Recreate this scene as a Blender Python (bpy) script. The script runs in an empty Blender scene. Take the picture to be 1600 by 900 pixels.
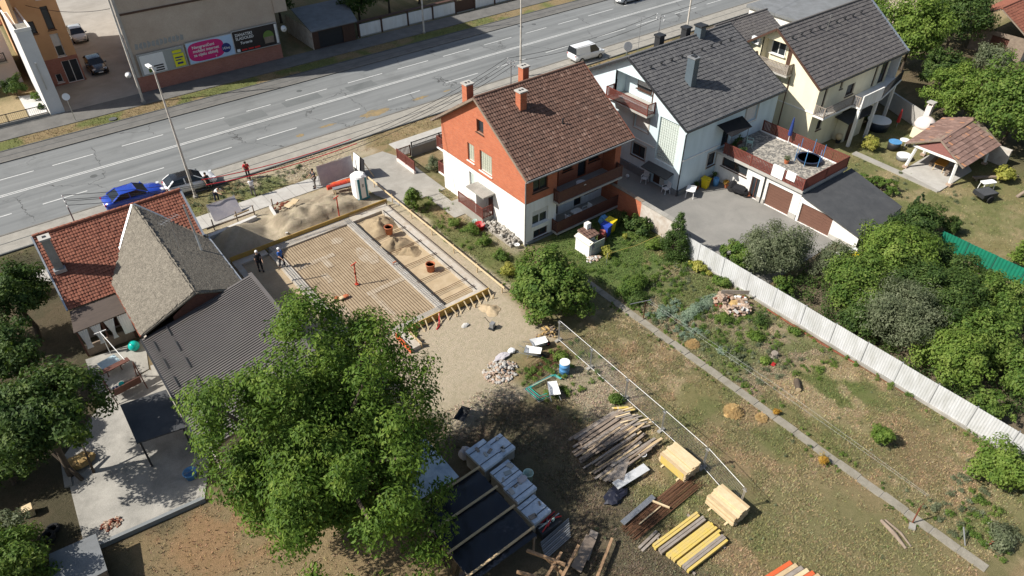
import bpy, math, random
import numpy as np
from mathutils import Vector, Matrix, Euler
R = math.radians
sc = bpy.context.scene
C = sc.collection
random.seed(7)
rng = np.random.default_rng(11)

# ------------------------------------------------------------------ camera
cam = bpy.data.cameras.new('camera')
cam.sensor_width = 36.0
cam.lens = 36.0 * 1121 / 1600
cam.clip_start = 0.5
cam.clip_end = 3000
camo = bpy.data.objects.new('camera', cam)
C.objects.link(camo)
camo.location = (0, 0, 32)
camo.rotation_euler = (R(51), 0, R(-38))
sc.camera = camo

# ------------------------------------------------------------------ sky, sun, exposure
SUN_EL, SHADOW = R(43), R(-23)            # shadows fall towards +X, a little -Y
w = bpy.data.worlds.new('World'); sc.world = w; w.use_nodes = True
wn = w.node_tree
sky = wn.nodes.new('ShaderNodeTexSky'); sky.sky_type = 'NISHITA'; sky.sun_disc = False
sky.sun_elevation = SUN_EL
sx, sy = -math.cos(SHADOW), -math.sin(SHADOW)
sky.sun_rotation = math.atan2(sx, sy) % (2 * math.pi)
sky.air_density = 1.2; sky.dust_density = 2.0
bg = wn.nodes['Background']; bg.inputs['Strength'].default_value = 0.072
wn.links.new(sky.outputs[0], bg.inputs['Color'])
sl = bpy.data.lights.new('sun', 'SUN'); sl.energy = 4.9; sl.angle = R(0.53); sl.color = (1.0, 0.95, 0.87)
so = bpy.data.objects.new('sun', sl); C.objects.link(so)
so.rotation_euler = Vector((math.cos(SHADOW) * math.cos(SUN_EL), math.sin(SHADOW) * math.cos(SUN_EL), -math.sin(SUN_EL))).to_track_quat('-Z', 'Y').to_euler()
so.location = (-40, 20, 60)
sc.view_settings.view_transform = 'Standard'
sc.view_settings.look = 'None'
sc.view_settings.exposure = 0.58
sc.view_settings.gamma = 1.0
sc.view_settings.use_curve_mapping = False

# ------------------------------------------------------------------ materials
MATS = {}
def _nt(name):
    m = bpy.data.materials.new(name); m.use_nodes = True
    nt = m.node_tree; b = nt.nodes['Principled BSDF']
    return m, nt, b
def _n(nt, t, **kw):
    n = nt.nodes.new(t)
    for k, v in kw.items(): setattr(n, k, v)
    return n
def _mix(nt, fac, a, b, mode='MIX'):
    n = nt.nodes.new('ShaderNodeMix'); n.data_type = 'RGBA'; n.blend_type = mode
    for i, v in ((0, fac), (6, a), (7, b)):
        if hasattr(v, 'is_output'): nt.links.new(v, n.inputs[i])
        elif i == 0: n.inputs[0].default_value = v
        else: n.inputs[i].default_value = (*v[:3], 1)
    return n.outputs[2]
def _ramp(nt, src, lo, hi, a=0.0, b=1.0):
    n = nt.nodes.new('ShaderNodeMapRange'); n.inputs[1].default_value = lo; n.inputs[2].default_value = hi
    n.inputs[3].default_value = a; n.inputs[4].default_value = b
    nt.links.new(src, n.inputs[0]); return n.outputs[0]
def _noise(nt, vec, scale, detail=4, rough=.6, dist=0):
    n = nt.nodes.new('ShaderNodeTexNoise'); n.inputs['Scale'].default_value = scale
    n.inputs['Detail'].default_value = detail; n.inputs['Roughness'].default_value = rough
    n.inputs['Distortion'].default_value = dist
    nt.links.new(vec, n.inputs['Vector']); return n.outputs['Fac']
def _bump(nt, h, b, strength, dist=.02):
    n = nt.nodes.new('ShaderNodeBump'); n.inputs['Strength'].default_value = strength
    n.inputs['Distance'].default_value = dist
    nt.links.new(h, n.inputs['Height']); nt.links.new(n.outputs[0], b.inputs['Normal'])
def mat(name, col, rough=.8, var=.25, scale=2.0, fine=30.0, bump=.25, col2=None, metal=0, spec=.4, stretch=None, cover=.5):
    """plain surface: base colour, large blotches towards col2, fine grain and a little relief"""
    if name in MATS: return MATS[name]
    m, nt, b = _nt(name)
    g = _n(nt, 'ShaderNodeNewGeometry'); vec = g.outputs['Position']
    if stretch:
        mp = _n(nt, 'ShaderNodeMapping'); mp.inputs['Scale'].default_value = stretch
        nt.links.new(vec, mp.inputs['Vector']); vec = mp.outputs[0]
    c2 = col2 or tuple(c * (1 - var) for c in col)
    big = _ramp(nt, _noise(nt, vec, scale, 5, .65, .4), cover - .18, cover + .18)
    c = _mix(nt, big, col, c2)
    fi = _noise(nt, vec, fine, 3)
    c = _mix(nt, _ramp(nt, fi, .3, .7), c, _mix(nt, 1.0, c, (1 - var, 1 - var, 1 - var), 'MULTIPLY'))
    nt.links.new(c, b.inputs['Base Color'])
    b.inputs['Roughness'].default_value = rough; b.inputs['Metallic'].default_value = metal
    b.inputs['Specular IOR Level'].default_value = spec
    if bump: _bump(nt, fi, b, bump)
    MATS[name] = m; return m
def gloss(name, col, rough=.25, metal=0, coat=0, spec=.5):
    if name in MATS: return MATS[name]
    m, nt, b = _nt(name)
    g = _n(nt, 'ShaderNodeNewGeometry')
    n = _noise(nt, g.outputs['Position'], 6, 5)
    nt.links.new(_mix(nt, _ramp(nt, n, .35, .75), col, tuple(c * .86 for c in col)), b.inputs['Base Color'])
    nt.links.new(_ramp(nt, n, .3, .8, rough, min(1, rough + .18)), b.inputs['Roughness'])
    b.inputs['Metallic'].default_value = metal; b.inputs['Coat Weight'].default_value = coat
    b.inputs['Specular IOR Level'].default_value = spec
    MATS[name] = m; return m
def tilemat(name, cols, moss=None, rough=.85, dirt=.3):
    """roof tiles: every tile its own tone (uv counts tiles), weathering in blotches"""
    m, nt, b = _nt(name)
    uv = _n(nt, 'ShaderNodeUVMap'); fl = _n(nt, 'ShaderNodeVectorMath', operation='FLOOR')
    nt.links.new(uv.outputs[0], fl.inputs[0])
    wnz = _n(nt, 'ShaderNodeTexWhiteNoise', noise_dimensions='2D'); nt.links.new(fl.outputs[0], wnz.inputs['Vector'])
    r = _n(nt, 'ShaderNodeValToRGB'); e = r.color_ramp.elements
    while len(e) < len(cols): e.new(.5)
    for i, (p, c) in enumerate(cols): e[i].position = p; e[i].color = (*c, 1)
    nt.links.new(wnz.outputs['Value'], r.inputs[0])
    g = _n(nt, 'ShaderNodeNewGeometry')
    n1 = _noise(nt, g.outputs['Position'], .7, 6, .7, .5)
    c = _mix(nt, _ramp(nt, n1, .48, .72, 0, dirt), r.outputs[0], moss or (.05, .045, .04))
    n2 = _noise(nt, g.outputs['Position'], 25, 3)
    c = _mix(nt, _ramp(nt, n2, .35, .7, 0, .3), c, _mix(nt, 1, c, (.65, .65, .65), 'MULTIPLY'))
    nt.links.new(c, b.inputs['Base Color']); b.inputs['Roughness'].default_value = rough
    b.inputs['Specular IOR Level'].default_value = .3
    _bump(nt, n2, b, .3); MATS[name] = m; return m
def brickmat(name, a, bcol, mortar, bw=.25, bh=.075):
    m, nt, b = _nt(name)
    g = _n(nt, 'ShaderNodeNewGeometry'); s = _n(nt, 'ShaderNodeSeparateXYZ'); nt.links.new(g.outputs['Position'], s.inputs[0])
    ad = _n(nt, 'ShaderNodeMath', operation='ADD'); nt.links.new(s.outputs[0], ad.inputs[0]); nt.links.new(s.outputs[1], ad.inputs[1])
    cb = _n(nt, 'ShaderNodeCombineXYZ'); nt.links.new(ad.outputs[0], cb.inputs[0]); nt.links.new(s.outputs[2], cb.inputs[1])
    br = _n(nt, 'ShaderNodeTexBrick'); nt.links.new(cb.outputs[0], br.inputs['Vector'])
    br.inputs['Color1'].default_value = (*a, 1); br.inputs['Color2'].default_value = (*bcol, 1); br.inputs['Mortar'].default_value = (*mortar, 1)
    br.inputs['Scale'].default_value = 1; br.inputs['Brick Width'].default_value = bw; br.inputs['Row Height'].default_value = bh
    br.inputs['Mortar Size'].default_value = .006
    n1 = _noise(nt, g.outputs['Position'], 1.2, 5, .65)
    c = _mix(nt, _ramp(nt, n1, .4, .75, 0, .35), br.outputs['Color'], _mix(nt, 1, br.outputs['Color'], (.6, .6, .6), 'MULTIPLY'))
    nt.links.new(c, b.inputs['Base Color']); b.inputs['Roughness'].default_value = .9
    b.inputs['Specular IOR Level'].default_value = .2
    _bump(nt, br.outputs['Fac'], b, -.3, .01); MATS[name] = m; return m
def leafmat(name, cols, trans=.25):
    m, nt, b = _nt(name)
    g = _n(nt, 'ShaderNodeNewGeometry')
    r = _n(nt, 'ShaderNodeValToRGB'); e = r.color_ramp.elements
    while len(e) < len(cols): e.new(.5)
    for i, c in enumerate(cols): e[i].position = i / (len(cols) - 1); e[i].color = (*c, 1)
    n = _noise(nt, g.outputs['Position'], 1.1, 3)
    a = _n(nt, 'ShaderNodeMath', operation='MULTIPLY_ADD'); a.inputs[1].default_value = .42
    nt.links.new(g.outputs['Random Per Island'], a.inputs[0]); nt.links.new(_ramp(nt, n, .32, .68, -.1, .65), a.inputs[2])
    nt.links.new(a.outputs[0], r.inputs[0])
    nt.links.new(r.outputs[0], b.inputs['Base Color']); b.inputs['Roughness'].default_value = .55
    b.inputs['Specular IOR Level'].default_value = .15
    t = _n(nt, 'ShaderNodeBsdfTranslucent'); mx = _n(nt, 'ShaderNodeMixShader'); mx.inputs[0].default_value = trans
    nt.links.new(_mix(nt, 1, r.outputs[0], (1.5, 1.6, .6), 'MULTIPLY'), t.inputs['Color'])
    nt.links.new(b.outputs[0], mx.inputs[1]); nt.links.new(t.outputs[0], mx.inputs[2])
    nt.links.new(mx.outputs[0], nt.nodes['Material Output'].inputs['Surface'])
    MATS[name] = m; return m

# ------------------------------------------------------------------ mesh building
WL = {}                                     # world position of each parent object
def _wl(o): return WL.get(o.name, Vector((0, 0, 0)))
class MB:
    def __init__(s): s.v = []; s.f = []
    def add(s, vs, fs):
        k = len(s.v); s.v += [tuple(p) for p in vs]; s.f += [tuple(i + k for i in f) for f in fs]; return s
    def box(s, x0, x1, y0, y1, z0, z1):
        return s.add([(x0, y0, z0), (x1, y0, z0), (x1, y1, z0), (x0, y1, z0), (x0, y0, z1), (x1, y0, z1), (x1, y1, z1), (x0, y1, z1)],
                     [(3, 2, 1, 0), (4, 5, 6, 7), (0, 1, 5, 4), (1, 2, 6, 5), (2, 3, 7, 6), (3, 0, 4, 7)])
    def obox(s, c, size, rz=0, rx=0, ry=0):
        m = Euler((rx, ry, rz)).to_matrix(); c = Vector(c); a, b, d = [q / 2 for q in size]
        vs = [c + m @ Vector(p) for p in [(-a, -b, -d), (a, -b, -d), (a, b, -d), (-a, b, -d), (-a, -b, d), (a, -b, d), (a, b, d), (-a, b, d)]]
        return s.add(vs, [(3, 2, 1, 0), (4, 5, 6, 7), (0, 1, 5, 4), (1, 2, 6, 5), (2, 3, 7, 6), (3, 0, 4, 7)])
    def bar(s, p, q, w, h=None):            # square bar from p to q
        p, q = Vector(p), Vector(q); h = h or w; d = (q - p).normalized()
        u = Vector((0, 0, 1)) if abs(d.z) < .9 else Vector((0, 1, 0))
        r = d.cross(u).normalized(); u = r.cross(d).normalized()
        vs = [e + r * a * w / 2 + u * b * h / 2 for e in (p, q) for a, b in ((-1, -1), (1, -1), (1, 1), (-1, 1))]
        return s.add(vs, [(0, 1, 2, 3), (7, 6, 5, 4), (0, 4, 5, 1), (1, 5, 6, 2), (2, 6, 7, 3), (3, 7, 4, 0)])
    def poly(s, pts): return s.add(pts, [tuple(range(len(pts)))])
    def slab(s, pts, t):                    # polygon made t thick along its normal (downwards for t > 0)
        P = [Vector(p) for p in pts]; n = Vector((0, 0, 0))
        for i in range(len(P)): n += P[i].cross(P[(i + 1) % len(P)])
        n.normalize()
        if n.z < 0: P.reverse(); n = -n
        k = len(P); Q = [p - n * t for p in P]
        return s.add(P + Q, [tuple(range(k)), tuple(range(2 * k - 1, k - 1, -1))] + [(i, i + k, (i + 1) % k + k, (i + 1) % k) for i in range(k)])
    def prism(s, pts2, z0, z1): return s.slab([(x, y, z1) for x, y in pts2], z1 - z0)
    def cyl(s, p, q, r0, r1=None, n=10, caps=True):
        p, q = Vector(p), Vector(q); r1 = r0 if r1 is None else r1; d = (q - p).normalized()
        u = Vector((0, 0, 1)) if abs(d.z) < .9 else Vector((1, 0, 0))
        a = d.cross(u).normalized(); b = d.cross(a)
        vs = [e + (a * math.cos(2 * math.pi * i / n) + b * math.sin(2 * math.pi * i / n)) * r for e, r in ((p, r0), (q, r1)) for i in range(n)]
        fs = [(i, i + n, (i + 1) % n + n, (i + 1) % n) for i in range(n)]
        if caps: fs += [tuple(range(n)), tuple(range(2 * n - 1, n - 1, -1))]
        return s.add(vs, fs)
    def tube(s, pts, r, n=6):
        pts = [Vector(p) for p in pts]; rs = r if isinstance(r, (list, tuple)) else [r] * len(pts)
        vs = []; fs = []
        for i, p in enumerate(pts):
            d = (pts[min(i + 1, len(pts) - 1)] - pts[max(i - 1, 0)]).normalized()
            u = Vector((0, 0, 1)) if abs(d.z) < .9 else Vector((1, 0, 0))
            a = d.cross(u).normalized(); b = d.cross(a)
            vs += [p + (a * math.cos(2 * math.pi * k / n) + b * math.sin(2 * math.pi * k / n)) * rs[i] for k in range(n)]
            if i: fs += [((i - 1) * n + k, i * n + k, i * n + (k + 1) % n, (i - 1) * n + (k + 1) % n) for k in range(n)]
        fs += [tuple(range(n)), tuple(range(len(vs) - 1, len(vs) - n - 1, -1))]
        return s.add(vs, fs)
    def lathe(s, prof, c=(0, 0, 0), n=16):  # (r, z) profile round a vertical axis
        vs = [(c[0] + r * math.cos(2 * math.pi * k / n), c[1] + r * math.sin(2 * math.pi * k / n), c[2] + z) for r, z in prof for k in range(n)]
        fs = [(i * n + k, i * n + (k + 1) % n, (i + 1) * n + (k + 1) % n, (i + 1) * n + k) for i in range(len(prof) - 1) for k in range(n)]
        if prof[0][0] > 1e-4: fs.append(tuple(range(n - 1, -1, -1)))
        if prof[-1][0] > 1e-4: fs.append(tuple((len(prof) - 1) * n + k for k in range(n)))
        return s.add(vs, fs)
    def ball(s, c, r, nu=12, nv=8, jit=0, rnd=random):
        rx, ry, rz = r if isinstance(r, (list, tuple)) else (r, r, r)
        vs = []; fs = []
        for j in range(nv + 1):
            th = math.pi * j / nv
            for i in range(nu):
                q = 1 + (rnd.uniform(-jit, jit) if jit and 0 < j < nv else 0)
                vs.append((c[0] + rx * q * math.sin(th) * math.cos(2 * math.pi * i / nu), c[1] + ry * q * math.sin(th) * math.sin(2 * math.pi * i / nu), c[2] + rz * q * math.cos(th)))
        for j in range(nv):
            for i in range(nu):
                fs.append((j * nu + i, (j + 1) * nu + i, (j + 1) * nu + (i + 1) % nu, j * nu + (i + 1) % nu))
        return s.add(vs, fs)
    def build(s, name, m, parent=None, local=False, smooth=False):
        o = _wl(parent) if (parent is not None and not local) else Vector((0, 0, 0))
        me = bpy.data.meshes.new(name)
        me.from_pydata([(a - o.x, b - o.y, c - o.z) for a, b, c in s.v], [], s.f)
        if smooth:
            me.polygons.foreach_set('use_smooth', [True] * len(me.polygons))
        return link(name, me, m, parent)
def link(name, me, m, parent=None):
    ob = bpy.data.objects.new(name, me); C.objects.link(ob)
    if m is not None: me.materials.append(MATS[m] if isinstance(m, str) else m)
    if parent is not None:
        ob.parent = parent; WL[ob.name] = _wl(parent)
    return ob
def thing(name, label, cat, loc=(0, 0, 0), rz=0, group=None):
    o = bpy.data.objects.new(name, None); C.objects.link(o); o.location = loc; o.rotation_euler = (0, 0, rz)
    o.empty_display_size = .2
    WL[o.name] = Vector(loc); o['label'] = label; o['category'] = cat
    if group: o['group'] = group
    return o
def tag(o, label, cat, group=None):
    o['label'] = label; o['category'] = cat
    if group: o['group'] = group
    return o
def settle(o):                              # put a top-level mesh's origin at its base centre
    me = o.data; n = len(me.vertices); a = np.empty(n * 3, 'f'); me.vertices.foreach_get('co', a); a = a.reshape(-1, 3)
    c = np.array([(a[:, 0].min() + a[:, 0].max()) / 2, (a[:, 1].min() + a[:, 1].max()) / 2, a[:, 2].min()], 'f')
    me.vertices.foreach_set('co', (a - c).ravel()); o.location = [float(q) for q in c]; WL[o.name] = Vector(o.location); return o
def single(name, mb, m, label, cat, group=None, smooth=False): return tag(settle(mb.build(name, m, smooth=smooth)), label, cat, group)
def struct(name, mb, m, parent=None):
    o = mb.build(name, m, parent)
    if parent is None: o['kind'] = 'structure'
    return o
def stuff(o): o['kind'] = 'stuff'; return o
def copy_tree(o, loc=None, rz=None, label=None, parent=None):
    c = o.copy(); C.objects.link(c); c.parent = parent
    if loc is not None: c.location = loc
    if rz is not None: c.rotation_euler = (o.rotation_euler[0], o.rotation_euler[1], rz)
    if label: c['label'] = label
    for ch in list(o.children): copy_tree(ch, parent=c)
    return c
def np_mesh(name, verts, faces_n, m, parent=None, smooth=False, uv=None):
    """verts (N,3), faces (F,k) int arrays"""
    me = bpy.data.meshes.new(name); N = len(verts); Fn, k = faces_n.shape
    if parent is not None: verts = verts - np.array(_wl(parent))
    me.vertices.add(N); me.vertices.foreach_set('co', np.ascontiguousarray(verts, 'f').ravel())
    me.loops.add(Fn * k); me.loops.foreach_set('vertex_index', np.ascontiguousarray(faces_n, 'i').ravel())
    me.polygons.add(Fn); me.polygons.foreach_set('loop_start', np.arange(0, Fn * k, k, dtype='i'))
    me.polygons.foreach_set('use_smooth', np.full(Fn, bool(smooth)))
    if uv is not None:
        l = me.uv_layers.new(name='UVMap'); l.data.foreach_set('uv', np.ascontiguousarray(uv[faces_n.ravel()], 'f').ravel())
    me.update(calc_edges=True); me.validate()
    return link(name, me, m, parent)

# value noise for placing things and ground cover
_tab = np.random.default_rng(5).random((256, 256))
def vnoise(x, y):
    xi = np.floor(x).astype(int); yi = np.floor(y).astype(int); fx = x - xi; fy = y - yi
    fx = fx * fx * (3 - 2 * fx); fy = fy * fy * (3 - 2 * fy); t = lambda a, b: _tab[a & 255, b & 255]
    return (t(xi, yi) * (1 - fx) + t(xi + 1, yi) * fx) * (1 - fy) + (t(xi, yi + 1) * (1 - fx) + t(xi + 1, yi + 1) * fx) * fy
def fbm(x, y, s=1.0, o=4):
    v = 0; a = .5
    for k in range(o): v = v + a * vnoise(x * s + 17 * k, y * s + 31 * k); s *= 2.1; a *= .5
    return v / (1 - .5 ** o)
def sstep(a, b, x): t = np.clip((x - a) / (b - a), 0, 1); return t * t * (3 - 2 * t)

# walls with real openings: convex outline in (s, z), rectangular holes
def clip_convex(poly, cell):
    out = cell
    for i in range(len(poly)):
        (x0, y0), (x1, y1) = poly[i], poly[(i + 1) % len(poly)]
        inp = out; out = []
        if not inp: return []
        side = lambda p: (x1 - x0) * (p[1] - y0) - (y1 - y0) * (p[0] - x0)
        for j in range(len(inp)):
            a, b = inp[j - 1], inp[j]; sa, sb = side(a), side(b)
            if (sa >= -1e-9) != (sb >= -1e-9):
                t = sa / (sa - sb); out.append((a[0] + (b[0] - a[0]) * t, a[1] + (b[1] - a[1]) * t))
            if sb >= -1e-9: out.append(b)
    return out
def wallmb(outline, holes, axis, plane, depth, mb=None):
    """axis 'x': wall in plane x=plane (s is y); 'y': plane y=plane (s is x). depth: signed way inside for reveals"""
    mb = mb or MB()
    ar = sum(outline[i - 1][0] * outline[i][1] - outline[i][0] * outline[i - 1][1] for i in range(len(outline)))
    if ar < 0: outline = outline[::-1]
    P = (lambda s, z, d=0: (plane + d, s, z)) if axis == 'x' else (lambda s, z, d=0: (s, plane + d, z))
    ss = sorted({p[0] for p in outline} | {h[i] for h in holes for i in (0, 1)})
    zs = sorted({p[1] for p in outline} | {h[i] for h in holes for i in (2, 3)})
    for a, b in zip(ss, ss[1:]):
        for c, d in zip(zs, zs[1:]):
            ms, mz = (a + b) / 2, (c + d) / 2
            if any(h[0] < ms < h[1] and h[2] < mz < h[3] for h in holes): continue
            q = clip_convex(outline, [(a, c), (b, c), (b, d), (a, d)])
            if len(q) > 2: mb.poly([P(*p) for p in q])
    for a, b, c, d in holes:
        mb.add([P(a, c), P(b, c), P(b, d), P(a, d), P(a, c, depth), P(b, c, depth), P(b, d, depth), P(a, d, depth)],
               [(0, 1, 5, 4), (1, 2, 6, 5), (2, 3, 7, 6), (3, 0, 4, 7)])
    return mb
def sbox(axis, plane, s0, s1, z0, z1, d0, d1, mb):
    a, b = sorted((plane + d0, plane + d1))
    return mb.box(a, b, s0, s1, z0, z1) if axis == 'x' else mb.box(s0, s1, a, b, z0, z1)
def window(parent, axis, plane, h, depth, frame='white_frame', glass='glass', fw=.07, mull=1, shutter=0, sill=True, name='window', sillmat=None, surround=None, blocks=None):
    """window part with frame, pane and sill sub-parts; shutter = share of the height covered by a roller blind"""
    a, b, c, d = h; sg = 1 if depth > 0 else -1
    m = MB()
    for q in ((a, a + fw, c, d), (b - fw, b, c, d), (a + fw, b - fw, c, c + fw), (a + fw, b - fw, d - fw, d)):
        sbox(axis, plane, *q, depth * .55, depth, m)
    for k in range(1, mull):
        x = a + (b - a) * k / mull; sbox(axis, plane, x - fw / 2, x + fw / 2, c + fw, d - fw, depth * .6, depth * .98, m)
    f = m.build(name, frame, parent)
    if blocks:
        nx, nz = blocks; w_, h_ = (b - a - 2 * fw) / nx, (d - c - 2 * fw) / nz
        for i in range(nx):
            for j in range(nz):
                q = MB(); sbox(axis, plane, a + fw + i * w_ + .02, a + fw + (i + 1) * w_ - .02, c + fw + j * h_ + .02, c + fw + (j + 1) * h_ - .02, depth * .62, depth * .9, q); q.build('glass_block', glass, f)
        q = MB(); sbox(axis, plane, a + fw, b - fw, c + fw, d - fw, depth * .9, depth * .97, q); q.build('mortar', 'mortar', f)
    else:
        q = MB(); sbox(axis, plane, a + fw, b - fw, c + fw, d - fw, depth * .8, depth * .9, q); q.build('pane', glass, f)
    if shutter:
        zt = d - fw; zb = c + fw + (d - c - 2 * fw) * (1 - shutter); n = max(2, int((zt - zb) / .09)); q = MB()
        for k in range(n):
            z0 = zb + (zt - zb) * k / n; sbox(axis, plane, a + fw, b - fw, z0 + .008, z0 + (zt - zb) / n - .004, depth * .45, depth * .62, q)
        q.build('roller_blind', 'blind', f)
    if sill:
        q = MB(); sbox(axis, plane, a - .08, b + .08, c - .06, c - .002, -sg * .09, depth * .5, q); q.build('sill', sillmat or frame, f)
    if surround:
        q = MB(); t = .16
        for r_ in ((a - t, a - .003, c - t, d + t), (b + .003, b + t, c - t, d + t), (a - .003, b + .003, d + .003, d + t), (a - .003, b + .003, c - t, c - .065)):
            sbox(axis, plane, *r_, -sg * .03, sg * .01, q)
        q.build('surround', surround, f)
    return f
def tiles(name, o, u, v, U, V, m, parent, tw=.24, th=.34, amp=.035, step=.03, poly=None, seed=0, sub=4):
    """one roof slope of lapped tiles: o eave corner, u along the eave, v up the slope; poly limits it in (u, v)"""
    o, u, v = np.array(o, float), np.array(u, float), np.array(v, float)
    u /= np.linalg.norm(u); v /= np.linalg.norm(v); n = np.cross(u, v)
    if n[2] < 0: n = -n
    nu, nv = max(1, round(U / tw)), max(1, round(V / th)); tw, th = U / nu, V / nv
    r = np.random.default_rng(seed)
    us = np.arange(nu * sub + 1) / sub
    prof = {4: [0, .75, 1, .75], 2: [0, 1]}[sub]
    hu = amp * np.array([prof[i % sub] for i in range(nu * sub + 1)])
    rows = []; vv = []
    for j in range(nv):
        rows += [step + .006 * r.random(nu * sub + 1), .004 + 0 * us]; vv += [j + .001, j + .999]
    rows = np.array(rows); vv = np.array(vv)
    jit = np.repeat(r.normal(0, .006, (nv, nu + 1)), 2, 0)[:, np.minimum(np.arange(nu * sub + 1) // sub, nu)]
    H = rows + hu[None] + jit
    vj = vv[:, None] + np.repeat(r.normal(0, .03, (nv, nu + 1)), 2, 0)[:, np.minimum(np.arange(nu * sub + 1) // sub, nu)]
    P = o + (us * tw)[None, :, None] * u + (np.clip(vj, 0, nv) * th)[..., None] * v + H[..., None] * n
    uvs = np.stack(np.broadcast_arrays(us[None], vv[:, None]), -1)
    nr, nc = H.shape
    idx = np.arange(nr * nc).reshape(nr, nc)
    f = np.stack([idx[:-1, :-1], idx[:-1, 1:], idx[1:, 1:], idx[1:, :-1]], -1).reshape(-1, 4)
    if poly is not None:
        cu = ((us[:-1] + us[1:]) / 2 * tw); cv = ((vv[:-1] + vv[1:]) / 2 * th); A, B = np.meshgrid(cu, cv)
        ins = np.zeros(A.shape, bool)
        for i in range(len(poly)):
            (x0, y0), (x1, y1) = poly[i - 1], poly[i]
            ins ^= ((y0 > B) != (y1 > B)) & (A < (x1 - x0) * (B - y0) / ((y1 - y0) or 1e-9) + x0)
        f = f[ins.ravel()]
    # uv per face should stay inside its tile: sample slightly inwards
    uvv = uvs.reshape(-1, 2).copy(); uvv[:, 0] -= .02
    ob = np_mesh(name, P.reshape(-1, 3), f, m, parent, uv=uvv); return stuff(ob)
def railing(parent, pts, z0, h, m, name='railing', gap=.11, sw=.07, st=.025, post=.09, closed=False, rails=(.08, -.05), capw=.09):
    """railing along pts (x, y): posts, rails, and slats as one joined run"""
    fr = MB(); sl_ = MB(); P = list(pts) + ([pts[0]] if closed else [])
    for (x0, y0), (x1, y1) in zip(P, P[1:]):
        L = math.hypot(x1 - x0, y1 - y0); a = math.atan2(y1 - y0, x1 - x0)
        for rz_ in rails:
            z = z0 + rz_ if rz_ > 0 else z0 + h + rz_
            fr.obox(((x0 + x1) / 2, (y0 + y1) / 2, z), (L - post, capw * .7, .06), a)
        n = max(1, int(L / gap))
        for k in range(n):
            t = (k + .5) / n
            sl_.obox((x0 + (x1 - x0) * t, y0 + (y1 - y0) * t, z0 + h / 2 + .03), (sw, st, h - .06), a)
    for x, y in pts: fr.obox((x, y, z0 + h / 2), (post, post, h))
    o = fr.build(name, m, parent); stuff(sl_.build('slat', m, o)); return o

# ------------------------------------------------------------------ material set
mat('asphalt', (.155, .163, .163), .9, .16, .35, 60, .15, col2=(.115, .122, .122), spec=.25)
mat('asphalt_old', (.17, .165, .155), .92, .2, .8, 60, .2, col2=(.12, .117, .11), spec=.2)
mat('strip', (.27, .255, .225), .95, .25, 1.2, 40, .3, col2=(.35, .33, .29), spec=.15)
mat('patch', (.095, .1, .1), .9, .15, 2, 60, .15)
mat('clay_mud', (.33, .24, .12), .95, .3, 2, 30, .2, col2=(.2, .17, .12), spec=.1)
mat('kerb', (.2, .19, .17), .9, .25, 2, 30, .3)
mat('line_white', (.62, .62, .6), .7, .3, 5, 50, .1, col2=(.4, .41, .4), cover=.58)
mat('concrete', (.36, .345, .31), .9, .2, .9, 30, .2, col2=(.28, .265, .235), spec=.2)
mat('concrete_light', (.47, .455, .42), .9, .2, 1.2, 30, .2, col2=(.38, .36, .33), spec=.2)
mat('concrete_pale', (.6, .585, .56), .9, .15, 1.2, 30, .2, col2=(.48, .46, .43), spec=.2)
mat('concrete_dirty', (.26, .25, .225), .92, .3, .8, 24, .3, col2=(.42, .4, .36), spec=.2)
mat('yard', (.27, .26, .24), .9, .18, .5, 35, .2, col2=(.21, .205, .19), spec=.2)
mat('courtyard', (.36, .335, .3), .9, .15, .4, 30, .2, col2=(.27, .25, .22), spec=.2)
mat('sand', (.47, .375, .25), .98, .2, 1.5, 35, .6, col2=(.39, .3, .19), spec=.1)
mat('sand_damp', (.27, .2, .125), .98, .25, 3, 35, .7, col2=(.36, .28, .175), spec=.1)
mat('rubble', (.5, .4, .32), .95, .35, 6, 30, .4, col2=(.36, .24, .17), spec=.1)
mat('stone', (.42, .39, .34), .95, .35, 6, 30, .4, col2=(.3, .27, .23), spec=.1)
mat('white_wall', (.78, .77, .74), .9, .08, 1.1, 30, .1, col2=(.64, .61, .55), spec=.2, stretch=(1.6, 1.6, .3), cover=.6)
mat('blue_wall', (.6, .71, .75), .9, .06, .6, 30, .1, col2=(.49, .59, .62), stretch=(1.6, 1.6, .3), cover=.58, spec=.2)
mat('cream_wall', (.78, .72, .54), .9, .06, .6, 30, .1, col2=(.64, .58, .42), stretch=(1.6, 1.6, .3), cover=.58, spec=.2)
mat('grey_plinth', (.22, .235, .24), .9, .2, 2, 30, .2)
mat('pink_wall', (.68, .6, .57), .9, .1, .6, 30, .1)
mat('orange_wall', (.6, .37, .2), .9, .15, .6, 30, .1, col2=(.52, .31, .16))
mat('beige_wall', (.5, .42, .345), .95, .14, .35, 12, .15, col2=(.42, .34, .27), spec=.15)
mat('tower_wall', (.66, .66, .65), .9, .1, .4, 30, .1, col2=(.56, .56, .55))
mat('old_plaster', (.6, .57, .52), .95, .25, 1.4, 25, .3, col2=(.42, .35, .29))
brickmat('brick_orange', (.47, .145, .07), (.39, .11, .055), (.36, .2, .14))
brickmat('brick_dull', (.4, .16, .115), (.33, .13, .09), (.32, .24, .2))
mat('mortar', (.62, .62, .58), .9, .1)
mat('white_frame', (.74, .74, .72), .5, .08, 4, 30, 0)
mat('brown_frame', (.09, .045, .03), .6, .25, 4, 30, 0)
mat('wood_brown', (.1, .042, .03), .65, .35, 6, 40, .2, col2=(.16, .065, .045))
mat('wood_red', (.2, .055, .04), .65, .3, 6, 40, .2, col2=(.13, .04, .03))
mat('blind', (.66, .65, .62), .6, .1, 4, 30, 0)
mat('blind_dark', (.1, .11, .12), .6, .1, 4, 30, 0)
gloss('glass', (.028, .034, .04), .08)
gloss('glass_block', (.42, .44, .36), .25)
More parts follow.
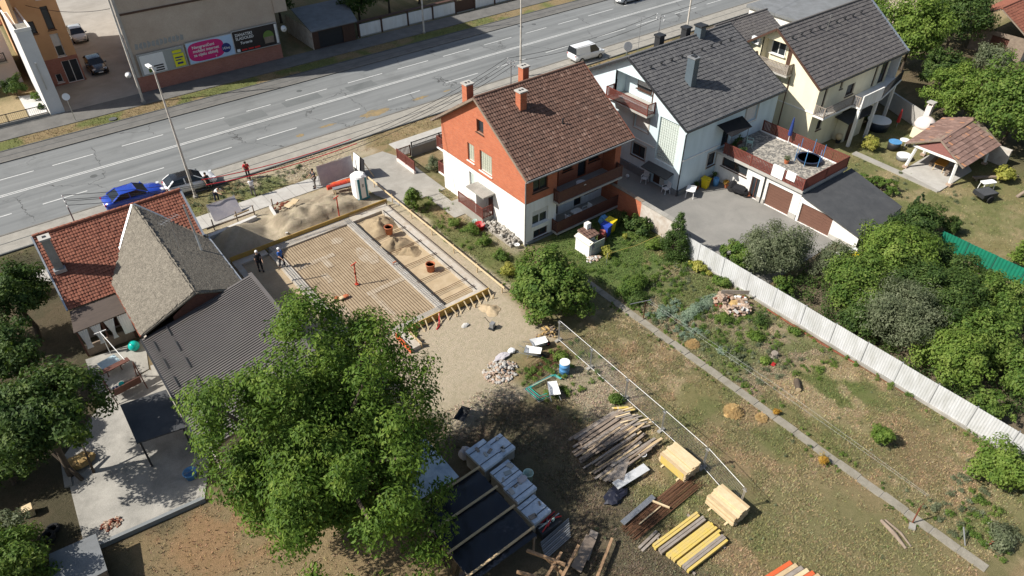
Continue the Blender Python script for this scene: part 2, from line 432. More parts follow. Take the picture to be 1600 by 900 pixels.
gloss('glass_block_blue', (.56, .62, .58), .25)
mat('metal_grey', (.3, .31, .32), .5, .2, 3, 30, .1, metal=.3)
mat('zinc', (.5, .53, .56), .4, .2, 3, 30, .1, metal=.6)
mat('dark_metal', (.03, .032, .036), .55, .25, 3, 30, .1)
mat('galv', (.55, .56, .57), .35, .2, 6, 30, .05, metal=.75)
mat('pole_paint', (.62, .6, .55), .6, .2, 3, 30, .1, col2=(.45, .4, .35))
mat('rust', (.16, .075, .035), .85, .35, 8, 50, .3, col2=(.1, .05, .028))
mat('rust_red', (.25, .07, .035), .8, .35, 8, 50, .3)
mat('plastic_white', (.78, .78, .77), .45, .06, 3, 30, 0)
mat('plastic_green', (.45, .6, .53), .45, .1, 3, 30, 0)
mat('plastic_teal', (.0, .42, .36), .35, .1, 3, 30, 0)
mat('plastic_yellow', (.72, .56, .02), .5, .12, 3, 30, 0)
mat('plastic_blue', (.03, .07, .42), .45, .15, 3, 30, 0)
mat('plastic_sky', (.1, .3, .58), .45, .2, 4, 30, .1)
mat('plastic_red', (.5, .03, .03), .5, .2, 4, 30, .1)
mat('plastic_orange', (.5, .16, .07), .55, .2, 4, 30, .1)
mat('orange_tube', (.7, .12, .03), .5, .25, 3, 30, .1, col2=(.55, .12, .05))
mat('prop_red', (.58, .06, .03), .55, .25, 6, 30, .1)
mat('tarp_black', (.006, .008, .014), .2, .3, 3, 25, .5, spec=.5)
mat('tarp_white', (.7, .76, .82), .5, .15, 1.4, 20, .4, col2=(.34, .42, .52))
mat('fabric_black', (.012, .012, .015), .9, .2, 3, 40, .2)
mat('fabric_white', (.8, .8, .78), .8, .08, 3, 40, .2)
mat('tarp_navy', (.012, .014, .03), .6, .3, 4, 30, .3)
mat('fabric_blue', (.02, .05, .22), .8, .2, 3, 40, .2)
mat('fabric_grey', (.4, .38, .42), .85, .2, 2.5, 40, .3, col2=(.5, .47, .48))
mat('timber', (.56, .43, .25), .8, .2, 3, 60, .2, col2=(.46, .33, .19), stretch=(1, 1, 3))
mat('timber_pale', (.66, .54, .35), .8, .2, 3, 60, .2, col2=(.6, .45, .26))
mat('timber_old', (.3, .235, .18), .85, .3, 3, 50, .3, col2=(.2, .155, .12))
mat('timber_grey', (.33, .29, .25), .85, .3, 3, 50, .3, col2=(.24, .2, .165))
mat('formwork', (.5, .33, .07), .7, .25, 3, 50, .2, col2=(.42, .26, .08))
mat('beam_yellow', (.62, .46, .09), .6, .25, 3, 50, .15, col2=(.55, .42, .18))
mat('bark', (.12, .09, .065), .95, .35, 6, 40, .6, col2=(.07, .055, .04))
mat('felt', (.052, .055, .06), .95, .3, 1.2, 60, .3, col2=(.075, .078, .082))
mat('felt_pale', (.2, .21, .22), .9, .2, 1, 40, .2, col2=(.14, .147, .15))
mat('lean_roof', (.115, .088, .072), .85, .25, 1.5, 40, .2, col2=(.085, .066, .056), stretch=(1, 6, 1))
mat('sheet_brown', (.125, .113, .107), .5, .12, 1.0, 30, .05, col2=(.105, .095, .09), spec=.5)
mat('sheet_white', (.53, .54, .55), .5, .08, 1.2, 30, .05, col2=(.38, .385, .37), stretch=(1.5, 1.5, .5), cover=.56, spec=.4)
mat('sheet_green', (.01, .2, .12), .5, .15, 1.2, 30, .05, col2=(.015, .16, .1), spec=.4)
mat('thatch', (.3, .27, .22), .98, .6, 4, 14, 1.0, col2=(.19, .17, .14), spec=.1)
m, nt, b = _nt('stone_mosaic'); MATS['stone_mosaic'] = m
g = _n(nt, 'ShaderNodeNewGeometry'); vo = _n(nt, 'ShaderNodeTexVoronoi'); vo.inputs['Scale'].default_value = 6.5; nt.links.new(g.outputs['Position'], vo.inputs['Vector'])
ve = _n(nt, 'ShaderNodeTexVoronoi', feature='DISTANCE_TO_EDGE'); ve.inputs['Scale'].default_value = 6.5; nt.links.new(g.outputs['Position'], ve.inputs['Vector'])
sp_ = _n(nt, 'ShaderNodeSeparateColor'); nt.links.new(vo.outputs['Color'], sp_.inputs[0])
c = _mix(nt, _ramp(nt, sp_.outputs[0], .25, .85), (.11, .105, .095), (.36, .33, .28)); c = _mix(nt, _ramp(nt, ve.outputs['Distance'], .0, .06, .8, 0), c, (.3, .285, .26))
nt.links.new(c, b.inputs['Base Color']); b.inputs['Roughness'].default_value = .9; _bump(nt, ve.outputs['Distance'], b, .3)
mat('gravel_terrace', (.4, .37, .32), .95, .5, 7, 16, .5, col2=(.2, .185, .16), spec=.15)
mat('garage_door', (.155, .078, .055), .55, .12, 2, 30, .05)
mat('water', (.08, .2, .27), .1, .2, 2, 10, .2, spec=.6)
mat('straw', (.42, .26, .1), .95, .35, 6, 40, .4, col2=(.5, .36, .16))
mat('rubber', (.02, .02, .021), .9, .2, 5, 40, .1)
mat('skin', (.5, .3, .2), .6, .1, 8, 40, 0)
tilemat('tile_brown', [(0, (.1, .056, .042)), (.5, (.125, .07, .052)), (.93, (.145, .083, .062)), (1, (.2, .128, .1))], dirt=.35)
tilemat('tile_red', [(0, (.19, .068, .044)), (.6, (.22, .08, .05)), (1, (.26, .1, .064))], dirt=.3, moss=(.12, .07, .05))
tilemat('tile_grey', [(0, (.085, .084, .088)), (.6, (.1, .099, .102)), (1, (.122, .12, .12))], dirt=.25, moss=(.15, .146, .143))
tilemat('tile_grey_warm', [(0, (.095, .088, .088)), (.6, (.112, .104, .102)), (1, (.135, .125, .12))], dirt=.25, moss=(.16, .15, .14))
tilemat('tile_gazebo', [(0, (.17, .105, .085)), (.6, (.21, .132, .108)), (.93, (.26, .17, .14)), (1, (.42, .2, .1))], dirt=.2)
leafmat('leaf_walnut', [(.034, .07, .01), (.064, .118, .017), (.106, .168, .026), (.185, .24, .046)])
leafmat('leaf_dark', [(.02, .042, .012), (.04, .073, .018), (.07, .112, .028), (.122, .16, .045)])
leafmat('leaf_lime', [(.055, .1, .018), (.095, .155, .026), (.145, .205, .04), (.2, .25, .06)])
leafmat('leaf_olive', [(.065, .085, .045), (.1, .12, .065), (.15, .17, .1), (.21, .23, .15)])
leafmat('leaf_mid', [(.04, .08, .016), (.075, .13, .024), (.12, .175, .036), (.17, .21, .055)])
leafmat('leaf_gold', [(.16, .17, .03), (.24, .25, .05), (.32, .3, .07), (.38, .36, .12)])
leafmat('leaf_rust', [(.25, .13, .02), (.36, .2, .03), (.42, .27, .06), (.3, .25, .08)])
leafmat('leaf_blue', [(.1, .16, .11), (.15, .21, .15), (.2, .26, .19), (.26, .31, .23)])
leafmat('needle', [(.016, .036, .014), (.028, .055, .018), (.045, .078, .026)], .1)

# ------------------------------------------------------------------ ground: one sheet, cover as colour
def blob(X, Y, x0, x1, y0, y1, soft=1.0, j=1.2):
    jx = (fbm(X, Y, .45) - .5) * 2 * j + (fbm(X + 9, Y + 4, 1.6) - .5) * j * .8
    jy = (fbm(X + 50, Y + 80, .45) - .5) * 2 * j + (fbm(X + 33, Y + 21, 1.6) - .5) * j * .8
    a, b = X + jx, Y + jy
    return sstep(x0 - soft, x0 + soft, a) * (1 - sstep(x1 - soft, x1 + soft, a)) * sstep(y0 - soft, y0 + soft, b) * (1 - sstep(y1 - soft, y1 + soft, b))
DRY = np.array((.285, .212, .122)); STRAW_ = np.array((.365, .285, .175)); GREEN = np.array((.12, .15, .048)); LUSH = np.array((.085, .14, .035))
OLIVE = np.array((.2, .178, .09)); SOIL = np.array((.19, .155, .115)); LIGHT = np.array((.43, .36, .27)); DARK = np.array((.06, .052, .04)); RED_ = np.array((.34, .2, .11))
def cover(X, Y):
    n = fbm(X, Y, .22); n2 = fbm(X + 70, Y - 20, .6); n3 = fbm(X - 12, Y + 40, 1.7, 3)
    col = OLIVE + (DRY - OLIVE) * sstep(.42, .6, n2)[..., None]
    col = col + (STRAW_ - col) * (sstep(.5, .68, n3) * sstep(.42, .6, n))[..., None] * .8
    lush = np.zeros(X.shape)
    def put(m, c, k=1.0):
        nonlocal col
        col = col + (c - col) * (m * k)[..., None]
    # dry lawn right of the mesh fence and its greener patches
    g = sstep(.5, .62, fbm(X + 5, Y + 11, .33)) * .8
    put(g * blob(X, Y, 12, 37, -6, 24, 1.5), GREEN, .58)
    put(blob(X, Y, 22.5, 28.5, 1, 9, 1.5, 2), OLIVE * 1.05, .7)
    put(blob(X, Y, 16, 21, 11, 13.5, .8) + blob(X, Y, 15.5, 18, 6, 10, 1), GREEN, .6)
    put(blob(X, Y, 30, 36, 8.5, 14, 1.2) * sstep(.45, .6, fbm(X + 40, Y, .5)), GREEN, .8)
    put(blob(X, Y, 31, 34.5, 3.5, 7.5, 1) , DRY * .85, .7)
    put(blob(X, Y, 31, 36.5, 9, 17, 1) * sstep(.5, .65, n2), STRAW_, .8)
    # storage yard: worn soil, darkened further to deepen the walnut's shadow
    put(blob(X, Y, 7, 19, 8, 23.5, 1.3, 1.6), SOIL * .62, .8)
    put(blob(X, Y, 20, 24.5, 18, 23, .7), LIGHT * .85, .7)
    # vegetable garden
    put(blob(X, Y, 29.3, 36.5, 14, 26.5, .7), SOIL * 1.5, .55)
    put(blob(X, Y, 29.5, 33, 15.5, 20.5, .7), GREEN, .75); put(blob(X, Y, 31, 36, 22, 25, .6), GREEN, .8)
    put(blob(X, Y, 33, 36.5, 14, 20, .7) * sstep(.45, .55, n3), GREEN, .7)
    # lawn behind the brick house
    put(blob(X, Y, 29, 37.4, 25.5, 34.5, .7), LUSH * 1.05, .85)
    put(blob(X, Y, 31, 36, 25.5, 28, .8) * sstep(.45, .6, n2), DRY, .7)
    # strip between the foundation and the brick house
    put(blob(X, Y, 23.6, 27.3, 31, 46, .4, .6), GREEN, .75); put(blob(X, Y, 25, 27, 40, 43, .5), DRY * 1.15, .8)
    put(blob(X, Y, 22.9, 24.2, 31, 46, .25, .4), LIGHT * 1.15, .75); put(blob(X, Y, 26.5, 28.2, 34, 41, .4, .5), LIGHT * .95, .6)
    # building site
    put(blob(X, Y, 9.2, 22.6, 46, 51.8, .4, .8), LIGHT, .95); put(blob(X, Y, 9, 23.3, 28, 47, .5, .5), LIGHT, .95)
    put(blob(X, Y, 13.5, 22, 46.5, 51, .4, .5) * sstep(.4, .6, fbm(X, Y, 1.3)), SOIL * 1.35, .75)
    put(blob(X, Y, 12, 23.4, 25.5, 32.5, .8, 1.0), LIGHT, .95); put(blob(X, Y, 13, 19, 22.5, 27, .8, 1.2), LIGHT, .85)
    put(blob(X, Y, 15, 27, 54.2, 59, .8, 1.0), LIGHT * 1.02, .8); put(blob(X, Y, 27, 60, 55.5, 58.5, .7, 1.0), DRY * 1.1, .7)
    put(blob(X, Y, 10, 18, 53.8, 56.5, .6, .6) * sstep(.42, .55, n2), GREEN * 1.1, .8)
    put(blob(X, Y, -12, 10, 52, 58, .8) * sstep(.45, .6, n2), GREEN, .7)
    # verge across the road
    put(blob(X, Y, -30, 130, 75.7, 78.3, .3, .3), DRY * .95, .9); put(blob(X, Y, -30, 130, 75.7, 78.3, .3, .4) * sstep(.45, .58, fbm(X, Y, .35)), GREEN * 1.1, .8)
    # right-hand neighbour's garden, shaded thicket behind the white fence
    put(blob(X, Y, 55, 74, 6, 30, 1.2), GREEN * 1.15, .45); put(blob(X, Y, 58, 63, 9, 24, 1.5) * sstep(.42, .58, n2), STRAW_, .7)
    put(blob(X, Y, 37.4, 52, 2, 19.5, .8), SOIL * .9, .8)
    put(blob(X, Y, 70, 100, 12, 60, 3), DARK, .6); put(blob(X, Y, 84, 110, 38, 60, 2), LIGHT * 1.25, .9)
    # left property: dark soil, with the trees' shade put into its colour
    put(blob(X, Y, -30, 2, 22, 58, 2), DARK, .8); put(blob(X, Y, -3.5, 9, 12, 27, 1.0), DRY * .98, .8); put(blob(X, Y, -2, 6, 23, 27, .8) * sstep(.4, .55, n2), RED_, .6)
    put(blob(X, Y, .2, 3, 82, 89, .3, .2), STRAW_ * 1.05, .9)
    return np.clip(col, .01, 1)
def heap(X, Y, cx, cy, r, h, p=1.3): return h * np.clip(1 - np.hypot(X - cx, Y - cy) / r * (1 + .35 * (fbm(X, Y, 1.1) - .5)), 0, 1) ** p
def ground_z(X, Y):
    z = (fbm(X, Y, .5) - .5) * .06 * ((X < 23) & (Y < 50) & (Y > 0))
    ins = sstep(9.5, 10.5, X) * (1 - sstep(22.6, 23.0, X)) * sstep(31.2, 31.8, Y) * (1 - sstep(46.3, 46.8, Y))
    z = z * (1 - ins) - .12 * ins
    z = z + sstep(13.8, 15.2, X) * (1 - sstep(19.5, 22.5, X)) * sstep(46.8, 47.4, Y) * (1 - sstep(48.8, 51, Y)) * (.72 + .8 * (fbm(X, Y, .9) - .5) + .35 * (fbm(X, Y, 2.6) - .5))
    z = z + heap(X, Y, 11.6, 48.9, 2.0, 1.3, 1.0) + heap(X, Y, 10.2, 47.6, 1.6, .8, 1.1)
    return z
gx_ = np.unique(np.concatenate([np.array([-900, -400, -150, -80, -50, -35, -25, -20, -16]), np.arange(-13, 40, .21), np.arange(40, 78, .45), np.array([78, 80, 83, 86, 90, 95, 100, 106, 112, 120, 140, 180, 260, 500, 1000])]))
gy_ = np.unique(np.concatenate([np.array([-900, -300, -90, -40, -20, -12, -8]), np.arange(-6, 58.5, .21), np.arange(58.5, 84, .45), np.array([84, 87, 90, 95, 100, 108, 118, 130, 150, 180, 260, 500, 1000])]))
X, Y = np.meshgrid(gx_, gy_); Z = ground_z(X, Y)
idx = np.arange(X.size).reshape(X.shape)
gf = np.stack([idx[:-1, :-1], idx[:-1, 1:], idx[1:, 1:], idx[1:, :-1]], -1).reshape(-1, 4)
m, nt, b = _nt('ground_cover'); MATS['ground_cover'] = m
at = _n(nt, 'ShaderNodeAttribute', attribute_name='cover'); g = _n(nt, 'ShaderNodeNewGeometry'); pv = g.outputs['Position']
f1 = _noise(nt, pv, 3.2, 6, .7, .3); f2 = _noise(nt, pv, 14, 4, .7); f3 = _noise(nt, pv, 55, 3, .7)
c = _mix(nt, _ramp(nt, f1, .38, .66, 0, .6), at.outputs['Color'], _mix(nt, 1, at.outputs['Color'], (.66, .72, .62), 'MULTIPLY'))
al = at.outputs['Alpha']
def _sc(v):
    q_ = _n(nt, 'ShaderNodeMath', operation='MULTIPLY'); nt.links.new(v, q_.inputs[0]); nt.links.new(al, q_.inputs[1]); return q_.outputs[0]
c = _mix(nt, _sc(_ramp(nt, f2, .5, .72, 0, .5)), c, _mix(nt, 1, c, (1.45, 1.38, 1.3), 'MULTIPLY'))
c = _mix(nt, _sc(_ramp(nt, f2, .46, .3, 0, .5)), c, _mix(nt, 1, c, (.5, .52, .5), 'MULTIPLY'))
c = _mix(nt, _sc(_ramp(nt, f3, .42, .66, 0, .7)), c, _mix(nt, 1, c, (.42, .42, .4), 'MULTIPLY'))
nt.links.new(c, b.inputs['Base Color']); b.inputs['Roughness'].default_value = 1; b.inputs['Specular IOR Level'].default_value = .1
ad = _n(nt, 'ShaderNodeMath', operation='ADD'); nt.links.new(f2, ad.inputs[0]); nt.links.new(f3, ad.inputs[1]); _bump(nt, ad.outputs[0], b, .8, .06)
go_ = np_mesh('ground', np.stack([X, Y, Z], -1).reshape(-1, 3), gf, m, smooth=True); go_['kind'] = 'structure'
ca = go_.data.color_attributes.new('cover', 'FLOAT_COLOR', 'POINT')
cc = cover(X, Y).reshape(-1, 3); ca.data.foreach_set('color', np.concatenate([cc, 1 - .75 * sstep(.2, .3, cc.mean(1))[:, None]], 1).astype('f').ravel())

# ------------------------------------------------------------------ road, kerbs, pavements
def sheet(name, x0, x1, y0, y1, z, m, parent=None, t=.1): return struct(name, MB().box(x0, x1, y0, y1, z - t, z), m, parent)
# worn asphalt with paler wheel tracks
m, nt, b = _nt('road_asphalt'); MATS['road_asphalt'] = m
g = _n(nt, 'ShaderNodeNewGeometry'); pv = g.outputs['Position']; s = _n(nt, 'ShaderNodeSeparateXYZ'); nt.links.new(pv, s.inputs[0])
mp = _n(nt, 'ShaderNodeMapping'); mp.inputs['Scale'].default_value = (.03, 1, 1); nt.links.new(pv, mp.inputs['Vector'])
tr = _noise(nt, mp.outputs[0], 1.1, 3, .6); bl = _noise(nt, pv, .28, 5, .7, .6); fi = _noise(nt, pv, 22, 4, .7)
c = _mix(nt, _ramp(nt, tr, .3, .7), (.125, .132, .134), (.2, .208, .208)); c = _mix(nt, _ramp(nt, bl, .52, .7, 0, .5), c, (.095, .1, .1))
c = _mix(nt, _ramp(nt, fi, .4, .75, 0, .35), c, (.2, .2, .19)); nt.links.new(c, b.inputs['Base Color'])
vo = _n(nt, 'ShaderNodeTexVoronoi', feature='DISTANCE_TO_EDGE'); vo.inputs['Scale'].default_value = .16; nt.links.new(pv, vo.inputs['Vector'])
ms = _noise(nt, pv, .12, 2); ck = _n(nt, 'ShaderNodeMath', operation='MULTIPLY'); wv = _n(nt, 'ShaderNodeVectorMath', operation='ADD'); nz = _n(nt, 'ShaderNodeTexNoise'); nz.inputs['Scale'].default_value = 1.3; nt.links.new(pv, nz.inputs['Vector'])
nt.links.new(pv, wv.inputs[0]); nt.links.new(nz.outputs['Color'], wv.inputs[1]); nt.links.new(wv.outputs[0], vo.inputs['Vector'])
nt.links.new(_ramp(nt, vo.outputs['Distance'], .0, .008, 1, 0), ck.inputs[0]); nt.links.new(_ramp(nt, ms, .48, .56), ck.inputs[1]); c = _mix(nt, ck.outputs[0], c, (.05, .05, .05)); nt.links.new(c, b.inputs['Base Color'])
b.inputs['Roughness'].default_value = .88; b.inputs['Specular IOR Level'].default_value = .25; _bump(nt, fi, b, .2, .01)
road = sheet('road', -120, 260, 60.6, 73.45, .02, 'road_asphalt')
def flat(name, x0, x1, y0, y1, m, z=.0245, parent=road, sk=0):
    return MB().slab([(x0, y0, z), (x1, y0 + sk, z), (x1, y1 + sk, z), (x0, y1, z)], .0035).build(name, m, parent)
for dy in (-.13, .13): flat('centre_line', -110, 250, 67.2 + dy - .06, 67.2 + dy + .06, 'line_white')
for x0, x1 in [(-8, -4.2), (-1.8, 1.05), (2.56, 6), (8.5, 12.3), (14.4, 18.3), (20.6, 23.2), (24.84, 29.6), (32.1, 36.4), (38.4, 42.5), (44.6, 48.4), (50.6, 54.8), (57.1, 60.5), (62.5, 66), (67.8, 72.4), (74.5, 78.5), (81, 85), (87, 91), (93, 97)]:
    flat('lane_dash', x0, x1, 70.21, 70.34, 'line_white')
for x0, x1 in [(-12, -8.2), (-5.6, -1.8), (.49, 3.94), (6.55, 10.34), (12.61, 16.54), (18.98, 23.05), (25.82, 30.03), (33.3, 37.26), (40.6, 44.9), (47.6, 51.8), (54.9, 59.6), (63.2, 68.2), (70.2, 75.1), (77.5, 81.8), (84, 88), (90.5, 94.5), (97, 101)]:
    flat('lane_dash', x0, x1, 63.66, 63.79, 'line_white')
for x0, x1, y0, y1 in [(24.2, 28.3, 68.6, 70.0), (31.2, 34.5, 67.9, 69.4), (18, 22, 68, 69.8)]: flat('asphalt_patch', x0, x1, y0, y1, 'asphalt', .0225)
rnd = random.Random(4)
def smear(cx, cy, rx, ry, m, z=.0235, n=26, parent=road):
    pts = [(cx + rx * math.cos(2 * math.pi * k / n) * rnd.uniform(.55, 1.1), cy + ry * math.sin(2 * math.pi * k / n) * rnd.uniform(.5, 1.15), z) for k in range(n)]
    return MB().slab(pts, .003).build('mud_smear', m, parent)
for a in [(31, 61.9, 2.0, .75), (36.3, 62.1, 1.0, .35), (25.6, 62.3, 1.1, .25), (39.5, 61.9, .5, .2), (22.6, 62.0, .5, .35)]: smear(*a, 'clay_mud')
for x, y in [(27, 71.6), (5, 66), (44.5, 72.4), (60, 72.2)]: MB().cyl((x, y, .02), (x, y, .026), .3, n=14).build('manhole_cover', 'patch', road)
struct('kerb_far', MB().box(-120, 260, 73.45, 73.62, -.05, .12), 'kerb')
struct('kerb_near', MB().box(-120, 260, 60.43, 60.6, -.05, .12), 'kerb')
sheet('gutter_strip_far', -120, 260, 73.62, 75.75, .09, 'asphalt_old', t=.2)
struct('kerb_verge_far', MB().box(-120, 260, 75.75, 75.9, -.05, .13), 'patch')
struct('kerb_track_far', MB().box(-120, 260, 74.62, 74.7, .091, .1), 'patch')
sheet('gutter_strip_near', -120, 260, 57.85, 60.43, .09, 'strip', t=.2)
struct('kerb_verge_near', MB().box(-120, 260, 57.7, 57.85, -.05, .12), 'patch')
struct('kerb_track_near', MB().box(-120, 260, 59.15, 59.23, .091, .1), 'patch')
sheet('pavement_far', -120, 260, 78.25, 81.38, .06, 'asphalt_old', t=.2)
pn = sheet('pavement_near', -60, 27.2, 51.9, 53.9, .05, 'concrete_light', t=.2)
for k in range(0, 40):
    x = -14 + k * 1.05
    if x < 26.8: MB().box(x, x + .025, 51.9, 53.9, .0505, .052).build('joint', 'kerb', pn)
struct('driveway', MB().prism([(23.7, 45.2), (28.1, 45.2), (28.1, 51.9), (27.2, 54.3), (22.6, 54.3), (22.9, 48)], -.1, .062), 'concrete')
sheet('house_path', 26.2, 27.4, 41, 45.2, .058, 'concrete', t=.2)
sheet('pavement_near_right', 28.4, 260, 52.5, 55.2, .05, 'concrete_light', t=.2)
struct('courtyard', MB().prism([(9.9, 81.4), (13.55, 81.4), (27, 150), (9.9, 150)], -.1, .055), 'courtyard')
sheet('forecourt', 6.1, 9.9, 81.4, 88.8, .055, 'courtyard', t=.2)
sheet('yard_concrete', 37.75, 47.5, 20.2, 47, .04, 'yard', t=.2)
for x, y, r_ in [(42.5, 29.3, .2), (43.3, 28.8, .25), (43.7, 27.2, .18)]: pass
dp = struct('drain_cover', MB().cyl((9.4, 76.7, .0), (9.4, 76.7, .1), .38, n=16), 'patch')
struct('concrete_pad', MB().prism([(-4.6, 27.8), (1.0, 27.2), (2.3, 30), (2.3, 37.3), (1.6, 38.6), (-1, 38), (-4.2, 34.6)], -.1, .05), 'concrete_dirty')
struct('concrete_apron', MB().prism([(1.05, 33.5), (2.6, 33.5), (2.6, 38.9), (1.75, 38.9)], .0, .062), 'concrete')
struct('courtyard_left', MB().prism([(-1.6, 38.2), (1.6, 38.7), (2.2, 41.6), (-1.3, 42)], -.1, .045), 'concrete_dirty')
struct('patio', MB().prism([(60.9, 19.0), (66.5, 19.0), (70.5, 22.8), (61.5, 22.8)], -.1, .12), 'concrete_light')
struct('garden_path_right', MB().prism([(60.6, 19.1), (60.9, 19.0), (61.5, 22.6), (61.7, 27.3), (61.0, 27.3)], -.1, .1), 'concrete')
# garden path of cast slabs, each slab its own
gp = MB().box(28.76, 29.24, .8, 30, -.1, .012).build('garden_path', 'strip'); gp['kind'] = 'structure'
ys = 29.6; k = 0
sm = None
while ys > 1.2:
    L = 1.24 + .1 * rnd.random()
    if sm is None or k % 4 == 0:
        sm = MB().box(-.26, .26, -L + .04, 0, -.03, .045).build('slab', 'path_slab' if 'path_slab' in MATS else mat('path_slab', (.31, .285, .235), .95, .3, 1.6, 30, .3, col2=(.22, .2, .155)), gp); o = sm
    else:
        o = sm.copy(); C.objects.link(o)
    o.location = (29.0 + rnd.uniform(-.05, .05) - (.0 if ys > 20 else .02), ys, rnd.uniform(0, .015)); o.rotation_euler = (0, 0, rnd.uniform(-.02, .02))
    ys -= 1.33; k += 1

# ------------------------------------------------------------------ buildings
def chimney(parent, x, y, z0, z1, w, m, cap='concrete_light', name='chimney', pots=2, d=None):
    d = d or w
    ch = MB().box(x - w / 2, x + w / 2, y - d / 2, y + d / 2, z0, z1).build(name, m, parent)
    MB().box(x - w / 2 - .08, x + w / 2 + .08, y - d / 2 - .08, y + d / 2 + .08, z1 + .001, z1 + .1).build('cap', cap, ch)
    for k in range(pots):
        px_ = x + (k - (pots - 1) / 2) * w * .42
        MB().box(px_ - .07, px_ + .07, y - .09, y + .09, z1 + .101, z1 + .13).build('flue', 'dark_metal', ch)
    return ch
def gable_roof(p, x0, x1, yN, yR, yF, zE, zR, m, name='roof', zF=None, tw=.24, th=.34, amp=.035, seed=1, under='timber_old', t=.14, step=.03, far=True, sub=4, ridge=None):
    """ridge along x; near slope (towards -y) and far slope of tiles on a solid deck"""
    zF = zE if zF is None else zF
    dk = MB(); dk.slab([(x0 + .05, yN + .05, zE - .03), (x1 - .05, yN + .05, zE - .03), (x1 - .05, yR, zR - .03), (x0 + .05, yR, zR - .03)], t)
    dk.slab([(x0 + .05, yF - .05, zF - .03), (x0 + .05, yR, zR - .03), (x1 - .05, yR, zR - .03), (x1 - .05, yF - .05, zF - .03)], t)
    rf = dk.build(name, under, p)
    V = math.hypot(yR - yN, zR - zE); tiles('roof_tiles', (x0, yN, zE), (1, 0, 0), (0, yR - yN, zR - zE), x1 - x0, V, m, rf, tw, th, amp, step, seed=seed, sub=sub)
    V2 = math.hypot(yF - yR, zR - zF); tiles('roof_tiles', (x0, yF, zF), (1, 0, 0), (0, yR - yF, zR - zF), x1 - x0, V2, m, rf, tw, th, amp, step, seed=seed + 1, sub=sub)
    n = int((x1 - x0) / .38); q = MB()
    for k in range(n):
        a = x0 + (x1 - x0) * k / n; b = x0 + (x1 - x0) * (k + 1) / n + .03
        q.cyl((a, yR, zR + .0), (b, yR, zR + .015), .115, .125, n=8)
    stuff(q.build('ridge_tiles', ridge or m, rf))
    return rf
def verge(p, x, yN, yR, yF, zE, zR, m, w=.12, h=.2):
    q = MB(); q.bar((x, yN, zE - .06), (x, yR, zR - .06), w, h); q.bar((x, yR, zR - .06), (x, yF, zE - .06), w, h); return q.build('verge_board', m, p)
def gutter(p, x0, x1, y, z, m='metal_grey', pipes=()):
    q = MB(); q.bar((x0, y, z), (x1, y, z), .13, .1); g_ = q.build('gutter', m, p)
    for px_, py_, zb in pipes:
        MB().tube([(px_, y, z), (px_, py_, z - .45), (px_, py_, zb)], .055, 6).build('downpipe', m, g_)
    return g_

# ---- brick house with brown tiled roof
H1 = thing('brick_house', 'orange brick and white house with brown tiled roof beside the foundation', 'house', (33, 40, 0))
gw = [(34.6, 3.65), (45.5, 3.65), (45.5, 6.5), (40.2, 9.93), (34.6, 6.3)]
holes_u = [(39.66, 40.53, 7.2, 8.25), (40.99, 41.87, 4.23, 5.77), (38.7, 40.25, 4.05, 5.79)]
holes_l = [(41.04, 41.76, 1.72, 3.27), (38.6, 39.45, .78, 2.6)]
wallmb(gw, holes_u, 'x', 28.3, .25).build('upper_wall', 'brick_orange', H1)
wallmb([(34.6, 0), (45.5, 0), (45.5, 3.65), (34.6, 3.65)], holes_l, 'x', 28.28, .25).build('lower_wall', 'white_wall', H1)
window(H1, 'x', 28.3, holes_u[0], .25, frame='brown_frame')
window(H1, 'x', 28.3, holes_u[1], .25, glass='glass_block', blocks=(3, 7), fw=.04)
window(H1, 'x', 28.3, holes_u[2], .25, glass='glass_block', blocks=(6, 8), fw=.04)
window(H1, 'x', 28.28, holes_l[0], .25, glass='glass_block_blue', blocks=(3, 7), fw=.04)
dr = MB().box(28.45, 28.5, 38.6, 39.45, .78, 2.6).build('door', 'wood_brown', H1); MB().box(28.4, 28.449, 38.66, 38.72, 1.6, 1.75).build('handle', 'galv', dr); MB().box(28.43, 28.449, 38.85, 39.3, 1.9, 2.5).build('pane', 'glass', dr)
cn = MB().box(27.15, 28.27, 38.3, 40.6, 2.72, 2.86).build('canopy', 'concrete_dirty', H1)
MB().box(27.3, 28.27, 39.5, 39.66, .6, 2.719).build('canopy_wall', 'white_wall', H1)
MB().box(27.2, 28.27, 38.55, 41.9, .05, .75).build('porch', 'concrete', H1)
for k in range(4): MB().box(27.25, 28.27, 41.9 + k * .3, 42.2 + k * .3, .02, .6 - k * .15).build('step', 'concrete', H1)
railing(H1, [(27.24, 41.85), (27.24, 38.6), (28.2, 38.6)], .75, 1.0, 'wood_red', gap=.13)
# far (road) wall and right-hand wall
wallmb([(28.3, 0), (37.9, 0), (37.9, 6.5), (28.3, 6.5)], [], 'y', 45.5, -.2).build('road_wall', 'brick_orange', H1)
wallmb([(34.6, 0), (45.5, 0), (45.5, 6.5), (40.2, 9.93), (34.6, 6.3)], [], 'x', 37.9, -.2).build('end_wall', 'brick_orange', H1)
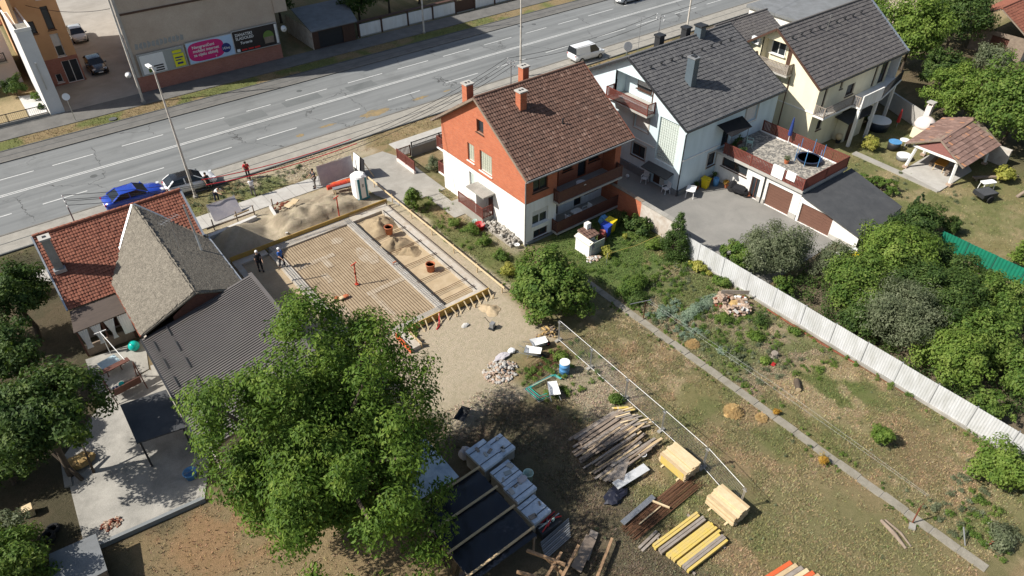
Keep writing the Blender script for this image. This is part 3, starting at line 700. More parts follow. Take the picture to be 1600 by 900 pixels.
# garden side: flush part, then recess behind two balconies
hu = [(28.97, 30.4, 4.35, 5.6)]; hl = [(28.95, 30.5, 1.45, 2.75), (29.1, 30.5, .25, .98)]
wallmb([(28.3, 3.65), (31.3, 3.65), (31.3, 6.3), (28.3, 6.3)], hu, 'y', 34.6, .22).build('garden_wall_upper', 'brick_orange', H1)
wallmb([(28.28, 0), (31.3, 0), (31.3, 3.65), (28.28, 3.65)], hl, 'y', 34.58, .22).build('garden_wall_lower', 'white_wall', H1)
window(H1, 'y', 34.6, hu[0], .22, frame='brown_frame', mull=2, shutter=.2); window(H1, 'y', 34.58, hl[0], .22, frame='white_frame', mull=2, shutter=.35); window(H1, 'y', 34.58, hl[1], .22, frame='brown_frame', mull=2)
MB().box(31.1, 31.298, 34.62, 35.9, .3, 6.3).build('recess_side', 'brick_orange', H1)
ru = [(31.7, 32.6, 3.1, 5.2), (33.0, 34.0, 4.1, 5.2), (34.6, 35.5, 3.05, 5.2), (35.7, 36.9, 4.0, 5.3)]
rl = [(31.7, 32.7, .45, 2.5), (34.4, 35.2, .4, 2.5), (35.5, 36.9, 1.2, 2.5)]
wallmb([(31.3, 3.0), (37.9, 3.0), (37.9, 6.4), (31.3, 6.4)], ru, 'y', 35.9, .2).build('recess_wall_upper', 'brick_orange', H1)
wallmb([(31.3, 0), (37.9, 0), (37.9, 2.98), (31.3, 2.98)], rl, 'y', 35.9, .2).build('recess_wall_lower', 'white_wall', H1)
for i, h in enumerate(ru): window(H1, 'y', 35.9, h, .2, frame='brown_frame', shutter=.5 if i == 3 else 0, name='balcony_door' if h[2] < 3.5 else 'window', sill=h[2] > 3.5)
for i, h in enumerate(rl): window(H1, 'y', 35.9, h, .2, frame='brown_frame', shutter=.6 if i == 2 else 0, name='balcony_door' if h[2] < .6 else 'window', sill=h[2] > .6)
MB().box(37.3, 37.9, 34.6, 35.88, 3.0, 6.4).build('corner_pier', 'brick_orange', H1)
for zb, x0, x1 in ((2.86, 30.95, 37.6), (.2, 30.9, 37.8)):
    bl = MB().box(x0, x1, 33.9, 34.57, zb, zb + .16).box(31.31, x1, 34.571, 35.88, zb, zb + .16).build('balcony', 'concrete_light', H1)
    railing(bl, [(x0 + .06, 34.55), (x0 + .06, 33.96), (x1 - .06, 33.96), (x1 - .06, 34.55)], zb + .16, 1.02, 'wood_brown', gap=.12, sw=.105)
for zb in (3.3, .95):                        # balconies on the road side
    bl = MB().box(28.35, 37.5, 45.52, 46.5, zb, zb + .14).build('balcony', 'white_wall', H1)
    railing(bl, [(28.4, 45.55), (28.4, 46.45), (37.4, 46.45)], zb + .14, 1.0, 'wood_red', gap=.12)
MB().box(28.2, 31.2, 34.48, 34.575, 0, .22).build('plinth', 'grey_plinth', H1)
rf = gable_roof(H1, 27.9, 38.55, 34.0, 40.2, 46.4, 6.05, 10.1, 'tile_brown', seed=3, ridge='tile_brown', amp=.04, step=.045, tw=.22, th=.32)
verge(rf, 27.86, 34.0, 40.2, 46.4, 6.05, 10.1, 'timber_old', .06, .16); verge(rf, 38.6, 34.0, 40.2, 46.4, 6.05, 10.1, 'tile_red', .1, .16)
gutter(rf, 27.9, 38.5, 33.93, 5.98, pipes=[(28.2, 34.5, .1)]); gutter(rf, 27.9, 38.5, 46.47, 5.98)
chimney(rf, 31.0, 38.6, 8.6, 10.3, .58, 'brick_orange'); chimney(rf, 28.9, 42.4, 8.0, 10.15, .62, 'brick_orange'); chimney(rf, 34.2, 42.3, 8.3, 10.2, .6, 'brick_orange')
MB().cyl((33.4, 36.6, 7.6), (33.4, 36.6, 8.2), .07, n=8).build('vent_pipe', 'dark_metal', rf)

# ---- pale blue house with grey tiled roof
H2 = thing('blue_house', 'pale blue house with dark grey tiled roof and glass block window', 'house', (48.8, 39, 0))
sl2 = (10 - 6.2) / 7.0
bt = lambda y: 10 - sl2 * abs(y - 39) - .17
hg = [(33.1, 35.2, 2.3, 6.15), (36.35, 37.9, 4.25, 5.4), (36.35, 37.85, 1.65, 2.8), (33.85, 35.2, .05, 1.55), (36.2, 40.6, 6.15, 8.35)]
wallmb([(32.35, .0), (45.65, .0), (45.65, bt(45.65)), (39, bt(39)), (32.35, bt(32.35))], hg, 'x', 42.83, .22).build('gable_wall', 'blue_wall', H2)
window(H2, 'x', 42.83, hg[0], .22, glass='glass_block_blue', blocks=(9, 17), fw=.04, sill=False)
window(H2, 'x', 42.83, hg[1], .22, shutter=.95, surround='concrete_light'); window(H2, 'x', 42.83, hg[2], .22, frame='brown_frame', mull=2, surround='concrete_light')
d_ = MB().box(43.0, 43.04, 34.5, 35.2, .05, 1.55).build('door', 'brown_frame', H2); MB().box(42.97, 42.999, 34.6, 35.1, .9, 1.45).build('pane', 'glass', d_)
q = MB()
for i in range(4):
    for j in range(7): MB().box(42.95, 43.03, 33.87 + i * .15, 34.0 + i * .15, .07 + j * .205, .25 + j * .205).build('glass_block', 'glass_block_blue', d_)
MB().box(43.035, 43.05, 33.85, 34.5, .05, 1.55).build('mortar', 'mortar', d_)
MB().slab([(41.9, 32.95, 1.62), (42.82, 32.95, 1.85), (42.82, 35.8, 1.85), (41.9, 35.8, 1.62)], .08).build('canopy', 'felt', H2)
# loggia in the gable with its balcony
lg = MB()
lg.poly([(44.1, 36.2, 6.15), (44.1, 40.6, 6.15), (44.1, 40.6, 8.35), (44.1, 36.2, 8.35)])
lg.poly([(42.84, 36.2, 6.15), (44.1, 36.2, 6.15), (44.1, 36.2, 8.35), (42.84, 36.2, 8.35)]); lg.poly([(42.84, 40.6, 6.15), (44.1, 40.6, 6.15), (44.1, 40.6, 8.35), (42.84, 40.6, 8.35)])
lg.poly([(42.84, 36.2, 8.35), (44.1, 36.2, 8.35), (44.1, 40.6, 8.35), (42.84, 40.6, 8.35)])
lgo = lg.build('loggia', 'blue_wall', H2)
window(lgo, 'x', 43.95, (37.5, 39.1, 6.95, 8.1), .14, frame='brown_frame', shutter=.75, sill=True)
MB().box(44.0, 44.09, 36.6, 37.35, 6.2, 8.1).build('balcony_door', 'brown_frame', lgo)
bl = MB().box(41.85, 44.08, 35.8, 40.65, 6.0, 6.148).build('balcony', 'concrete_light', H2)
railing(bl, [(42.75, 40.6), (41.92, 40.6), (41.92, 35.86), (42.75, 35.86)], 6.15, 1.0, 'wood_red', gap=.12)
MB().cyl((43.0, 40.55, 6.15), (43.0, 40.55, 7.5), .03, n=6).build('balcony_post', 'dark_metal', bl)
# garden side above terrace
hs = [(46.3, 47.3, 1.5, 2.75), (50.5, 52.0, 4.3, 5.7), (47.7, 48.7, 2.95, 5.0)]
wallmb([(42.83, 0), (54.8, 0), (54.8, 6.2), (42.83, 6.2)], hs, 'y', 32.35, .22).build('garden_wall', 'blue_wall', H2)
window(H2, 'y', 32.35, hs[0], .22, frame='brown_frame', surround='concrete_light'); window(H2, 'y', 32.35, hs[1], .22, shutter=.97, surround='concrete_light')
window(H2, 'y', 32.35, hs[2], .22, frame='brown_frame', name='terrace_door', sill=False)
MB().box(42.7, 47.5, 32.2, 32.345, 0, .5).build('plinth', 'grey_plinth', H2); MB().box(42.68, 42.825, 32.2, 33.8, 0, .5).box(42.68, 42.825, 35.3, 45.6, 0, .75).build('plinth', 'grey_plinth', H2)
MB().box(42.815, 47.5, 32.28, 32.348, 3.2, 3.3).build('string_course', 'white_wall', H2); MB().box(42.77, 42.828, 35.4, 45.6, 3.2, 3.3).build('string_course', 'white_wall', H2)
wallmb([(32.35, 0), (45.65, 0), (45.65, bt(45.65)), (39, bt(39)), (32.35, bt(32.35))], [], 'x', 54.8, -.2).build('end_wall', 'blue_wall', H2)
wallmb([(42.83, 0), (54.8, 0), (54.8, 6.2), (42.83, 6.2)], [], 'y', 45.65, -.2).build('road_wall', 'blue_wall', H2)
rf = gable_roof(H2, 42.4, 55.25, 32.0, 39, 46, 6.2, 10, 'tile_grey', seed=9, amp=.012, step=.045, th=.34, tw=.26, sub=2, under='blue_wall')
verge(rf, 42.36, 32, 39, 46, 6.2, 10, 'dark_metal', .08, .18); verge(rf, 55.3, 32, 39, 46, 6.2, 10, 'dark_metal', .08, .18)
gutter(rf, 42.4, 55.2, 31.93, 6.12, 'dark_metal', pipes=[(42.72, 32.27, .0)])
c1 = MB().box(45.85, 46.45, 35.0, 35.75, 7.4, 10.15).build('chimney', 'sheet_grey' if 'sheet_grey' in MATS else mat('sheet_grey', (.1, .13, .155), .5, .15, 2, 30, .1), rf); MB().box(45.8, 46.5, 34.95, 35.8, 10.151, 10.25).build('cap', 'metal_grey', c1)
MB().box(46.0, 46.3, 35.15, 35.6, 10.251, 10.34).build('flue', 'dark_metal', c1)
c2 = MB().box(50.6, 51.25, 38.5, 39.2, 9.3, 10.75).build('chimney', 'sheet_grey', rf); MB().box(50.5, 51.35, 38.4, 39.3, 10.751, 10.87).build('cap', 'dark_metal', c2)
for x, y in ((51.6, 40.9), (48.3, 41.0)):
    c3 = MB().box(x - .3, x + .3, y - .3, y + .3, 8.4, 9.85).build('chimney', 'dark_metal', rf); MB().box(x - .38, x + .38, y - .38, y + .38, 9.851, 10.0).build('cap', 'dark_metal', c3)
for k in range(9):
    x = 43.6 + k * 1.25; MB().cyl((x, 37.6, 9.25), (x, 37.45, 9.5), .09, .05, n=6).build('vent_tile', 'dark_metal', rf)
# awning over the terrace door
aw = thing('awning', 'black fabric awning over the terrace door of the pale blue house', 'awning', (48.5, 32, 2.95))
MB().slab([(46.6, 32.3, 5.35), (49.9, 32.3, 5.2), (50.0, 31.2, 4.6), (46.9, 30.9, 4.75)], .03).build('canopy', 'fabric_black', aw)
for x, y, z in ((47.0, 31.0, 4.72), (49.6, 31.25, 4.62)): MB().cyl((x, y, 2.93), (x, y, z), .025, n=6).build('post', 'dark_metal', aw)
# terrace over the garages
T = thing('terrace_garage', 'white garage block with gravel roof terrace and brown railing', 'garage', (50.4, 28, 0))
hd = [(29.15, 31.75, 1.55, 2.4), (27.8, 28.6, .06, 1.95), (24.7, 27.02, .06, 2.1)]
wallmb([(24.0, 0), (32.35, 0), (32.35, 2.62), (24.0, 2.62)], hd, 'x', 47.5, .2).build('front_wall', 'white_wall', T)
window(T, 'x', 47.5, hd[0], .2, frame='brown_frame', mull=2); window(T, 'x', 47.5, hd[1], .2, frame='wood_brown', mull=2, name='side_door', sill=False)
gd = MB()
for j in range(8): gd.box(47.62, 47.68, 24.7, 27.02, .06 + j * .255, .06 + j * .255 + .24)
gd.build('garage_door', 'garage_door', T)
MB().box(47.44, 47.498, 24.0, 24.68, 0, .5).box(47.44, 47.498, 27.04, 27.78, 0, .45).build('plinth', 'concrete_light', T)
MB().cyl((47.42, 27.35, 0), (47.42, 27.35, 2.6), .06, n=6).build('downpipe', 'dark_metal', T)
wallmb([(47.5, 0), (53.2, 0), (53.2, 2.62), (47.5, 2.62)], [], 'y', 24.0, .2).build('side_wall', 'white_wall', T); wallmb([(24, 0), (32.3, 0), (32.3, 2.62), (24, 2.62)], [], 'x', 53.2, -.2).build('back_wall', 'white_wall', T)
MB().box(47.2, 53.4, 23.85, 32.33, 2.622, 2.84).build('terrace_slab', 'concrete_light', T); MB().box(47.55, 53.1, 24.2, 32.3, 2.841, 2.88).build('paving', 'stone_mosaic', T)
railing(T, [(47.28, 31.6), (47.28, 28.9), (47.28, 26.3), (47.28, 23.95), (50.3, 23.95), (53.3, 23.95), (53.3, 26.7), (53.3, 29.5), (53.3, 32.2)], 2.84, 1.0, 'wood_red', gap=.13, sw=.095)
MB().box(53.0, 53.08, 24.3, 32.2, 2.882, 2.97).build('kerb_strip', 'white_wall', T)
# lower garage with black felt roof
G2 = thing('felt_garage', 'low white garage with sloping black felt roof next to the terrace', 'garage', (50, 21.5, 0))
wallmb([(18.7, 0), (23.95, 0), (23.95, 2.5), (18.7, 1.45)], [(21.0, 23.75, .05, 1.78)], 'x', 47.45, .2).build('front_wall', 'white_wall', G2)
gd = MB()
for j in range(7): gd.box(47.57, 47.63, 21.0, 23.75, .05 + j * .247, .05 + j * .247 + .233)
gd.build('garage_door', 'garage_door', G2)
wallmb([(47.45, 0), (53.4, 0), (53.4, 1.4), (47.45, 1.4)], [], 'y', 18.75, .2).build('side_wall', 'white_wall', G2); wallmb([(18.75, 0), (23.9, 0), (23.9, 2.4), (18.75, 1.4)], [], 'x', 53.4, -.2).build('back_wall', 'white_wall', G2)
MB().slab([(47.15, 18.1, 1.4), (53.6, 18.8, 1.5), (54.0, 23.8, 2.57), (47.15, 23.8, 2.57)], .12).build('roof', 'felt', G2); MB().box(47.39, 47.447, 18.7, 20.95, 0, .4).build('plinth', 'concrete_light', G2)

# ---- cream house
H3 = thing('cream_house', 'cream yellow house with dark grey tiled roof and wide balcony', 'house', (64, 35, 0))
sl3 = 3.75 / 5.4; ct = lambda y: 10.2 - sl3 * abs(y - 35.3) - .17
hg = [(33.6, 36.8, 6.65, 8.95)]
wallmb([(30.2, 0), (40.4, 0), (40.4, ct(40.4)), (35.3, ct(35.3)), (30.2, ct(30.2))], hg, 'x', 57.5, .2).build('gable_wall', 'cream_wall', H3)
lg = MB(); lg.poly([(58.4, 33.6, 6.65), (58.4, 36.8, 6.65), (58.4, 36.8, 8.95), (58.4, 33.6, 8.95)])
for yy in (33.6, 36.8): lg.poly([(57.51, yy, 6.65), (58.4, yy, 6.65), (58.4, yy, 8.95), (57.51, yy, 8.95)])
lg.poly([(57.51, 33.6, 8.95), (58.4, 33.6, 8.95), (58.4, 36.8, 8.95), (57.51, 36.8, 8.95)])
lgo = lg.build('loggia', 'cream_wall', H3)
window(lgo, 'x', 58.26, (34.8, 36.3, 7.5, 8.7), .13, frame='white_frame', mull=2); MB().box(58.3, 58.39, 33.75, 34.5, 6.7, 8.7).build('balcony_door', 'brown_frame', lgo)
bl = MB().box(56.6, 58.38, 33.1, 37.2, 6.5, 6.648).build('balcony', 'concrete_light', H3); railing(bl, [(57.4, 37.1), (56.68, 37.1), (56.68, 33.2), (57.4, 33.2)], 6.65, .95, 'timber_grey', gap=.14, sw=.1)
a_ = MB().box(57.2, 57.49, 37.0, 37.8, 8.2, 8.8).build('air_conditioner', 'plastic_white', H3); MB().cyl((57.19, 37.4, 8.5), (57.2, 37.4, 8.5), .22, n=14).build('fan_grille', 'metal_grey', a_)
MB().box(57.44, 57.498, 30.2, 40.4, 3.9, 4.0).build('string_course', 'white_wall', H3); MB().cyl((57.42, 33.25, 0), (57.42, 33.25, 6.5), .05, n=6).build('downpipe', 'rust', H3)
hs = [(58.5, 58.95, 3.95, 6.1), (60.9, 61.3, 5.3, 6.1), (62.3, 63.6, 4.2, 5.3), (66.7, 67.2, 3.95, 6.2), (67.8, 69.0, 3.95, 6.0), (58.75, 59.5, 1.9, 2.9), (62.8, 64.4, .05, 2.6)]
wallmb([(57.5, 0), (69.2, 0), (69.2, 6.4), (57.5, 6.4)], hs, 'y', 30.2, .2).build('garden_wall', 'cream_wall', H3)
for i, h in enumerate(hs): window(H3, 'y', 30.2, h, .2, frame='brown_frame', name='balcony_door' if h[2] in (3.95, .05) else 'window', sill=h[2] not in (3.95, .05), shutter=.0)
wallmb([(69.2, 0), (71, 0), (71, 6.4), (69.2, 6.4)], [], 'y', 31.6, .2).build('recess_wall', 'cream_wall', H3); MB().box(70.8, 71, 30.1, 31.58, 3.9, 6.4).build('end_screen', 'white_wall', H3)
wallmb([(31.6, 0), (40.4, 0), (40.4, ct(40.4)), (35.3, ct(35.3)), (31.6, ct(31.6))], [], 'x', 71, -.2).build('end_wall', 'white_wall', H3); wallmb([(57.5, 0), (71, 0), (71, 6.4), (57.5, 6.4)], [], 'y', 40.4, -.2).build('road_wall', 'cream_wall', H3)
bl = MB().prism([(57.4, 30.17), (57.4, 29.1), (61.9, 29.1), (61.9, 28.25), (65.5, 28.25), (71.0, 29.4), (71.0, 31.57), (69.21, 31.57), (69.21, 30.17)], 3.74, 3.9).build('balcony', 'white_wall', H3)
railing(bl, [(57.46, 30.1), (57.46, 29.16), (61.96, 29.16), (61.96, 28.5)], 3.9, .95, 'timber_grey', gap=.14, sw=.05); MB().box(62.0, 65.4, 28.27, 28.37, 3.901, 5.0).build('parapet', 'white_wall', bl); railing(bl, [(65.5, 28.33), (70.9, 29.46)], 3.9, .95, 'dark_metal', gap=.14, sw=.02)
for x, y in ((62.1, 28.4), (65.2, 28.5), (70.6, 29.7)): MB().box(x - .13, x + .13, y - .13, y + .13, 0, 3.73).build('column', 'white_wall', H3)
pr = MB().box(62.3, 65.3, 29.2, 30.19, 0, 2.3).build('porch', 'cream_wall', H3); MB().slab([(61.6, 28.7, 2.32), (66.6, 28.7, 2.32), (66.6, 30.15, 2.5), (61.6, 30.15, 2.5)], .1).build('porch_roof', 'felt', pr)
MB().box(62.7, 63.6, 29.15, 29.198, .05, 1.9).build('door', 'brown_frame', pr)
rf = gable_roof(H3, 57.0, 71.4, 29.9, 35.3, 40.7, 6.45, 10.2, 'tile_grey_warm', seed=21, amp=.012, step=.05, th=.36, tw=.26, sub=2, under='cream_wall')
verge(rf, 56.96, 29.9, 35.3, 40.7, 6.45, 10.2, 'brown_frame', .08, .18); verge(rf, 71.5, 29.9, 35.3, 40.7, 6.47, 10.22, 'zinc', .3, .16); gutter(rf, 57, 71.4, 29.83, 6.37, 'dark_metal')
for k in range(9):
    x = 57.8 + k * 1.35; MB().cyl((x, 34.2, 9.5), (x, 34.05, 9.75), .09, .05, n=6).build('vent_tile', 'dark_metal', rf)
MB().cyl((62.6, 33.8, 8.9), (62.6, 33.8, 10.7), .025, n=6).bar((62.2, 33.8, 10.6), (63.0, 33.8, 10.6), .02).build('aerial', 'galv', rf)

# ---- grey-roofed annex behind the cream house, and the roadside bits next to it
H4 = thing('roadside_annex', 'small cream annex with grey roof between the cream house and the road', 'annex', (66, 45.5, 0))
wallmb([(62.4, 0), (70.5, 0), (70.5, 4.6), (62.4, 4.6)], [], 'y', 43.0, .2).build('garden_wall', 'cream_wall', H4); wallmb([(43, 0), (48.4, 0), (48.4, 4.6), (45.7, 6.2), (43, 4.6)], [(44.5, 45.6, 2.6, 3.8)], 'x', 62.4, .2).build('gable_wall', 'cream_wall', H4)
window(H4, 'x', 62.4, (44.5, 45.6, 2.6, 3.8), .2); wallmb([(62.4, 0), (70.5, 0), (70.5, 4.6), (62.4, 4.6)], [], 'y', 48.4, -.2).build('road_wall', 'cream_wall', H4); wallmb([(43, 0), (48.4, 0), (48.4, 4.6), (45.7, 6.2), (43, 4.6)], [], 'x', 70.5, -.2).build('end_wall', 'cream_wall', H4)
gable_roof(H4, 62.1, 70.8, 42.6, 45.7, 48.8, 4.7, 6.5, 'tile_grey_warm', seed=31, amp=.03)
H5 = thing('far_house', 'flat white roofed house at the top edge beyond the cream house', 'house', (80, 46, 0))
wallmb([(74, 0), (86, 0), (86, 5), (74, 5)], [(76, 77.5, 2, 3.4)], 'y', 42.5, .2).build('garden_wall', 'white_wall', H5); window(H5, 'y', 42.5, (76, 77.5, 2, 3.4), .2)
wallmb([(42.5, 0), (50, 0), (50, 5), (42.5, 5)], [], 'x', 74, .2).build('end_wall', 'white_wall', H5); MB().box(73.7, 86.3, 42.2, 50.3, 5.002, 5.3).build('roof', 'felt_pale', H5)

# ---- red-roofed shed at the top right
H6 = thing('red_shed', 'low shed with red tiled roof at the top right corner', 'shed', (102, 29, 0))
wallmb([(96, 0), (115, 0), (115, 2.7), (96, 2.7)], [(97, 99, .1, 2.2)], 'y', 27.6, .3).build('front_wall', 'old_plaster', H6); wallmb([(27.6, 0), (33.6, 0), (33.6, 2.7), (27.6, 2.7)], [(29.5, 31.5, .1, 2.2)], 'x', 95.9, .3).build('end_wall', 'timber_old', H6)
MB().box(97, 99, 27.85, 27.95, .1, 2.2).build('door', 'wood_brown', H6); MB().box(96.15, 96.25, 29.5, 31.5, .1, 2.2).build('door', 'wood_brown', H6)
gable_roof(H6, 95.2, 117, 27.0, 31.4, 35.8, 2.75, 5.4, 'tile_red', seed=41)

# ---- left house: red tiled front, weathered wing, brown sheet-metal wing
H7 = thing('tiled_house', 'old house with red tiled roof and weathered stone-grey wing', 'house', (4, 43, 0))
for pl, ol in ((-.7, [(44, 0), (51.7, 0), (51.7, 2.8), (48, 5.6), (44, 2.9)]), (8.0, [(44, 0), (51.7, 0), (51.7, 2.8), (48, 5.6), (44, 2.9)])):
    wallmb(ol, [], 'x', pl, .2 if pl < 0 else -.2).build('gable_wall', 'old_plaster', H7)
wallmb([(-.7, 0), (8, 0), (8, 3), (-.7, 3)], [], 'y', 51.7, -.2).build('road_wall', 'old_plaster', H7); wallmb([(-.7, 0), (2.4, 0), (2.4, 2.9), (-.7, 2.9)], [(.2, 1.3, .05, 2.1)], 'y', 44.0, .2).build('yard_wall', 'old_plaster', H7)
MB().box(.2, 1.3, 44.12, 44.18, .05, 2.1).build('door', 'wood_brown', H7)
dk = MB(); dk.slab([(-.9, 43.7, 2.78), (8.25, 43.7, 2.78), (8.25, 48, 5.97), (-.9, 48, 5.97)], .12); dk.slab([(-.9, 52.3, 2.78), (-.9, 48, 5.97), (8.25, 48, 5.97), (8.25, 52.3, 2.78)], .12)
rf = dk.build('roof', 'timber_old', H7); s7 = 3.19 / 4.3; V7 = math.hypot(4.3, 3.19)
vl = lambda y: math.hypot(y - 43.7, (y - 43.7) * s7)
pg = [(0, 0), (2.95, 0), (2.95 + .2, vl(44.2)), (6.1, V7), (0, V7)]
tiles('roof_tiles', (-.95, 43.7, 2.8), (1, 0, 0), (0, 4.3, 3.19), 9.25, V7, 'tile_red', rf, tw=.18, th=.22, amp=.02, step=.035, poly=[(0, -.1), (2.95, -.1), (3.2, vl(44.3)), (6.1, V7 + .1), (0, V7 + .1)], seed=51)
tiles('roof_tiles', (-.95, 43.7, 2.8), (1, 0, 0), (0, 4.3, 3.19), 9.25, V7, 'tile_red', rf, tw=.18, th=.22, amp=.02, step=.035, poly=[(6.1, V7 + .1), (9.3, vl(45)), (9.3, V7 + .1)], seed=52)
tiles('roof_tiles', (-.95, 52.3, 2.8), (1, 0, 0), (0, -4.3, 3.19), 9.25, V7, 'tile_red', rf, tw=.18, th=.22, amp=.02, step=.035, seed=53)
q = MB()
for k in range(24): q.cyl((-.95 + k * .385, 48, 6.02), (-.55 + k * .385, 48, 6.04), .12, .13, n=8)
stuff(q.build('ridge_tiles', 'tile_red', rf))
MB().bar((-.99, 43.7, 2.78), (-.99, 48, 5.98), .1, .16).build('verge_flashing', 'zinc', rf); MB().bar((8.3, 45, 3.8), (8.3, 48, 5.99), .14, .14).build('verge_flashing', 'zinc', rf); MB().bar((8.28, 48, 5.99), (8.28, 52.3, 2.8), .12, .14).build('verge_flashing', 'zinc', rf)
c7 = MB().box(-.62, -.12, 45.7, 46.2, 4.0, 6.75).build('chimney', 'concrete_dirty', rf); MB().box(-.7, -.04, 45.62, 46.28, 6.751, 6.87).build('cap', 'concrete_light', c7); MB().box(-.47, -.27, 45.85, 46.05, 6.871, 6.9).build('flue', 'dark_metal', c7); MB().box(-.72, -.02, 45.58, 46.3, 4.3, 4.55).build('flashing', 'zinc', c7)
# weathered wing, ridge along y
W7 = MB()
R0, R1 = (5.15, 47.85, 6.1), (5.55, 38.0, 4.62)     # an old, sagging ridge
def patch(a, b, d, e, n=14, t=.14):
    a, b, d, e = [Vector(p) for p in (a, b, d, e)]; vs = []
    for k in (0, t):
        for i in range(n + 1):
            for j in range(n + 1): vs.append(a.lerp(b, i / n).lerp(d.lerp(e, i / n), j / n) - Vector((0, 0, k)))
    N = (n + 1) ** 2; fs = []
    for i in range(n):
        for j in range(n): q = i * (n + 1) + j; fs += [(q, q + 1, q + n + 2, q + n + 1), (N + q, N + q + n + 1, N + q + n + 2, N + q + 1)]
    for k in range(n):
        for p, r_ in ((k, k + 1), (k * (n + 1), (k + 1) * (n + 1)), (n * (n + 1) + k, n * (n + 1) + k + 1), (k * (n + 1) + n, (k + 1) * (n + 1) + n)): fs.append((p, r_, N + r_, N + p))
    W7.add(vs, fs)
patch(R0, R1, (1.9, 44.35, 3.2), (1.9, 38.1, 3.05)); patch(R0, R1, (8.5, 45.2, 3.5), (8.5, 38.3, 3.3))
wing = W7.build('wing_roof', 'thatch', H7, smooth=True)
def shakes(a, b, d, e, n, seed):             # small flat stone shingles on a slope given by corner points (a-b ridge, d-e eave)
    r_ = np.random.default_rng(seed); a, b, d, e = [np.array(p, float) for p in (a, b, d, e)]
    s_, t_ = r_.random(n), r_.random(n); P = (a + (b - a) * s_[:, None]) * (1 - t_[:, None]) + (d + (e - d) * s_[:, None]) * t_[:, None]
    u_ = (b - a) / np.linalg.norm(b - a); v_ = (d - a) - u_ * np.dot(d - a, u_); v_ /= np.linalg.norm(v_); n_ = np.cross(u_, v_); n_ *= np.sign(n_[2])
    sz = r_.uniform(.05, .13, n)[:, None]; lift = r_.uniform(.006, .03, n)[:, None]
    q = [P - u_ * sz - v_ * sz + n_ * .004, P + u_ * sz - v_ * sz + n_ * .004, P + u_ * sz + v_ * sz + n_ * lift, P - u_ * sz + v_ * sz + n_ * lift]
    return np.stack(q, 1).reshape(-1, 3)
vs = np.concatenate([shakes((5.15, 47.7, 6.11), (5.53, 38.2, 4.68), (1.95, 44.2, 3.25), (1.95, 38.25, 3.12), 9000, 1), shakes((5.15, 47.7, 6.11), (5.53, 38.2, 4.68), (8.45, 45.1, 3.52), (8.45, 38.4, 3.36), 7000, 2)])
stuff(np_mesh('stone_shingles', vs, np.arange(len(vs)).reshape(-1, 4), 'thatch', wing))
MB().bar((1.86, 44.5, 3.22), (5.08, 47.85, 6.12), .12, .05).build('valley_flashing', 'zinc', wing); MB().bar((8.5, 45.15, 3.62), (5.2, 47.85, 6.14), .12, .05).build('valley_flashing', 'zinc', wing); MB().bar((1.88, 44.3, 3.18), (1.88, 38.1, 3.03), .1, .1).build('eave_edge', 'rust_red', wing)
MB().bar((8.55, 45.1, 3.42), (8.55, 38.3, 3.22), .16, .12).build('gutter', 'zinc', wing)
MB().poly([(5.55, 38.12, 4.5), (3.9, 38.12, 3.5), (3.9, 38.12, 2.5), (7.0, 38.12, 2.5), (7.0, 38.12, 3.8)]).build('gable_wall', 'wood_brown', H7)
wallmb([(38.4, 0), (45, 0), (45, 3.3), (38.4, 3.15)], [(39.2, 40.2, 1, 2.2), (41.4, 42.3, 1, 2.2)], 'x', 8.3, -.2).build('site_wall', 'old_plaster', H7); wallmb([(38.4, 0), (44.3, 0), (44.3, 3.05), (38.4, 2.9)], [(42.3, 43.2, 1, 2.1)], 'x', 2.2, .2).build('west_wall', 'old_plaster', H7)
window(H7, 'x', 8.3, (39.2, 40.2, 1, 2.2), -.2); window(H7, 'x', 8.3, (41.4, 42.3, 1, 2.2), -.2); window(H7, 'x', 2.2, (42.3, 43.2, 1, 2.1), .2)
# brown trapezoid sheet roof
H8 = thing('sheet_roofed_wing', 'long low building with dark brown ribbed metal roof under the walnut tree', 'building', (5.4, 33, 0))
sz_ = 1.5 / 7.05
dk = MB().slab([(1.9, 27.6, 2.68), (8.95, 27.6, 4.18), (8.95, 38.3, 4.18), (1.9, 38.3, 2.68)], .1); rf = dk.build('roof', 'sheet_brown', H8)
q = MB(); yy = 27.66
while yy < 38.25:
    q.bar((1.88, yy, 2.71), (8.97, yy, 4.21), .075, .07); yy += .19
stuff(q.build('sheet_rib', 'sheet_brown', rf)); MB().bar((9.0, 27.5, 4.2), (9.0, 38.4, 4.2), .22, .1).build('top_flashing', 'sheet_brown', rf); MB().bar((1.85, 27.5, 2.62), (1.85, 38.35, 2.62), .14, .12).build('gutter', 'dark_metal', rf)
for i, (xx, yy) in enumerate([(2.35, 36.9), (2.35, 35.1), (2.35, 33.3), (2.35, 31.5), (3.35, 37.5), (3.35, 35.9), (3.35, 34.2), (3.35, 32.4), (2.35, 29.9), (3.35, 30.6)]):
    z = 2.74 + (xx - 1.9) * sz_; MB().box(xx - .02, xx + .02, yy - .5, yy + .5, z, z + .13).build('snow_guard', 'dark_metal', rf)
wallmb([(27.7, 0), (38.2, 0), (38.2, 2.6), (27.7, 2.6)], [(33.6, 34.5, .05, 2.1), (35.2, 36.4, 1, 2.1), (30, 31.2, 1, 2.1)], 'x', 2.3, .2).build('yard_wall', 'old_plaster', H8); window(H8, 'x', 2.3, (35.2, 36.4, 1, 2.1), .2); window(H8, 'x', 2.3, (30, 31.2, 1, 2.1), .2); MB().box(2.42, 2.48, 33.6, 34.5, .05, 2.1).build('door', 'wood_brown', H8)
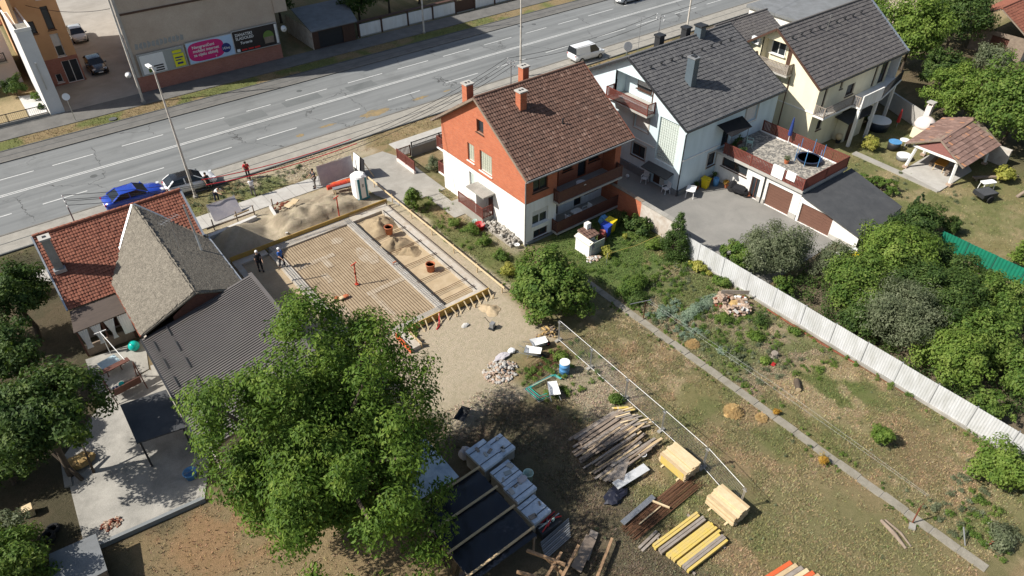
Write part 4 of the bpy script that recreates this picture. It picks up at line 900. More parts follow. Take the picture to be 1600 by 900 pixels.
wallmb([(2.3, 0), (8.7, 0), (8.7, 4.0), (2.3, 2.65)], [], 'y', 27.8, .2).build('end_wall', 'old_plaster', H8); wallmb([(27.8, 0), (38.2, 0), (38.2, 4.0), (27.8, 4.0)], [], 'x', 8.7, -.2).build('site_wall', 'old_plaster', H8); wallmb([(2.3, 0), (8.7, 0), (8.7, 4.0), (2.3, 2.65)], [], 'y', 38.2, -.2).build('rear_wall', 'old_plaster', H8)
# curtained lean-to
L7 = thing('curtained_porch', 'brown lean-to porch with tied white curtains behind the red tiled roof', 'porch', (.4, 43, 0))
MB().slab([(-1.2, 42.0, 2.25), (2.0, 42.1, 2.25), (2.02, 43.65, 2.72), (-.9, 43.65, 2.72)], .07).build('roof', 'lean_roof', L7)
for x in (-1.05, .4, 1.85): MB().box(x - .05, x + .05, 42.2, 42.3, 0, 2.2).build('post', 'wood_brown', L7)
MB().box(-1.0, 1.8, 42.18, 42.3, .02, .85).build('counter', 'timber_old', L7)
def curtain(x0, x1, tie):
    n = 14; vs = []; fs = []
    for j in range(7):
        z = 2.15 - j * .24; t = j / 6; sq = 1 - tie * (1 - abs(t - .75) / .75) if t < .75 else 1 - tie * (1 - (t - .75) * 1.6)
        for i in range(n):
            s_ = (i / (n - 1) - .5) * (x1 - x0) * sq; vs.append(((x0 + x1) / 2 + s_, 42.12 + .035 * math.sin(i * 2.2) - .12 * t, z))
    for j in range(6):
        for i in range(n - 1): fs.append((j * n + i, j * n + i + 1, (j + 1) * n + i + 1, (j + 1) * n + i))
    MB().add(vs, fs).build('curtain', 'fabric_white', L7, smooth=True)
curtain(-1.0, -.45, .5); curtain(-.3, .3, .75); curtain(.5, 1.1, .75); curtain(1.3, 1.95, .1)

# ---- across the road: apartment block with stair tower
A = thing('apartment_block', 'orange apartment block with tall pale stair tower across the road', 'building', (7, 90, 0))
hs = [(7.05, 7.65, .35, 1.3), (8.06, 9.65, .06, 2.5), (8.03, 8.8, 3.0, 5.4), (8.1, 8.8, 5.8, 8.2), (8.1, 8.8, 8.9, 11.2), (6.4, 7.1, 5.7, 7.0)]
wallmb([(5.5, 0), (9.8, 0), (9.8, 2.92), (5.5, 2.92)], hs[:2], 'y', 88.8, .25).build('lower_wall', 'brick_dull', A); wallmb([(5.5, 2.92), (9.8, 2.92), (9.8, 13), (5.5, 13)], hs[2:], 'y', 88.8, .25).build('upper_wall', 'orange_wall', A)
window(A, 'y', 88.8, hs[0], .25); window(A, 'y', 88.8, hs[1], .25, mull=2, name='shop_window', sill=False); window(A, 'y', 88.8, hs[2], .25, shutter=.55); window(A, 'y', 88.8, hs[3], .25, shutter=.0, frame='brown_frame'); window(A, 'y', 88.8, hs[4], .25); window(A, 'y', 88.8, hs[5], .25, frame='brown_frame')
wallmb([(88.8, 0), (104, 0), (104, 13), (88.8, 13)], [(91, 92.2, 3.8, 5.2), (95, 96.2, 3.8, 5.2), (91, 92.2, 7, 8.4)], 'x', 9.8, -.25).build('court_wall', 'orange_wall', A)
for h in [(91, 92.2, 3.8, 5.2), (95, 96.2, 3.8, 5.2), (91, 92.2, 7, 8.4)]: window(A, 'x', 9.8, h, -.25)
MB().box(5.2, 5.499, 84.3, 104, 0, 13).build('left_wall', 'orange_wall', A); MB().box(5.2, 9.9, 88.7, 104.1, 13.002, 13.3).build('roof', 'concrete', A)
tw_ = MB().box(4.75, 6.06, 81.55, 88.79, 0, 8.3).build('stair_tower', 'tower_wall', A)
q = MB(); q.box(4.7, 6.1, 81.5, 81.62, 8.302, 8.6).box(4.7, 4.84, 81.622, 88.7, 8.302, 8.6).box(5.96, 6.1, 81.622, 88.7, 8.302, 8.6); q.build('parapet', 'white_wall', tw_); MB().box(4.85, 5.95, 81.63, 84.0, 8.302, 8.36).build('gravel', 'gravel_terrace', tw_)
MB().cyl((5.3, 81.45, 2.6), (5.3, 81.45, 5.3), .05, n=6).build('banner_pole', 'galv', tw_); MB().ball((5.3, 81.42, 5.35), .1, 8, 6).build('pole_cap', 'plastic_white', tw_)
Pk = thing('pink_house', 'pale pink house with red tiled roof at the top left edge', 'house', (0, 95, 0))
wallmb([(-8, 0), (4.2, 0), (4.2, 6.2), (-8, 6.2)], [(1.4, 2.6, 3.2, 4.6)], 'y', 92.5, .25).build('road_wall', 'pink_wall', Pk); window(Pk, 'y', 92.5, (1.4, 2.6, 3.2, 4.6), .25, frame='brown_frame')
wallmb([(92.5, 0), (102, 0), (102, 6.2), (92.5, 6.2)], [], 'x', 4.2, -.25).build('end_wall', 'pink_wall', Pk); bl = MB().box(-2, 3.6, 91.3, 92.48, 2.7, 2.85).build('balcony', 'concrete', Pk); railing(bl, [(-1.9, 91.36), (3.5, 91.36)], 2.85, .95, 'dark_metal', gap=.13, sw=.03)
gable_roof(Pk, -8.4, 4.6, 92.0, 97.2, 102.4, 6.3, 9.2, 'tile_red', seed=61)
# commercial building with billboards
K = thing('commercial_building', 'large beige building with red brick base and billboards across the road', 'building', (21, 84, 0))
wallmb([(13.6, 0), (29.6, 0), (29.6, 1.66), (13.6, 1.66)], [], 'y', 81.42, .3).build('brick_base', 'brick_dull', K); wallmb([(13.6, 1.66), (29.6, 1.66), (29.6, 22), (13.6, 22)], [], 'y', 81.45, .3).build('street_wall', 'beige_wall', K)
MB().poly([(13.6, 81.45, 0), (20.2, 110, 0), (20.2, 110, 22), (13.6, 81.45, 22)]).build('court_wall', 'beige_wall', K); wallmb([(81.45, 0), (110, 0), (110, 22), (81.45, 22)], [], 'x', 29.6, -.3).build('side_wall', 'beige_wall', K)
MB().box(29.61, 31.1, 81.3, 100, 5.2, 22).build('overhang', 'beige_wall', K); MB().prism([(13.4, 81.2), (31.3, 81.2), (31.3, 110.2), (20.0, 110.2)], 22.002, 22.3).build('roof', 'felt', K); MB().box(13.6, 29.6, 81.36, 81.448, 8.02, 8.2).build('string_course', 'brown_frame', K)
MB().box(13.62, 13.9, 81.35, 81.447, 1.7, 22).build('corner_strip', 'concrete_light', K)
# flat-roofed shed and panel wall
S5 = thing('flat_shed', 'dark shed with grey flat roof beside the white panel wall', 'shed', (37, 84, 0))
wallmb([(33.6, 0), (39.2, 0), (39.2, 2.3), (33.6, 2.3)], [(34.4, 37.6, .05, 2.0)], 'y', 81.5, .2).build('street_wall', 'brown_frame', S5); MB().box(34.4, 37.6, 81.62, 81.68, .05, 2.0).build('gate', 'dark_metal', S5)
wallmb([(81.5, 0), (89, 0), (89, 2.3), (81.5, 2.3)], [], 'x', 33.6, .2).build('side_wall', 'old_plaster', S5); MB().slab([(33.3, 80.9, 2.42), (39.4, 80.9, 2.42), (42.0, 89.2, 2.7), (34.6, 89.2, 2.7)], .12).build('roof', 'felt_pale', S5)

# ------------------------------------------------------------------ vegetation
def leaves(cl, cr, n, L, W, seed, droop=.3, up=.6, quad=True, out_c=None):
    """n leaf faces spread over clumps cl (K,3) of radius cr (K,): small folded blades, outer shell denser"""
    r = np.random.default_rng(seed); K = len(cl)
    p = cr ** 2; k = r.choice(K, n, p=p / p.sum())
    d = r.normal(size=(n, 3)); d /= np.linalg.norm(d, axis=1)[:, None]
    rad = r.random(n) ** .45
    c = cl[k] + d * (cr[k] * rad)[:, None] * np.array([1, 1, .8])
    nrm = d * .7 + np.array([0, 0, up]) + r.normal(0, .45, (n, 3))
    if out_c is not None:
        q = c - out_c; q /= np.linalg.norm(q, axis=1)[:, None] + 1e-6; nrm += q * .5
    nrm /= np.linalg.norm(nrm, axis=1)[:, None]
    a = r.normal(size=(n, 3)); a[:, 2] -= droop * 2; a -= nrm * (a * nrm).sum(1)[:, None]; a /= np.linalg.norm(a, axis=1)[:, None] + 1e-6
    b = np.cross(nrm, a); s = r.uniform(.6, 1.25, n)[:, None]
    a, b = a * L * s, b * W * s
    v = np.stack([c - a * .5, c + b * .5 - a * .05, c + a * .55 - nrm * L * .12, c - b * .5 - a * .05], 1).reshape(-1, 3)
    return v
def plant(name, label, cat, x, y, z0, h, rx, ry, n, L, m, seed, W=None, clumps=40, cz=.55, rz=None, trunk=.12, cfac=.3, lean=(0, 0), limbs=10, group=None, flat=0, shell=.55, droop=.3, up=.6, barkm='bark', conical=False, rag=.12, extra=()):
    """tree or shrub: tapered trunk and limbs reaching into a crown of leaf clumps"""
    r = np.random.default_rng(seed)
    t = thing(name, label, cat, (x, y, z0), group=group)
    rz = rz or h * (1 - cz) * 1.0
    cc = np.array([x + lean[0], y + lean[1], z0 + h * cz])
    cl = []; cr = []
    ph = r.uniform(0, 6.3, 6)
    while len(cl) < clumps:
        d = r.normal(size=3); d /= np.linalg.norm(d)
        if d[2] < -.75: continue
        az = math.atan2(d[1], d[0]); lob = r.uniform(1 - rag, 1 + rag * .6) + .14 * math.sin(3 * az + ph[0]) + .1 * math.sin(5 * az + ph[1]) + .12 * math.sin(4 * d[2] + 2 * az + ph[2])
        rad = (shell + (1 - shell) * r.random()) if r.random() < .75 else r.random() * shell
        rad *= lob * r.uniform(.85, 1.05)
        if conical:
            zz = r.random() ** 1.3; rr = (1 - zz) ** .85 * (.55 + .45 * r.random()) + .03
            q = cc * 1.0; q[0] = x + math.cos(az) * rx * rr; q[1] = y + math.sin(az) * ry * rr; q[2] = z0 + h * (.08 + .9 * zz)
            cl.append(q); cr.append(cfac * max(rx, ry) * (.45 + .75 * (1 - zz))); continue
        q = cc + d * np.array([rx, ry, rz]) * rad * (1 - cfac * .6)
        if q[2] < z0 + .12: q[2] = z0 + .12 + .2 * r.random()
        cl.append(q); cr.append(cfac * min(rx, ry, rz * 1.4) * r.uniform(.65, 1.25))
    for e in extra: cl.append(np.array(e[:3])); cr.append(e[3])
    cl = np.array(cl); cr = np.array(cr)
    v = leaves(cl, cr, n, L, W or L * .5, seed + 1, droop, up, out_c=cc)
    v[:, 2] = np.maximum(v[:, 2], z0 + .02)
    np_mesh('crown', v, np.arange(len(v)).reshape(-1, 4), m, t)
    if trunk:
        b = MB(); top = cc.copy(); base = np.array([x, y, z0 - .05]); fork = base + (cc - base) * .55
        mid = (base + fork) / 2 + r.normal(0, trunk * .5, 3) * [1, 1, 0]
        b.tube([base, base + (mid - base) * .15, mid, fork, cc], [trunk * 1.5, trunk * 1.05, trunk * .9, trunk * .75, trunk * .25], 8)
        for k in np.argsort(-cr)[:limbs]:
            e = cl[k]; s = fork + (cc - fork) * r.random() * .7; mm = (s + e) / 2 + np.array([0, 0, .1 * h * r.random()])
            b.tube([s, mm, e], [trunk * .5, trunk * .32, trunk * .1], 5)
        b.build('trunk', barkm, t, smooth=True)
    return t
plant('walnut_tree', 'large walnut tree in the foreground left of the timber stacks', 'tree', 6.1, 20.8, 0, 12.6, 5.6, 6.1, 125000, .21, 'leaf_walnut', 101, W=.095, clumps=340, cz=.5, rz=6.3, trunk=.38, cfac=.165, limbs=70, shell=.6, droop=.9, lean=(0.1, .5), rag=.32, extra=[(7.2, 23.6, 12.5, .8), (7.6, 24.4, 11.9, .9), (6.6, 23.6, 11.6, .9), (8.3, 24.2, 11.2, .9), (7.4, 25.3, 11.2, .9), (6.4, 24.4, 10.8, 1.0), (8.8, 25.0, 10.2, .9), (7.2, 25.6, 10.0, 1.0), (8.2, 23.2, 10.6, 1.0), (5.2, 15.6, 3.2, .75), (6.0, 15.2, 2.6, .7), (6.9, 15.0, 2.6, .7), (4.2, 16.4, 3.2, .7), (7.8, 15.4, 3.4, .8), (8.6, 16.0, 4.0, .8), (3.6, 17.2, 2.6, .6), (6.4, 14.6, 1.9, .6), (5.6, 14.7, 1.8, .5), (3.2, 18.0, 3.0, .7), (9.5, 17.2, 4.5, .8), (7.3, 14.9, 2.0, .5)])
plant('yard_tree', 'leafy tree shading the left concrete yard', 'tree', -4.1, 33.1, 0, 7.2, 3.6, 3.3, 21000, .22, 'leaf_dark', 111, W=.11, clumps=130, cz=.72, rz=2.0, lean=(.3, -.2), trunk=.17, cfac=.24, limbs=24, shell=.7)
plant('shade_tree', 'dark tree at the left edge beside the red tiled roof', 'tree', -3.2, 45.8, 0, 7, 2.3, 2.7, 9000, .22, 'leaf_dark', 113, W=.12, clumps=60, cz=.58, rz=2.8, trunk=.18, cfac=.26)
plant('shade_tree', 'dark tree at the far left below the shaded one beside the roof', 'tree', -4.6, 40.8, 0, 6, 2.2, 2.2, 7000, .22, 'leaf_dark', 114, W=.12, clumps=50, cz=.58, rz=2.4, trunk=.16, cfac=.27)
plant('corner_bush', 'bushy tree in the bottom left corner', 'bush', -7.0, 27.4, 0, 4.4, 1.9, 2.1, 9000, .2, 'leaf_mid', 115, W=.1, clumps=60, cz=.5, rz=2.1, trunk=.1, cfac=.26)
plant('grey_bush', 'grey green shrub at the bottom left edge above the corner bush', 'bush', -7.2, 29.8, 0, 3.4, 1.4, 1.5, 5000, .18, 'leaf_olive', 116, W=.07, clumps=40, cz=.5, rz=1.6, trunk=.08, cfac=.28)
for i, (x, y, h, rr, lab) in enumerate([(-10.0, 35.5, 5.5, 2.4, 'tall dark tree at the left edge beside the concrete yard'), (-9.6, 29.5, 4.6, 2.0, 'tall dark tree at the left edge near the bottom corner'), (-8.6, 40.5, 6.5, 2.6, 'tall dark tree at the left edge below the red roof'), (-6.6, 37.6, 5, 2.0, 'dark tree between the yard tree and the left edge'), (-7.0, 46.6, 7, 2.4, 'tall dark tree at the left edge level with the chimney')]):
    plant('edge_tree', lab, 'tree', x, y, 0, h, rr, rr, 9000, .24, 'leaf_dark', 300 + i, W=.14, clumps=70, cz=.58, rz=h * .42, trunk=.18, cfac=.25, group='dark trees along the left edge')
plant('dark_thicket', 'dark shrub left of the concrete yard', 'bush', -6.6, 34.4, 0, 4.2, 1.8, 2.2, 6000, .2, 'leaf_dark', 117, W=.1, clumps=45, cz=.5, rz=2, trunk=.1, cfac=.28)
plant('fig_tree', 'round leafy tree at the corner of the foundation', 'tree', 25.0, 27.9, 0, 4.5, 3.1, 3.1, 22000, .22, 'leaf_mid', 121, W=.14, clumps=150, cz=.45, rz=2.3, trunk=.15, cfac=.2, limbs=16, shell=.75)
plant('conifer', 'dark conical conifer in front of the white fence', 'tree', 36.35, 26.7, 0, 3.9, 1.15, 1.15, 11000, .13, 'conifer_green' if 'conifer_green' in MATS else leafmat('conifer_green', [(.025, .05, .012), (.045, .08, .018), (.075, .12, .028)], .12), 123, W=.06, clumps=130, trunk=.08, cfac=.32, conical=True)
plant('sapling', 'young leafy tree beside the foundation and driveway', 'tree', 24.2, 44.0, 0, 2.6, .8, .85, 3600, .16, 'leaf_mid', 125, W=.09, clumps=40, cz=.5, rz=1.25, trunk=.05, cfac=.33)
for i, (x, y, h, rr, lab) in enumerate([(25.5, 40.2, .9, .75, 'low green shrub in the strip beside the foundation, nearest the sapling'), (26.0, 38.4, 1.1, .8, 'low green shrub in the strip beside the foundation, level with the porch'), (25.9, 36.6, 1.0, .7, 'low green shrub in the strip beside the foundation, level with the stones'), (25.7, 34.3, .8, .65, 'low shrub in the strip beside the foundation, near its lower corner')]):
    plant('shrub', lab, 'shrub', x, y, 0, h, rr, rr, 1800, .13, 'leaf_mid', 130 + i, clumps=22, cz=.45, rz=h * .5, trunk=.03, cfac=.38, group='shrubs beside the foundation')
plant('shrub', 'yellow green shrub at the foundation corner beside the round tree', 'shrub', 25.0, 32.4, 0, 1.2, .8, .8, 2200, .13, 'leaf_gold', 136, clumps=22, cz=.45, rz=.6, trunk=.03, cfac=.38)
plant('shrub', 'grey green round shrub at the brick house gate', 'shrub', 29.2, 48.6, 0, 1.5, 1.05, 1.0, 3600, .12, 'leaf_olive', 137, clumps=36, cz=.45, rz=.75, trunk=.04, cfac=.3)
plant('shrub', 'light green leafy shrub next to the barbecue hut', 'shrub', 32.2, 29.7, 0, .9, .55, .55, 900, .15, 'leaf_gold', 138, W=.12, clumps=18, cz=.45, rz=.5, trunk=.03, cfac=.4)
plant('shrub', 'small round yellow green shrub on the lawn by the bins', 'shrub', 34.8, 30.5, 0, .7, .3, .3, 350, .12, 'leaf_gold', 139, clumps=8, cz=.55, rz=.3, trunk=.02, cfac=.5)
plant('climber', 'green leafy climber on the lawn by the brick garden wall', 'shrub', 36.4, 30.9, 0, 1.6, 1.1, 1.9, 4200, .16, 'leaf_dark', 140, W=.12, clumps=40, cz=.4, rz=.8, trunk=.03, cfac=.3)
plant('shrub', 'bright green shrub below the brick garden wall', 'shrub', 35.6, 28.3, 0, 1.0, .9, .7, 1800, .14, 'leaf_lime', 141, clumps=24, cz=.4, rz=.5, trunk=.03, cfac=.36)
plant('vine', 'yellow green vine at the foot of the white fence beside the conifer', 'shrub', 36.3, 24.3, 0, .8, .5, 1.5, 1700, .16, 'leaf_gold', 142, W=.13, clumps=26, cz=.4, rz=.4, trunk=.03, cfac=.5)
plant('vine', 'green vine at the foot of the white fence above the brick ruin', 'shrub', 36.2, 22.2, 0, .9, .6, 1.0, 1400, .15, 'leaf_mid', 143, W=.12, clumps=22, cz=.4, rz=.45, trunk=.03, cfac=.5)
# garden rows
for i, (x, y, rx, ry, h, mm, nn, lab) in enumerate([(31.0, 25.7, 2.6, .75, .95, 'leaf_mid', 6500, 'long row of tall green bean plants behind the round tree'), (30.2, 24.6, 1.6, .6, .7, 'leaf_dark', 3000, 'dark low row of plants next to the bean row'), (32.5, 21.4, 1.7, .42, .5, 'leaf_blue', 2600, 'blue green row of cabbages in the vegetable garden'), (30.6, 22.5, .9, .5, .45, 'leaf_blue', 1200, 'short row of leeks next to the garden path'), (33.4, 19.6, .9, .8, .5, 'leaf_mid', 1500, 'patch of pepper plants below the brick ruin'), (33.6, 17.3, .9, 1.0, .5, 'leaf_lime', 1500, 'yellowing patch of plants in the vegetable garden'), (35.1, 18.0, .7, .7, .7, 'leaf_dark', 1300, 'dark green bush beside the brick ruin and white fence'), (31.0, 16.8, .8, 1.3, .35, 'leaf_olive', 1300, 'faded grey green vegetable patch along the garden path'), (32.2, 15.5, .45, .45, .45, 'leaf_lime', 600, 'small bright green plant near the red cloth'), (36.0, 16.0, .5, .8, .5, 'leaf_mid', 800, 'weeds at the foot of the white fence'), (22.6, 18.9, .5, .7, .6, 'leaf_mid', 1100, 'green weeds at the mesh fence beside the timber'), (22.4, 23.6, .6, .5, .6, 'leaf_lime', 900, 'bright weeds at the upper end of the mesh fence')]):
    plant('plant_row', lab, 'plants', x, y, 0, h, rx, ry, nn, .13, mm, 160 + i, clumps=34, cz=.45, rz=h * .55, trunk=0, cfac=.6 if ry > .6 else .8)
plant('shrub', 'small round green shrub on the dry lawn', 'shrub', 31.95, 7.6, 0, 1.45, .68, .68, 3000, .13, 'leaf_lime', 180, clumps=34, cz=.55, rz=.62, trunk=.04, cfac=.34)
plant('shrub', 'small rust yellow shrub beside the garden path', 'shrub', 28.35, 8.8, 0, .6, .42, .42, 900, .09, 'leaf_rust', 181, clumps=18, cz=.5, rz=.3, trunk=.02, cfac=.4)
plant('shrub', 'orange flowering clump along the upper garden path', 'shrub', 29.25, 12.5, 0, .5, .28, .28, 400, .09, 'leaf_rust', 182, clumps=10, cz=.5, rz=.25, trunk=.02, cfac=.45)
plant('bush', 'bright green bush at the lower end of the white fence', 'bush', 34.2, 2.6, 0, 3.0, 1.5, 1.6, 8000, .17, 'leaf_lime', 183, W=.1, clumps=60, cz=.5, rz=1.5, trunk=.08, cfac=.28)
plant('bush', 'dark bush at the right edge below the white fence', 'bush', 36.0, 1.0, 0, 2.6, 1.3, 1.5, 4500, .17, 'leaf_mid', 184, W=.1, clumps=40, cz=.5, rz=1.2, trunk=.08, cfac=.3)
plant('weeds', 'straggly yellowing weeds in the bottom right corner', 'plants', 31.0, .8, 0, .9, 1.3, 1.0, 2200, .14, 'leaf_olive', 185, clumps=30, cz=.4, rz=.5, trunk=0, cfac=.45)
# thicket behind the white fence
for i, (x, y, h, rx, ry, n, L, mm, lab) in enumerate([
    (40.4, 21.2, 4.0, 2.7, 2.2, 14000, .17, 'leaf_olive', 'big grey green willow behind the upper white fence'), (38.5, 22.8, 2.6, 1.2, 1.1, 4500, .17, 'leaf_mid', 'green bush between the conifer and the grey willow'),
    (38.4, 18.9, 1.8, .7, .7, 1600, .15, 'leaf_mid', 'small bush close behind the white fence below the grey willow'),
    (46.4, 15.4, 4.4, 2.7, 2.5, 14000, .2, 'leaf_lime', 'bright lime green tree in front of the felt roofed garage'), (41.6, 15.4, 4.0, 2.3, 2.2, 10000, .18, 'leaf_mid', 'dark green bush between willow and lime green tree'),
    (40.4, 11.6, 4.5, 2.4, 2.5, 14000, .17, 'leaf_olive', 'grey green bush in the middle of the fence thicket'), (44.3, 10.9, 4.4, 2.0, 2.2, 9000, .18, 'leaf_dark', 'tall green bush at the back of the fence thicket'),
    (39.8, 8.0, 3.6, 1.9, 2.0, 9000, .18, 'leaf_lime', 'yellow green bush at the lower end of the fence thicket'), (43.0, 7.6, 3.8, 1.9, 2.0, 7000, .19, 'leaf_mid', 'green bush at the right of the fence thicket'),
    (52.2, 16.6, 3.2, 2.2, 1.6, 7500, .18, 'leaf_dark', 'dark bush beside the felt garage roof'), (49.6, 17.2, 2.4, 1.4, 1.2, 4000, .18, 'leaf_dark', 'dark bush hugging the lower edge of the felt roof'), (55.6, 18.4, 2.2, .55, .55, 2200, .12, 'needle', 'slim dark cypress on the neighbour lawn'),
    (55.2, 15.6, 1.6, .9, .9, 2000, .17, 'leaf_dark', 'dark bush at the end of the green sheet fence'), (57.2, 22.2, 1.3, .7, 2.0, 2800, .15, 'leaf_mid', 'low hedge along the far edge of the felt roof'),
    (55.6, 9.6, 2.4, 1.4, 1.6, 4200, .18, 'leaf_lime', 'yellow green bush behind the green sheet fence'), (48.8, 11.6, 3.0, 1.6, 1.6, 4200, .18, 'leaf_dark', 'shaded bush below the green sheet fence'), (46.0, 4.5, 2.6, 1.5, 1.6, 3500, .18, 'leaf_mid', 'bush at the right edge near the orange bucket'),
    (43.6, 18.2, 2.6, 1.7, 1.4, 5000, .17, 'leaf_olive', 'low grey green bush between the willow and the felt garage'), (44.2, 13.3, 3.6, 1.9, 1.9, 7000, .18, 'leaf_dark', 'dark bush filling the middle of the fence thicket'), (39.2, 13.4, 2.8, 1.3, 1.5, 4500, .17, 'leaf_dark', 'dark bush right behind the white fence in its middle'), (47.2, 8.8, 3.6, 1.9, 2.0, 6500, .18, 'leaf_mid', 'yellow green bush at the far right of the fence thicket'), (50.2, 14.0, 2.2, 1.4, 1.3, 4000, .18, 'leaf_dark', 'dark bush between the lime tree and the green sheet fence'), (42.0, 4.6, 3.0, 1.6, 1.6, 4500, .19, 'leaf_mid', 'bush at the lower right end of the fence thicket'), (38.6, 5.0, 1.8, .9, 1.0, 2200, .17, 'leaf_mid', 'small bush close behind the lower white fence'), (50.6, 10.2, 1.5, 1.0, 1.2, 2500, .17, 'leaf_mid', 'green bush in front of the green sheet fence')]):
    plant('bush', lab, 'bush', x, y, 0, h * 1.05, rx * 1.22, ry * 1.22, int(n * 1.35), L, mm, 200 + i, W=L * (.4 if mm == 'leaf_olive' else .55), clumps=int(40 + n / 130), cz=.5, rz=h * .48, trunk=.09, cfac=.24, limbs=8, shell=.7, conical=(mm == 'needle'), group='thicket behind the fence', up=.4 if mm == 'leaf_olive' else .6)
r = np.random.default_rng(9); nU = 420; cu_ = np.stack([r.uniform(37.5, 51, nU), r.uniform(3.5, 19.5, nU), r.uniform(.2, .9, nU)], -1); v = leaves(cu_, r.uniform(.3, .6, nU), 30000, .16, .075, 77)
v[:, 2] = np.maximum(v[:, 2], .02); o_ = stuff(np_mesh('undergrowth', v, np.arange(len(v)).reshape(-1, 4), 'leaf_dark')); o_['label'] = 'tangled undergrowth between the bushes behind the white fence'; o_['category'] = 'undergrowth'
# trees at the right and top
for i, (x, y, h, rx, ry, n, L, mm, lab) in enumerate([
    (73.4, 19.6, 8.0, 4.9, 4.4, 24000, .3, 'leaf_mid', 'big dark green tree right behind the gazebo'), (74.0, 25.4, 6.0, 3.3, 3.0, 13000, .26, 'leaf_lime', 'yellow green tree between gazebo and outdoor oven'), (76.0, 14.8, 6.5, 3.4, 3.4, 10000, .3, 'leaf_mid', 'tree at the right edge below the big gazebo tree'),
    (68.6, 13.2, 2.0, 1.4, 1.3, 3000, .2, 'leaf_mid', 'green bush at the right edge below the yellow shrub'),
    (83.0, 34.8, 9.0, 4.2, 4.2, 16000, .3, 'leaf_lime', 'yellow green tree behind the cream house gable'), (86.0, 41.5, 7.0, 3.2, 3.0, 7000, .3, 'leaf_mid', 'tree at the top edge beyond the cream house'), (93.5, 35.0, 8.0, 4.6, 4.2, 14000, .3, 'leaf_dark', 'dark spreading tree left of the red shed'), (99.5, 39.0, 7.0, 4.0, 3.4, 7000, .3, 'leaf_mid', 'tree at the top edge above the red shed'),
    (80.0, 29.5, 5.0, 2.8, 2.4, 6000, .26, 'leaf_dark', 'shaded bush behind the cream house'), (88.5, 28.0, 4.0, 3.0, 2.4, 6000, .24, 'leaf_olive', 'pale shrub in the shade left of the red shed')]):
    plant('tree', lab, 'tree', x, y, 0, h, rx, ry, n, L, mm, 240 + i, W=L * .55, clumps=int(50 + n / 120), cz=.55, rz=h * .45, trunk=.16, cfac=.22, limbs=10, shell=.7)
plant('shrub', 'big leaved yellow green shrub below the gazebo', 'shrub', 66.8, 16.6, 0, 1.5, 1.1, 1.0, 1300, .26, 'leaf_gold', 260, W=.2, clumps=26, cz=.5, rz=.7, trunk=.04, cfac=.35)
plant('shrub', 'round leafy shrub beside the cream house porch', 'shrub', 62.9, 26.7, 0, 1.6, .9, .9, 2600, .15, 'leaf_gold', 261, clumps=30, cz=.5, rz=.75, trunk=.04, cfac=.32)
plant('shrub', 'low green shrub by the round pool', 'shrub', 67.6, 30.2, 0, 1.2, .9, .7, 1500, .16, 'leaf_dark', 262, clumps=22, cz=.5, rz=.55, trunk=.04, cfac=.35)
for i, (x, y, h, rx, n, lab) in enumerate([(42.5, 86.5, 6.5, 3.0, 7000, 'dark tree behind the white panel wall, next to the flat shed'), (47.5, 87.5, 7.0, 3.2, 7000, 'dark tree behind the middle of the white panel wall'), (52.8, 88.5, 5.5, 2.6, 5000, 'dark tree behind the right part of the white panel wall'), (34.5, 93, 7, 3, 5000, 'dark tree behind the flat grey shed')]):
    plant('street_tree', lab, 'tree', x, y, 0, h, rx, rx, n, .32, 'leaf_dark', 270 + i, W=.18, clumps=80, cz=.55, rz=h * .45, trunk=.16, cfac=.24, group='trees behind the panel wall')
plant('garden_bush', 'dark bush in front of the pink house', 'bush', 3.0, 88.8, 0, 2.6, 1.4, 1.3, 3200, .22, 'leaf_dark', 280, clumps=34, cz=.5, rz=1.2, trunk=.05, cfac=.32)
plant('garden_bush', 'small round green bush at the foot of the stair tower', 'bush', 4.3, 86.3, 0, 1.1, .55, .55, 1000, .14, 'leaf_mid', 281, clumps=16, cz=.5, rz=.5, trunk=.03, cfac=.4)
plant('garden_bush', 'second green bush right in front of the stair tower base', 'bush', 4.35, 83.6, 0, .9, .4, .5, 700, .14, 'leaf_dark', 282, clumps=14, cz=.5, rz=.45, trunk=.03, cfac=.4)
# shrubs left of the red roof along the road
for i, (x, y, h, rx, lab) in enumerate([(-2.3, 50.8, 1.3, .9, 'green bush at the left edge beside the chimney'), (-3.6, 53.8, .9, .8, 'low weeds at the left edge near the road')]):
    plant('bush', lab, 'bush', x, y, 0, h, rx, rx, 1800, .16, 'leaf_mid', 290 + i, clumps=22, cz=.5, rz=h * .5, trunk=.03, cfac=.36)

